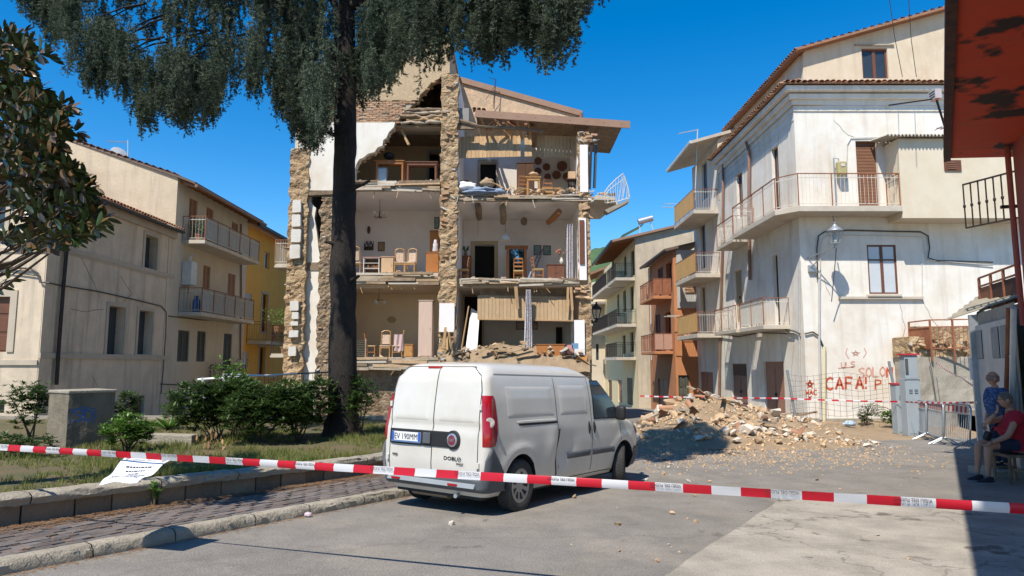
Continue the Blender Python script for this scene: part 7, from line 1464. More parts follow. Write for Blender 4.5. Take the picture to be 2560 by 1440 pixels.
ros = []; nleaf = 0; extraV = []; extraF = []; eo = 0; lvn = np.array(lv); lfn = np.array(lf)
while len(ros) < 470:
    py = rnd.uniform(80, 615); ex = next((a[1] + (b[1]-a[1])*(py-a[0])/(b[0]-a[0]) for a, b in zip(redge, redge[1:]) if py <= b[0]), 20); px = ex - 25 - abs(rnd.gauss(0, 1))*110 if rnd.random() > .3 else ex - 26 + rnd.gauss(0, 20)
    if px < -260 or (rnd.random() < .5 and py < 210): continue
    ros.append((px, py, 7.9 + rnd.uniform(-.9, 1.1)))
ros += [(18, 700, 7.6), (-10, 715, 7.8)]
order = sorted(range(len(ros)), key=lambda i: -ros[i][0])
for k in order:
    px, py, Y = ros[k]; c = P(px, py, Y); d = (c - V3(-6.75, 7.95, c.z - .5)).normalized()
    root = V3(-6.74, 8.0, min(5.0, max(1.4, c.z - .55 + rnd.uniform(-.3, .3)))); mid = root.lerp(c, .55) + V3(0, 0, -.08)
    if k % 10 == 0: MB().tube([root, mid, c - d*.02], [.03, .017, .008], 6).build('branch', twig_m, mt_, smooth=60)
    qd = d.to_track_quat('X', 'Z')
    for j in range(8):
        a = j*2.4 + rnd.uniform(-.3, .3); tilt = rnd.uniform(.55, 1.25); e = Euler((a, 0, 0)).to_matrix() @ Euler((0, 0, tilt)).to_matrix(); rot = (qd.to_matrix() @ e); sc = rnd.uniform(.13, .19)
        dirv = rot @ V3(1,0,0); nz_ = rot @ V3(0,0,1)
        if nz_.z < 0 and rnd.random() < .88: rot = rot @ Matrix.Rotation(math.pi, 3, 'X')
        pos = c + dirv*.02 + d*rnd.uniform(-.05, .02)
        if nleaf < 300 and px > -40: inst('leaf', lm, magn_m, mt_, pos, rot.to_euler(), sc); nleaf += 1
        else: Q = (np.array(rot) @ (lvn*sc).T).T + np.array(pos); extraV.append(Q); extraF.append(lfn+eo); eo += len(Q)
stuff(np_mesh('more_leaves', np.concatenate(extraV), np.concatenate(extraF), magn_m, mt_))
# ---- shrubs with leaf whorls
def whorl(n=9, L_=.1):
    Vs, Fs, o = [], [], 0
    for i in range(n):
        a = i*2.4; t = nr.uniform(.15, 1.0); d = np.array((math.cos(a)*math.cos(t), math.sin(a)*math.cos(t), math.sin(t))); s_ = np.cross(d, (0,0,1)); s_ /= np.linalg.norm(s_)+1e-6; l = L_*nr.uniform(.75, 1.2); u_ = np.cross(s_, d)
        V = np.array([d*.1*l, d*.45*l + s_*.15*l + u_*.03*l, d*l - np.array((0,0,.12*l)), d*.45*l - s_*.15*l + u_*.03*l]); Vs.append(V); Fs.append(np.array([(0,1,2,3)])+o); o += 4
    return np.concatenate(Vs), np.concatenate(Fs)
WH = [whorl(int(nr.integers(7, 11))) for _ in range(12)]
def shrub(label, c, r, n, m, size=1.0, name='shrub', stems=7, group=None, droop=0, bare=.1):
    c = Vector(c); t = thing(name, label, 'shrub', c, group); pl = []; lob = [(V3(rnd.uniform(-.6,.6)*r[0], rnd.uniform(-.6,.6)*r[1], rnd.uniform(.45,.8)*r[2]), rnd.uniform(.35,.6)) for _ in range(7)]
    for i in range(n):
        lc, lr = rnd.choice(lob); d = Vector((rnd.gauss(0,1), rnd.gauss(0,1), rnd.gauss(0,1))).normalized()*rnd.uniform(.35, 1)**.5
        p = lc + V3(d.x*r[0]*lr, d.y*r[1]*lr, d.z*r[2]*lr*.75); 
        if p.z < bare*r[2]: p.z = bare*r[2] + rnd.uniform(0, .1)
        sz = size*rnd.uniform(.75, 1.3); pl.append((c.x+p.x, c.y+p.y, c.z+p.z, rnd.uniform(0, 6.28), (sz, sz, sz*rnd.uniform(.6, 1.2))))
    V, F = stamp(WH, pl); np_mesh('foliage', V, F, m, t)
    for k in range(stems):
        lc, lr = lob[k % len(lob)]; MB().tube([c + V3(rnd.uniform(-.1,.1)*r[0], rnd.uniform(-.1,.1)*r[1], -.05), c + lc*.5 + V3(rnd.uniform(-.05,.05),0,0), c + lc], [.018,.013,.006], 5).build('stem', twig_m, t)
    return t
def gp(px, Y): x = P(px, 1080, Y).x; return V3(x, Y, ZPg(x, Y))
shrub('dark leafy shrub against the grey house beside the concrete block', gp(78, 15.2), (.55,.5,1.15), 260, bush_m, 1.2)
shrub('bright green shrub leaning on the concrete block near the tape notice', gp(322, 12.9), (.62,.5,.68), 330, bush_l, 1.1)
shrub('dark shrub just behind the concrete block', gp(305, 15.0), (.42,.4,1.05), 200, bush_m, 1.1)
shrub('sunlit glossy shrub at the pale pipe frame end of the hedge', gp(548, 14.6), (1.15,.8,1.25), 1000, bush_m, 1.35, group='hedge shrubs', bare=.02); shrub('dense dark shrub in the middle of the hedge', gp(650, 14.4), (1.1,.8,1.1), 950, bush_m, 1.35, group='hedge shrubs', bare=.02); shrub('tall dark shrub of the hedge next to the cedar trunk', gp(745, 14.9), (.8,.7,1.25), 700, bush_m, 1.35, group='hedge shrubs', bare=.02)
shrub('thin shrub between cedar trunk and the van', gp(905, 15.4), (.75,.55,1.35), 330, bush_m, 1.1, bare=.05); shrub('low sprawling shrub below the concrete block', gp(55, 12.3), (.7,.4,.35), 150, bush_m, 1.0, stems=3); shrub('light green shrub behind the hedge top', gp(585, 16.0), (.5,.4,1.6), 260, bush_l, 1.1)
ag = gp(420, 16.8); at_ = thing('spiky_plant', 'spiky yucca like plant between shrubs in front of the green metal door', 'plant', ag)
for k in range(22): a = k*2.4; l = rnd.uniform(.45,.7); d = V3(math.cos(a)*.75, math.sin(a)*.75, rnd.uniform(.3,1)).normalized(); s_ = d.cross(V3(0,0,1)).normalized()*.03; MB().add([ag - s_, ag + s_, ag + d*l*.6 + s_*.8, ag + d*l - V3(0,0,.1), ag + d*l*.6 - s_*.8], [(0,1,2,3,4)]).build('leaf', bush_l, at_)
dr = gp(528, 13.3); wt_ = thing('withered_branch', 'withered brown branch hanging at the foot of the hedge', 'branch', dr); dry_m = mat('withered_leaf', (.36,.22,.10), (.26,.15,.07), 6, .8, bump=0, rough=.9)
MB().tube([dr, dr + V3(.03,0,.2), dr + V3(-.02,.03,.42)], .01, 5).build('twig', twig_m, wt_)
for k in range(34): inst('leaf', lm, dry_m, wt_, dr + V3(rnd.gauss(0,.1), rnd.gauss(0,.08), rnd.uniform(.08,.4)), (rnd.uniform(-.6,.6), rnd.uniform(.6,1.6), rnd.uniform(0,6.3)), rnd.uniform(.09,.13))
# weeds on the right
for (px, py, r_, h_, m_, lb, n) in ((2235, 1078, .42, .55, bush_l, 'round green weed clump by the grey cabinets', 160), (2165, 1068, .25, .45, bush_m, 'weed clump at the foot of the graffiti wall', 70)):
    c = PG(px, py); c.y = min(c.y, 23.4); c.x = P(px, py, c.y).x; c.z = G(c.y) + .1; shrub(lb, c, (r_, r_*.8, h_), n, m_, 1.0, 'weed', 3)
c = P(2168, 1040, 23.7); pt_ = thing('wall_palm', 'small fan of fronds growing out of the graffiti wall behind the wire', 'plant', c)
for k in range(16):
    a = R(-20 + k*14.5); tip = c + V3(math.cos(a)*.5, -.25 - rnd.uniform(0,.2), math.sin(a)*.35 + .1); s = MB(); mid = c.lerp(tip, .5) + V3(0,-.05,.12); s.tube([c, mid, tip], .008, 4)
    for j in range(8): q = c.lerp(tip, .3+.08*j); leaf(s, q, (tip-c).normalized() + V3(rnd.uniform(-.8,.8), rnd.uniform(-.4,.4), rnd.uniform(-.6,.6)), .14, .22)
    s.build('frond', bush_m, pt_, fix=False)
wd = UV(5.0, VW+.09); shrub('single small weed sprouting from the wall foot', V3(wd.x, wd.y, side_z(wd)), (.07,.06,.3), 16, bush_l, .7, 'weed', 2)
# ---- grass and litter
def blades(n=7, h=.1):
    Vs, Fs = [], []
    for i in range(n): a = nr.uniform(0, 6.28); b = nr.uniform(0, .05); c = np.array((math.cos(a)*b, math.sin(a)*b, 0)); l = np.array((nr.normal(0,.35), nr.normal(0,.35), 1))*h*nr.uniform(.5, 1.3); s_ = np.array((math.cos(a+1.5), math.sin(a+1.5), 0))*.006; Vs.append(np.stack([c-s_, c+s_, c+l])); Fs.append(np.arange(3)+3*i)
    return np.concatenate(Vs), np.stack(Fs)
BL = [blades() for _ in range(14)]; pl = []
while len(pl) < 10500:
    u_ = nr.uniform(.5, 13.2); v_ = VW - .3 - nr.uniform(0, 1)**1.5*9; p = UV(u_, v_)
    if p.y > 19.2 or p.y < 5: continue
    d = noise.noise((p.x*.55, p.y*.55, 2)) + .5*noise.noise((p.x*1.7, p.y*1.7, 5))
    if nr.random() > .55 + d*1.3: continue
    s_ = nr.uniform(.6, 1.3)*(1.25 if d > .2 else .8); pl.append((p.x, p.y, ZPg(p.x, p.y) - .01, nr.uniform(0, 6.28), (1, 1, s_)))
V, F = stamp(BL, pl); stuff(np_mesh('garden_grass', V, F, grass_m))
nd = (np.array([(-.03,-.0022,0),(.03,-.0022,0),(.03,.0022,0),(-.03,.0022,0)]), np.array([(0,1,2,3)])); pl = []
for _ in range(7500):
    u_ = nr.uniform(1, 10.5); k = nr.random()
    v_ = (VW + .08 + abs(nr.normal(0, .16))) if k < .7 else nr.uniform(VW+.1, VK-.18) if k < .9 else VK + abs(nr.normal(0,.06))
    p = UV(u_, v_); z = (side_z(p) + .012 + nr.uniform(0, .02)*(v_ < VW+.3)) if v_ < VK-.1 else (G(p.y)+.006 if v_ > VK+.005 else side_z(p)+.02); pl.append((p.x, p.y, z, nr.uniform(0, 6.28), (nr.uniform(.6,1.3), 1.5, 1)))
V, F = stamp([nd], pl); stuff(np_mesh('needle_litter', V, F, needle_m))
# ------------------------------------------------------------------ rubble heap in the street
rh = thing('street_rubble', 'pile of stones and broken masonry fallen into the street in front of the brown doors', 'rubble', V3(6, 20, G(20)))
def hgt(x, y):
    a = math.exp(-((x-5.6)/1.5)**2 - ((y-21.2)/1.6)**2)*1.15 + .55*math.exp(-((x-7.6)/1.5)**2 - ((y-21.3)/1.5)**2) + .42*math.exp(-((x-4.6)/1.5)**2 - ((y-19)/1.4)**2) + .3*math.exp(-((x-9)/1.2)**2 - ((y-22)/1.2)**2) + .22*math.exp(-((x-6.6)/2)**2 - ((y-18.3)/1)**2); return a
MB().grid(lambda a, b: (lambda x, y: V3(x, y, G(y) - .05 + hgt(x, y)*.92 + .12*noise.noise((x*2, y*2, 0))*min(1, hgt(x, y)*3)))(2.6 + a*8, 17 + b*7), 70, 60).build('debris', soil_m, rh)
pale_st = mat('pale_fallen_stone', (.64,.55,.44), (.50,.41,.31), 5, .9, (.70,.64,.55), .5, 2, bump=.5, bs=20, objrand=.2)
k = 0
while k < 285:
    x = rnd.uniform(3, 10.2); y = rnd.uniform(17.3, 23.3); h_ = hgt(x, y)
    if rnd.random() > .12 + h_*1.6: continue
    s_ = rnd.choice((.05, .06, .07, .09, .11, .13, .16, .22))*rnd.uniform(.8, 1.25)
    if s_ > .2 and h_ < .25: s_ *= .6
    o_ = stone(rh, (x, y, G(y) - .02 + h_ + s_*.15), s_); k += 1
    if rnd.random() < .6: o_.material_slots[0].link = 'OBJECT'; o_.material_slots[0].material = pale_st
fs_ = MB()
for k in range(1500):
    x = rnd.gauss(6, 2); y = rnd.gauss(20, 1.7); r_ = rnd.uniform(.012, .04)
    if y > 23.3 or x > 10: continue
    z = G(y) - .05 + max(.055, hgt(x, y)*.92 + .12*noise.noise((x*2, y*2, 0))*min(1, hgt(x, y)*3)); fs_.cbox((x, y, z + r_*.3), (r_*2, r_*1.6, r_*1.3), Euler((rnd.uniform(0,3), rnd.uniform(0,3), rnd.uniform(0,3))).to_matrix())
for k in range(2600):
    x = rnd.gauss(5, 2.3); y = rnd.gauss(16.4, 1.5); r_ = rnd.uniform(.006, .022)
    if y < 12.6 or x < 1.8 or x > 10.5: continue
    fs_.cbox((x, y, G(y) + r_*.4), (r_*2, r_*1.6, r_), Euler((0, 0, rnd.uniform(0,3))).to_matrix())
stuff(fs_.build('fine_rubble', stone_m, rh, fix=False))
for (x, y, a, l) in ((8.6, 22.6, .2, 1.2), (8.9, 22.4, .35, 1.4), (8.8, 22.8, .1, 1.3), (6.2, 20.4, 1.1, 1.0), (5.0, 19.6, 2.1, .9), (7.2, 19.7, .5, .8), (9.2, 22.3, -.1, 1.2), (4.2, 20.4, .8, 1.1), (5.8, 21.6, 1.9, 1.0)):
    z = G(y) + hgt(x, y) + .12; d = V3(math.cos(a), math.sin(a), rnd.uniform(-.1, .25))*l*.5; MB().bar(V3(x,y,z)-d, V3(x,y,z)+d, .13, .05).build('plank', wood_g if rnd.random() < .6 else wood_o, rh)
for k in range(14): x = rnd.uniform(3.5, 8); y = rnd.uniform(18, 21.5); inst('roof_tile', TILE, tile_m, rh, (x, y, G(y)+hgt(x, y)+.06), (rnd.uniform(-1,1), rnd.uniform(-1,1), rnd.uniform(0,6)))
MB().tube([PG(1590, 1103), PG(1640, 1106) + V3(0,0,.05), PG(1760, 1112) + V3(0,0,.04), PG(1840, 1108)], .03, 6).build('pipe', iron_b, rh)
sc_ = thing('scattered_stones', 'small stones and crumbs of masonry strewn over the road near the van front wheel', 'stones', PG(1680, 1180))
for k in range(110):
    px, py = (rnd.gauss(1680, 90), rnd.gauss(1165, 28)) if k < 70 else (rnd.uniform(1100, 2300), rnd.uniform(1120, 1420))
    if px < 1590 and py < 1270 : continue
    q = PG(px, py); r_ = rnd.choice((.012, .016, .022, .03, .045)); stone(sc_, q + V3(0,0,r_*.4), r_)
for (px, py, r_) in ((1435, 1245, .055), (1670, 1138, .09), (1660, 1150, .07), (1605, 1187, .06), (595, 1250, .05), (1720, 1205, .06)): q = PG(px, py); stone(sc_, q + V3(0,0,r_*.4 + (.13 if px < 700 else 0)), r_)
bg_ = PG(2125, 1076); lump('plastic_bag', mat('blue_white_plastic', (.35,.50,.62), (.55,.6,.62), 20, .8, bump=.2, rough=.35), 'crumpled pale blue plastic bag on the soil below the graffiti', 'bag', V3(bg_.x, bg_.y, G(bg_.y)+.22), (.2,.14,.09), 3, .5)
q = PG(770, 1293); lump('crushed_can', mat('pinkish_tin', (.5,.4,.42), bump=.1, rough=.4), 'small crushed pale can in the gutter', 'can', q + V3(0,0,.03), (.05,.035,.03), 5, .3)
# dry leaves blown into the gutter
for (px, py, lb) in ((203, 1397, 'curled dry brown leaf lying against the kerb'), (100, 1405, 'dry leaf at the broken end of the kerb')):
    q = PG(px, py) + V3(0,0,.03); s = MB(); s.grid(lambda a, b: q + V3((a-.5)*.16, (b-.5)*.09*math.sin(math.pi*min(.98, a+.02)), .03*math.sin(a*4) + .03*(b-.5)**2*4), 8, 4); tag(s.build('dry_leaf', needle_m, smooth=70), lb, 'leaf')
crk = mat('crack_line', (.10,.085,.065), bump=0)
def cracks(th_, fac, runs, w_):
    for run in runs:
        pts = []
        for (a, b), (c_, e) in zip(run, run[1:]): pts += [(a + (c_-a)*k/6 + rnd.uniform(-1.6, 1.6), b + (e-b)*k/6 + rnd.uniform(-1.6, 1.6)) for k in range(6)]
        strokes(th_, fac, 'crack', crk, [pts + [run[-1]]], w_)
cracks(A, fa, [[(200, 640), (230, 700), (250, 745)], [(300, 690), (330, 735), (300, 762)], [(175, 770), (210, 780), (260, 772)], [(230, 940), (250, 985)]], .014)
cracks(E, fe, [[(2085, 300), (2110, 330), (2135, 345)], [(2250, 760), (2262, 820), (2256, 860)], [(2305, 750), (2330, 800), (2345, 815)], [(2060, 700), (2075, 740)], [(2130, 1020), (2190, 1012), (2240, 1026)]], .012)
cracks(E, fl, [[(1890, 600), (1900, 650), (1895, 720)], [(1985, 860), (1978, 930), (1988, 1000)], [(1875, 880), (1890, 930)]], .012)
for (a, b, c_, lb) in (((2216, -60), (2236, 90), (2256, 192), 'thin wire sagging down to the attic roof edge beside its window'), ((2268, -60), (2278, 100), (2291, 192), 'thin wire hanging to the tiled roof edge further along the attic')):
    tag(MB().tube([P(*a, 20), P(*b, 23), P(*c_, 24.4)], .012, 5).build('overhead_wire', cable_m), lb, 'wire')
# ------------------------------------------------------------------ concrete block with tag
bN = PG(163, 1127); bN = V3(P(163, 1127, 13.4).x, 13.4, 0); zb = ZPg(bN.x, bN.y) - .1; zt_ = P(163, 984, 13.4).z
bk = thing('concrete_block', 'big stained concrete block with blue graffiti standing in the garden', 'concrete block', V3(bN.x, bN.y, zb)); uD = V3(.53,.848,0)*.88; vD = V3(-.848,.53,0)*.78
def bq(a, b, c_): 
    p = bN + uD*a + vD*b + V3(0,0,zb + (zt_-zb)*c_); e_ = .012; return p + V3(e_*noise.noise(p*5), e_*noise.noise(p*5+V3(9,0,0)), e_*noise.noise(p*5+V3(0,9,0)))
s = MB()
for f in (lambda a, b: bq(a, 0, b), lambda a, b: bq(0, a, b), lambda a, b: bq(1, a, b), lambda a, b: bq(a, 1, b), lambda a, b: bq(a, b, 1)): s.grid(f, 12, 12)
blk_m = mat('mossy_shaded_concrete', (.24,.20,.14), (.15,.125,.09), 2.5, .9, (.08,.075,.055), .7, 1.2, (.07,.065,.05), .7, bump=.6, bs=22)  # moss stain, with the shade of the dark face also taken into the colour
bmh = s.build('block', blk_m, bk); MB().prism([bq(-.03,-.03,1)+V3(0,0,.0), bq(1.03,-.03,1), bq(1.03,1.03,1), bq(-.03,1.03,1)], (0,0,.06)).build('cap', coping_m, bk, bevel=.015)
class _F: pass
fbk = Fac(bk, bN + V3(0,0,zb), uD.normalized(), vD.normalized(), .88, zt_-zb, concrete_m); blue_s = mat('blue_spray', (.06,.13,.32), (.1,.18,.38), 14, .7, bump=0)
for ch, x in (('S', 184), ('I', 207), ('D', 212)): strokes(bk, fbk, 'graffiti', blue_s, [[(x + a*20, 1023 + b*30) for a, b in r_] for r_ in let[ch]], .035)
strokes(bk, fbk, 'graffiti', blue_s, [[(178, 1022), (172, 1045), (178, 1062)], [(236, 1020), (240, 1040), (232, 1060)], [(180, 1026), (205, 1018), (234, 1022)]], .02)
# low kerb inside the garden
cA, cB = gp(290, 14.2), gp(480, 13.9); tag(MB().prism([cA + V3(0,0,-.1), cB + V3(0,0,-.1), cB + V3(0,0,.2), cA + V3(0,0,.2)], (0,.3,0)).build('garden_edging', coping_m, bevel=.02), 'low concrete edging inside the garden behind the bright shrub', 'edging')
# pale pipe frame and fence behind the hedge
pf = thing('pipe_frame', 'pale tubular gate frame standing behind the hedge', 'frame', P(530, 1040, 18.8))
for (a, b, c_, e, r_) in ((495, 949, 606, 941, .035), (507, 944, 514, 1050, .045), (561, 932, 557, 1045, .045), (561, 936, 690, 940, .03), (606, 941, 830, 930, .022)): MB().tube([P(a, b, 18.8), P(c_, e, 18.8 + (1 if c_ > 650 else 0))], r_, 8).build('tube', alu_m, pf)
MB().box((P(580, 968, 18.75).x, 18.72, P(590, 974, 18.75).z), (P(612, 968, 18.75).x, 18.75, P(590, 963, 18.75).z)).build('white_sign', cloth_w, pf); s = MB()
for k in range(16): s.tube([P(650 + k*11, 934, 19.4), P(648 + k*11 + rnd.uniform(-6, 6), 1040, 19.4)], .006, 3, False)
for k in range(6): s.tube([P(645 + j*20, 950 + k*16 + rnd.uniform(-3, 3), 19.4) for j in range(10)], .006, 3, False)
stuff(s.build('wire_mesh', cable_m, pf, fix=False)); MB().tube([P(640, 940, 19.4), P(700, 936, 19.4), P(830, 930, 19.4)], .02, 5).build('top_wire', cable_m, pf)
# ------------------------------------------------------------------ site fence against the graffiti wall
sf = thing('rebar_fence', 'sagging rusty wire mesh on two leaning steel posts before the graffiti wall', 'fence', P(2110, 1070, 22.8))
for (a, b, c_, e) in ((1968, 925, 1997, 1090), (2222, 903, 2246, 1030)): MB().tube([P(a, b, 22.3), P(c_, e, 22.3)], .045, 8).build('post', steel_m, sf, smooth=50)
s = MB()
for k in range(17): x = 1972 + k*15.5; s.tube([P(x + j*.9, 935 + 4*math.sin(k*.6) + j*16, 22.5) for j in range(8)], .0055, 3, False)
for j in range(10): s.tube([P(1972 + k*25, 936 + j*12.5 + 5*math.sin(k*.9 + j*.4), 22.5) for k in range(11)], .0055, 3, False)
stuff(s.build('wire_mesh', mat('rusty_wire', (.22,.15,.10), bump=0), sf, fix=False))
# ------------------------------------------------------------------ meter cabinets
def cabinet(label, px0, px1, y0, y1, Y, cap, split):
    X0, X1 = P(px0, 1000, Y).x, P(px1, 1000, Y).x; z0 = G(Y) - .03; z1 = P(px0, y0, Y).z; t = thing('meter_cabinet', label, 'cabinet', V3((X0+X1)/2, Y, z0)); cm = mat('cabinet_grey', (.34,.38,.40), (.29,.33,.35), 3, .7, (.4,.37,.32), .3, 2, rough=.5, bump=.02)
    zm = z0 + (z1-z0)*split; MB().box((X0, Y, z0+.08), (X1, Y+.32, zm)).build('body', cm, t, bevel=.012); MB().box((X0-.02, Y-.02, z0), (X1+.02, Y+.34, z0+.079)).build('plinth', concrete_m, t)
    if split < 1: MB().box((X0+.03, Y+.02, zm+.002), (X1-.03, Y+.3, z1)).build('upper_body', cm, t, bevel=.012); MB().box((X0-.01, Y-.03, zm-.03), (X1+.01, Y-.002, zm)).build('drip', cm, t); MB().box((X0+.04, Y+.0, zm+.12), (X0+.12, Y+.018, z1-.1)).build('window', glass_d, t)
    MB().box((X0-.02, Y-.02, z1+.002), (X1+.02, Y+.34, z1+.05)).build('cap', mat('red_cap', (.50,.04,.05), bump=0, rough=.5), t); d = MB().box((X0+.03, Y-.012, z0+.14), (X1-.03, Y-.001, zm-.06)).build('door', cm, t, bevel=.004)
    for k in range(3):
        for x in (X0+.09, X0+.25): 
            if x+.1 < X1: MB().box((x, Y-.018, zm-.35-.05*k), (x+.1, Y-.0125, zm-.33-.05*k)).build('vent', iron_b, d)
    return t
cabinet('tall grey meter cabinet with red cap beside the barriers', 2266, 2303, 888, 1080, 20.3, 1, .72); cabinet('short grey cabinet next to the tall red capped one', 2241, 2260, 962, 1075, 20.9, 1, 1.0)
# ------------------------------------------------------------------ crowd barriers
def barrier(label, a, b, lean):
    a = Vector(a); b = Vector(b); t = thing('crowd_barrier', label, 'barrier', (a+b)/2, 'crowd barriers by the stairs'); d = (b-a); d.z = 0; L_ = d.length; d.normalize(); n = V3(-d.y, d.x, 0); up = (V3(0,0,1) + n*lean).normalized(); z0 = G((a.y+b.y)/2); o = V3(a.x, a.y, z0); f = lambda x, h: o + d*x + up*h
    MB().tube([f(0,.18), f(0,1.0), f(.06,1.08), f(L_-.06,1.08), f(L_,1.0), f(L_,.18), f(0,.18)], .024, 8).build('frame', steel_m, t, smooth=60); MB().tube([f(0,.86), f(L_,.86)], .016, 6).build('cross_rail', steel_m, t)
    for k in range(1, int(L_/.095)): MB().tube([f(k*.095,.18), f(k*.095,.86)], .008, 5).build('bar', steel_m, t)
    for x in (.08, L_-.08):
        MB().tube([f(x,.2), o + d*x + n*.32 + V3(0,0,.02)], .02, 6).build('foot', steel_m, t); MB().tube([f(x,.2), o + d*x - n*.32 + V3(0,0,.02)], .02, 6).build('foot', steel_m, t)
    k = 0; x = .02
    while x < L_-.1: MB().prism([f(x,.885), f(x+.09,.885), f(x+.09,1.05), f(x,1.05)], n*.006).build('stripe', mat('barrier_red', (.35,.06,.05), (.28,.05,.04), 5, .7, bump=0) if k % 2 else mat('barrier_white', (.5,.46,.42), bump=0), t); x += .095; k += 1
    return t
barrier('steel crowd barrier standing edge on beside the tall meter cabinet', PG(2288, 1090), PG(2316, 1101), .05); barrier('steel crowd barrier in the middle of the row of three', PG(2318, 1100), PG(2358, 1113), .06); barrier('steel crowd barrier nearest the garage, leaning with striped top board', PG(2360, 1112), PG(2424, 1124), .1)
# ------------------------------------------------------------------ barrier tapes
tr_m = mat('tape_red', (.55,.015,.03), bump=0, rough=.35, sub=.25); tw_m = mat('tape_white', (.66,.65,.65), bump=0, rough=.35, sub=.25)
def tape(name, label, pts, hgt_, seg, twist, sag, txt=None):
    pts = [Vector(p) for p in pts]; Ls = [(b-a).length for a, b in zip(pts, pts[1:])]; T = sum(Ls)
    def at(d):
        for (a, b), l in zip(zip(pts, pts[1:]), Ls):
            if d <= l + 1e-6: f = d/l; return a.lerp(b, f) + V3(0,0,-sag*4*f*(1-f)), (b-a).normalized()
            d -= l
        return pts[-1], (pts[-1]-pts[-2]).normalized()
    me = bpy.data.meshes.new(name); V = []; F = []; mi = []; n = int(T/seg); sub = 6 if hgt_ > .05 else 2
    for i in range(n*sub+1):
        d = T*i/(n*sub); p, dr_ = at(d); sd = V3(0,0,1).cross(dr_).normalized(); tw = twist*math.sin(d*1.1 + 1) ; up = V3(0,0,1)*math.cos(tw) + sd*math.sin(tw); bow = sd*.010*math.sin(d*2.3)
        V += [p - up*hgt_*.5, p + bow - sd*.006, p + up*hgt_*.5]
    for i in range(n*sub): F += [(3*i, 3*i+3, 3*i+4, 3*i+1), (3*i+1, 3*i+4, 3*i+5, 3*i+2)]; mi += [(i//sub) % 2]*2
    org = (pts[0]+pts[-1])/2; me.from_pydata([tuple(v-org) for v in V], [], F); me.materials.append(tr_m); me.materials.append(tw_m); me.polygons.foreach_set('material_index', mi); me.polygons.foreach_set('use_smooth', [True]*len(mi)); me.update()
    o = bpy.data.objects.new(name, me); C.objects.link(o); o.location = org; ORG[o.name] = org; tag(o, label, 'tape')
    if txt:
        step = seg*4; d = seg*1.6
        while d < T - 1:
            p, dr_ = at(d); nrm = dr_.cross(V3(0,0,1)).normalized(); nrm = nrm if nrm.y < 0 else -nrm; text_mb(txt, hgt_*.52, p + nrm*.016 + V3(0,0,hgt_*.42), -dr_, (0,0,-1), .0005, sx=.78).build('tape_text', mat('tape_ink', (.03,.025,.03), bump=0), o, fix=False); d += step
    return o
tA = P(0, 1118, 7.5); tB = P(2560, 1272, 4.3); dT = (tB-tA).normalized()
tape('barrier_tape', 'red and white barrier tape stretched across the whole foreground', [tA - dT*1.05, tA, tB, tB + dT*1.1], 0.064, .195, .25, .0, 'VIGILI DEL FUOCO')
fp = [P(1600, 990, 26), P(1968, 996, 22.3), P(2250, 1004, 20.8), P(2443, 1006, 15.6)]; tape('far_tape', 'thin red and white tape strung past the brown doors and meter cabinets', fp, .05, .2, .2, .02)
tape('loose_tape', 'loose end of tape slanting from the retaining wall to the garage post', [P(2340, 908, 22.4), P(2405, 945, 18.5), P(2450, 972, 15.7)], .045, .15, .4, .03)
# paper notice hung on the tape
q = [P(316, 1141, 7.02), P(428, 1150, 6.86), P(344, 1207, 6.45), P(248, 1213, 6.6)]
def pap(a, b): w_ = .012*math.sin(a*7 + b*5)*b + .02*math.sin(b*9)*(.3+b); return (q[0]*(1-a)+q[1]*a)*(1-b) + (q[3]*(1-a)+q[2]*a)*b + V3(0, -.3*w_, w_)
pn = thing('paper_notice', 'white printed paper notice blown sideways on the barrier tape', 'notice', q[0]); s = MB().grid(pap, 24, 24); g_ = MB().grid(lambda a, b: pap(a, b) + V3(0,.0015,-.0015), 24, 24); s.add(g_.v, g_.f); s.build('sheet', mat('paper', (.70,.71,.74), bump=0, rough=.8), pn, smooth=80, fix=False)
ink = mat('print_ink', (.05,.05,.055), bump=0)
def ptext(body, cx, cy, size, sx=1.0):
    m_ = text_mb(body, size, (0,0,0), (1,0,0), (0,1,0), 0, 'CENTER', sx); m_.v = [pap(cx + v.x, cy - v.y*1.25) + V3(0, -.003, .003) for v in m_.v]; m_.build('print', ink, pn, fix=False)
ptext('Lamezia Terme', .5, .15, .085); ptext('DI ACCEDERE', .5, .86, .12)
for cx in (.1, .9):
    m_ = MB(); m_.add([pap(cx + .04*math.cos(t), .09 + .06*math.sin(t)) + V3(0,-.003,.003) for t in [k*.52 for k in range(12)]], [tuple(range(12))]); m_.build('crest', mat('crest_grey', (.3,.3,.32), bump=0), pn, fix=False)
for cy, a, b in ((.36, .22, .8), (.47, .28, .72), (.58, .42, .6), (.69, .1, .88)):
    x = a
    while x < b: w_ = rnd.uniform(.03, .09); m_ = MB(); m_.add([pap(x, cy-.02)+V3(0,-.003,.003), pap(x+w_, cy-.02)+V3(0,-.003,.003), pap(x+w_, cy+.02)+V3(0,-.003,.003), pap(x, cy+.02)+V3(0,-.003,.003)], [(0,1,2,3)]); m_.build('print', ink, pn, fix=False); x += w_+.02
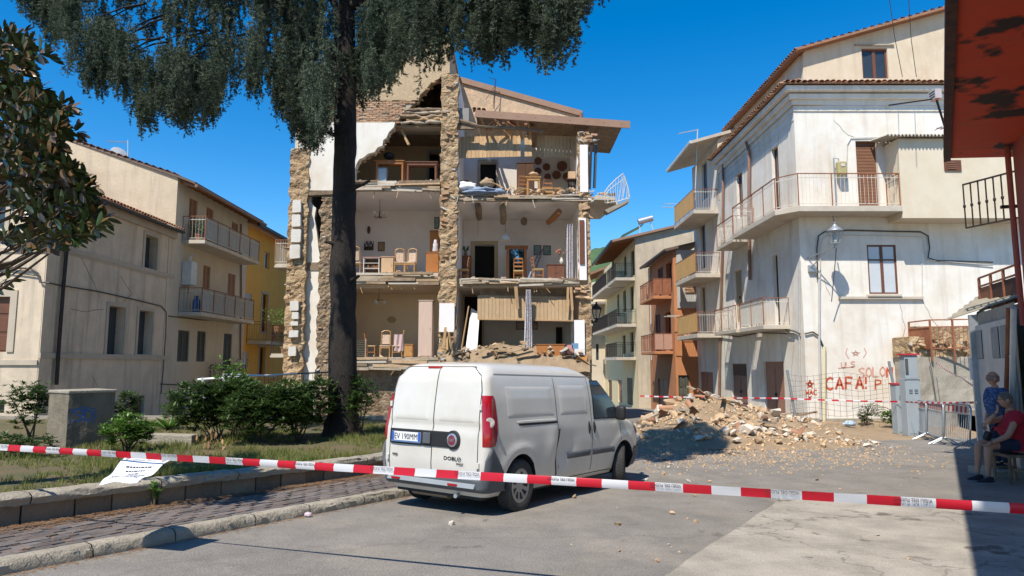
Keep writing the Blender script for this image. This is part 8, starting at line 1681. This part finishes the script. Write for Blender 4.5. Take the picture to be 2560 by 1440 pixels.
# ------------------------------------------------------------------ the two men
skin_m = mat('skin', (.42,.23,.15), (.38,.20,.13), 9, .7, rough=.55, bump=.02)
def skinned(J, E, sub=2):
    names = list(J); me = bpy.data.meshes.new('s'); me.from_pydata([tuple(J[n][0]) for n in names], [(names.index(a), names.index(b)) for a, b in E], []); o = bpy.data.objects.new('s', me); S2 = bpy.data.scenes.new('tmp'); S2.collection.objects.link(o)
    o.modifiers.new('k', 'SKIN'); sv = me.skin_vertices[0].data
    for i, n in enumerate(names): r_ = J[n][1]; sv[i].radius = (r_, r_) if not isinstance(r_, tuple) else r_; sv[i].use_root = (i == 0)
    m_ = o.modifiers.new('u', 'SUBSURF'); m_.levels = sub; m_.render_levels = sub; vl = S2.view_layers[0]; vl.update(); out = bpy.data.meshes.new_from_object(o.evaluated_get(vl.depsgraph))
    mb = MB(); mb.add([v.co.copy() for v in out.vertices], [tuple(p.vertices) for p in out.polygons]); bpy.data.objects.remove(o); bpy.data.meshes.remove(out); bpy.data.scenes.remove(S2); return mb
def hand(mb, wr, dirv, side, curl):
    d = Vector(dirv).normalized(); side = Vector(side); side = (side - d*side.dot(d)).normalized(); nrm = d.cross(side)
    g = skinned({'w': (wr, .028), 'p': (wr + d*.05, (.042,.02)), 'q': (wr + d*.095, (.044,.018))}, [('w','p'), ('p','q')]); mb.add(g.v, g.f)
    for k, (o_, l) in enumerate(((-.033,.070), (-.011,.082), (.011,.078), (.033,.060))):
        b0 = wr + d*.085 + side*o_; b1 = b0 + d*l*.5 + nrm*curl*l*.25; b2 = b1 + d*l*.45 + nrm*curl*l*.6; g = skinned({'a': (b0, .010), 'b': (b1, .0095), 'c': (b2, .008)}, [('a','b'), ('b','c')], 1); mb.add(g.v, g.f)
    b0 = wr + d*.03 - side*.035; b1 = b0 + d*.035 - side*.03 + nrm*curl*.01; b2 = b1 + d*.03 - side*.008 + nrm*curl*.02; g = skinned({'a': (b0, .013), 'b': (b1, .011), 'c': (b2, .009)}, [('a','b'), ('b','c')], 1); mb.add(g.v, g.f)
def head(mb, c, fwd, s=1.0, tiltz=0):
    """a head about .24 m tall: skull, jaw, nose, brow, ears"""
    f = Vector(fwd).normalized(); l = V3(0,0,1).cross(f).normalized(); u_ = f.cross(l)
    def pt(a, b):
        th = a*2*math.pi; ph = b*math.pi; x = math.cos(th)*math.sin(ph); y = math.sin(th)*math.sin(ph); z = -math.cos(ph); rx = .098 if x > 0 else .105; k = 1.0
        if z < -.1: k = 1 - .22*(-z-.1)*(1 if x > 0 else 1.5)
        px = x*rx*k; py = y*.078*(k if z > -.3 else k*.96); pz = z*.122
        if x > .5: px += .022*math.exp(-((y/.17)**2) - ((z+.12)/.13)**2) + .006*math.exp(-((z-.18)/.08)**2) - .008*math.exp(-((abs(y)-.34)/.14)**2 - ((z-.05)/.1)**2) + .006*math.exp(-((z+.52)/.09)**2 - (y/.3)**2) + .008*math.exp(-((z+.85)/.12)**2 - (y/.3)**2)
        return c + (f*px + l*py + u_*pz)*s
    mb.grid(pt, 28, 22)
    for sg in (-1, 1): mb.grid(lambda a, b: c + (f*(-.01 + .03*math.cos(a*6.283)*math.sin(b*3.1416)) + l*sg*(.078 + .012*math.sin(a*6.283)*math.sin(b*3.1416)) + u_*(-.01 - .034*math.cos(b*3.1416)))*s, 10, 8)
    return f, l, u_
def hair(c, fwd, s, m, parent, full=True, name='hair'):
    f = Vector(fwd).normalized(); l = V3(0,0,1).cross(f).normalized(); u_ = f.cross(l)
    def pt(a, b):
        th = a*2*math.pi; front = max(0, math.cos(th)); low = (.62 - .32*front) if full else .62; ph = math.pi*(low*b if full else .36 + .27*b); x, y, z = math.cos(th)*math.sin(ph), math.sin(th)*math.sin(ph), math.cos(ph)
        if not full and math.cos(th) > .35: x *= .93; y *= .93
        k = 1.055 + .02*noise.noise((x*6, y*6, z*6)); return c + (f*x*.105*k + l*y*.080*k + u_*z*.124*k)*s
    MB().grid(pt, 26, 12).build(name, m, parent, smooth=80)
Ym = PG(2470, 1206).y; MM = lambda px, py, d=0: P(px, py, Ym + d); zg = G(Ym)
mb = skinned({'neck0': (MM(2529, 1036), .07), 'chest': (MM(2536, 1056), .13), 'neck': (MM(2521, 1018), .062)}, [('neck0','chest'), ('neck0','neck')])
def chain(*js): g = skinned({str(i): j for i, j in enumerate(js)}, [(str(i), str(i+1)) for i in range(len(js)-1)]); mb.add(g.v, g.f)
wl, wr_ = MM(2480, 1106, -.24), MM(2488, 1036, .02)
chain((MM(2541, 1040, -.2), .06), (MM(2532, 1066, -.24), .056), (MM(2520, 1090, -.26), .05), (MM(2502, 1098, -.25), .046), (wl, .031))
chain((MM(2521, 1040, .17), .06), (MM(2495, 1050, .15), .055), (MM(2467, 1056, .10), .05), (MM(2476, 1047, .06), .044), (wr_, .03))
aL, aR = MM(2470, 1182, -.14), MM(2444, 1176, .14)
chain((MM(2538, 1112, -.11), .10), (MM(2505, 1112, -.13), .092), (MM(2471, 1116, -.15), .070), (MM(2471, 1134, -.15), .066), (MM(2471, 1156, -.145), .056), (aL, .040), (MM(2470, 1194, -.14), .042))
chain((MM(2542, 1110, .11), .10), (MM(2500, 1108, .13), .092), (MM(2447, 1108, .15), .070), (MM(2446, 1128, .15), .066), (MM(2446, 1150, .145), .056), (aR, .040), (MM(2445, 1186, .14), .042))
hand(mb, wl, MM(2463, 1114, -.2) - wl, (0,1,.1), -.5); hand(mb, wr_, MM(2497, 1020, .0) - wr_, (.3,.9,0), .8)
hc = MM(2513, 1000, -.01); fw = V3(-.93,.36,-.02); head(mb, hc, fw, 1.08)
m1 = mb.build('person', skin_m, None, smooth=70); tag(m1, 'seated man in red shirt and dark shorts resting his chin on one hand', 'person')
hair(hc, fw, 1.08, mat('grey_hair', (.10,.085,.07), (.17,.15,.13), 30, .8, bump=.5, bs=80), m1)
red_t = mat('red_shirt', (.36,.015,.03), (.30,.012,.025), 4, .8, bump=.25, bs=9, rough=.9)
def cloth(name, m, J, E, parent, sub=2): return skinned(J, E, sub).build(name, m, parent, smooth=80)
cloth('shirt', red_t, {'b': (MM(2541, 1094), (.20,.22)), 'c': (MM(2536, 1076), (.205,.23)), 'd': (MM(2535, 1052), (.165,.20)), 'n': (MM(2529, 1032), .10), 'sl': (MM(2541, 1041, -.19), .125), 'el': (MM(2533, 1067, -.235), .10), 'sr': (MM(2523, 1042, .15), .095), 'er': (MM(2503, 1050, .15), .078), 'h': (MM(2543, 1108), (.19,.2))}, [('h','b'), ('b','c'), ('c','d'), ('d','n'), ('d','sl'), ('sl','el'), ('d','sr'), ('sr','er')], m1)
nav = mat('navy_shorts', (.018,.024,.05), (.03,.036,.065), 4, .8, bump=.25, bs=10, rough=.9)
cloth('shorts', nav, {'p': (MM(2546, 1114), (.19,.19)), 'l': (MM(2528, 1114, -.11), .115), 'l2': (MM(2502, 1114, -.13), .118), 'l3': (MM(2488, 1116, -.14), .105), 'r': (MM(2528, 1112, .11), .115), 'r2': (MM(2496, 1110, .13), .116), 'r3': (MM(2478, 1110, .14), .102)}, [('p','l'), ('l','l2'), ('l2','l3'), ('p','r'), ('r','r2'), ('r2','r3')], m1)
shoe_m = mat('dark_shoe', (.02,.022,.03), (.035,.035,.04), 6, .7, bump=.1, rough=.7)
def shoe(ank, toe, parent, z):
    d = (toe-ank); d.z = 0; d.normalize(); s_ = V3(-d.y, d.x, 0); b = V3(ank.x, ank.y, z); o_ = MB().grid(lambda a, h: (lambda x, w_, ht: b + d*x + s_*w_*math.cos(h*math.pi) + V3(0,0,.022 + ht*math.sin(h*math.pi)))(-.085 + .285*a, .052*math.sin(math.pi*min(.97, max(.08, a*.9+.1)))**.4, .03 + (.075*(1-a)**.8 if a > .12 else .06)), 18, 12).build('shoe', shoe_m, parent, smooth=80)
    MB().prism([b + d*x + s_*y + V3(0,0,.003) for x, y in ((-.09,-.035), (-.02,-.05), (.12,-.055), (.195,-.025), (.195,.025), (.12,.055), (-.02,.05), (-.09,.035))], (0,0,.022)).build('sole', mat('shoe_sole', (.25,.25,.27), bump=0), o_)
shoe(aL, MM(2437, 1200, -.18), m1, zg); shoe(aR, MM(2408, 1190, .1), m1, G(Ym+.14)); gl_ = MB(); f_ = fw.normalized(); l_ = V3(0,0,1).cross(f_).normalized()
for sg in (-1, 1): gl_.tube([hc + f_*.118 + l_*sg*.035 + V3(.0, 0, .012) + l_*(.026*math.cos(t)) + V3(0,0,.02*math.sin(t)) for t in [k*.6 for k in range(11)]], .0035, 5); gl_.tube([hc + f_*.11 + l_*sg*.062 + V3(0,0,.015), hc - f_*.01 + l_*sg*.088 + V3(0,0,.012)], .003, 5)
gl_.build('glasses', black_m, m1)
pc = MM(2469, 1090, -.12); tag(MB().cbox(pc, (.13,.09,.16), Euler((.2,.3,.4)).to_matrix()).build('black_pouch', black_m, bevel=.03), 'small black pouch on the seated man lap', 'pouch')
# chair under him
ct = thing('old_chair', 'worn wooden chair under the seated man', 'chair', V3(MM(2540, 1190).x, Ym, zg)); zs_t = MM(2530, 1134).z; xa, xb_ = MM(2500, 1150).x, MM(2560, 1150).x
MB().box((xa, Ym-.22, zs_t-.045), (xb_, Ym+.22, zs_t)).build('seat', wood_o, ct, bevel=.01)
for x in (xa+.03, xb_-.03):
    for y in (Ym-.19, Ym+.19): MB().bar((x, y, G(y)+.003), (x, y, zs_t-.046), .04, .04).build('leg', wood_o, ct)
for y in (Ym-.19, Ym+.19): MB().bar((xa+.03, y, zs_t-.25), (xb_-.03, y, zs_t-.25), .025, .03).build('stretcher', wood_o, ct)
for y in (Ym-.19, Ym+.19): MB().bar((xb_-.03, y, zs_t), (xb_+.06, y, zs_t+.42), .035, .035).build('back_post', wood_o, ct)
for k in range(2): MB().bar((xb_+.01+.03*k, Ym-.19, zs_t+.2+.18*k), (xb_+.01+.03*k, Ym+.19, zs_t+.2+.18*k), .02, .07).build('back_slat', wood_o, ct)
# standing man
Ys = 12.75; xs_ = P(2490, 1000, Ys).x; zt_h = P(2487, 929, Ys).z; z0 = zt_h - 1.76
st2 = MB().box((xs_-.32, Ys-.35, G(Ys)-.05), (xs_+.55, Ys+.45, z0)); tag(st2.build('door_step', concrete_m), 'concrete doorstep under the standing man', 'step')
Q = lambda dx, dy, h: V3(xs_ + dx, Ys + dy, z0 + h)
mb = skinned({'p': (Q(.03,0,.95), .13), 'c': (Q(.02,0,1.3), .14), 'n': (Q(.0,0,1.46), .06), 'n2': (Q(-.02,0,1.54), .058)}, [('p','c'), ('c','n'), ('n','n2')])
for sg in (-1, 1):
    wr2 = Q(-.06, sg*.24, .82); chain((Q(.02, sg*.19, 1.40), .058), (Q(.04, sg*.23, 1.25), .052), (Q(.05, sg*.25, 1.10), .045), (Q(-.01, sg*.25, .96), .042), (wr2, .029)); hand(mb, wr2, (-.25, 0, -1), (.9, 0, 0), .4*sg)
    chain((Q(.03, sg*.1, .92), .1), (Q(.02, sg*.11, .7), .09), (Q(.01, sg*.11, .48), .064), (Q(.03, sg*.11, .28), .058), (Q(.03, sg*.11, .06), .042))
hc2 = Q(-.035, 0, 1.635); fw2 = V3(-.96, .25, .06); head(mb, hc2, fw2, 1.02); m2 = mb.build('person', skin_m, None, smooth=70); tag(m2, 'bald standing man in a blue patterned polo shirt by the garage door', 'person')
hair(hc2, fw2, 1.02, mat('stubble_hair', (.20,.13,.10), (.26,.17,.13), 30, .8, bump=.2), m2, False)
polo = mat('blue_patterned_polo', (.025,.05,.13), (.12,.20,.36), 16, .9, bump=.2, bs=12, rough=.9, stretch=(1,1,4), lo=.5, hi=.62)
cloth('polo_shirt', polo, {'h': (Q(.03,0,.92), (.17,.19)), 'b': (Q(.0,0,1.08), (.185,.20)), 'c': (Q(.01,0,1.30), (.15,.2)), 'n': (Q(0,0,1.45), .09), 'sl': (Q(.02,-.17,1.40), .09), 'el': (Q(.04,-.23,1.22), .078), 'sr': (Q(.02,.17,1.40), .09), 'er': (Q(.04,.23,1.22), .078)}, [('h','b'), ('b','c'), ('c','n'), ('c','sl'), ('sl','el'), ('c','sr'), ('sr','er')], m2)
cloth('trousers', nav, {'p': (Q(.03,0,.93), (.16,.18)), 'l': (Q(.03,-.1,.82), .115), 'l2': (Q(.02,-.11,.5), .09), 'l3': (Q(.03,-.11,.1), .075), 'r': (Q(.03,.1,.82), .115), 'r2': (Q(.02,.11,.5), .09), 'r3': (Q(.03,.11,.1), .075)}, [('p','l'), ('l','l2'), ('l2','l3'), ('p','r'), ('r','r2'), ('r2','r3')], m2)
for sg in (-1, 1): shoe(Q(.03, sg*.11, 0), Q(-.2, sg*.13, 0), m2, z0)
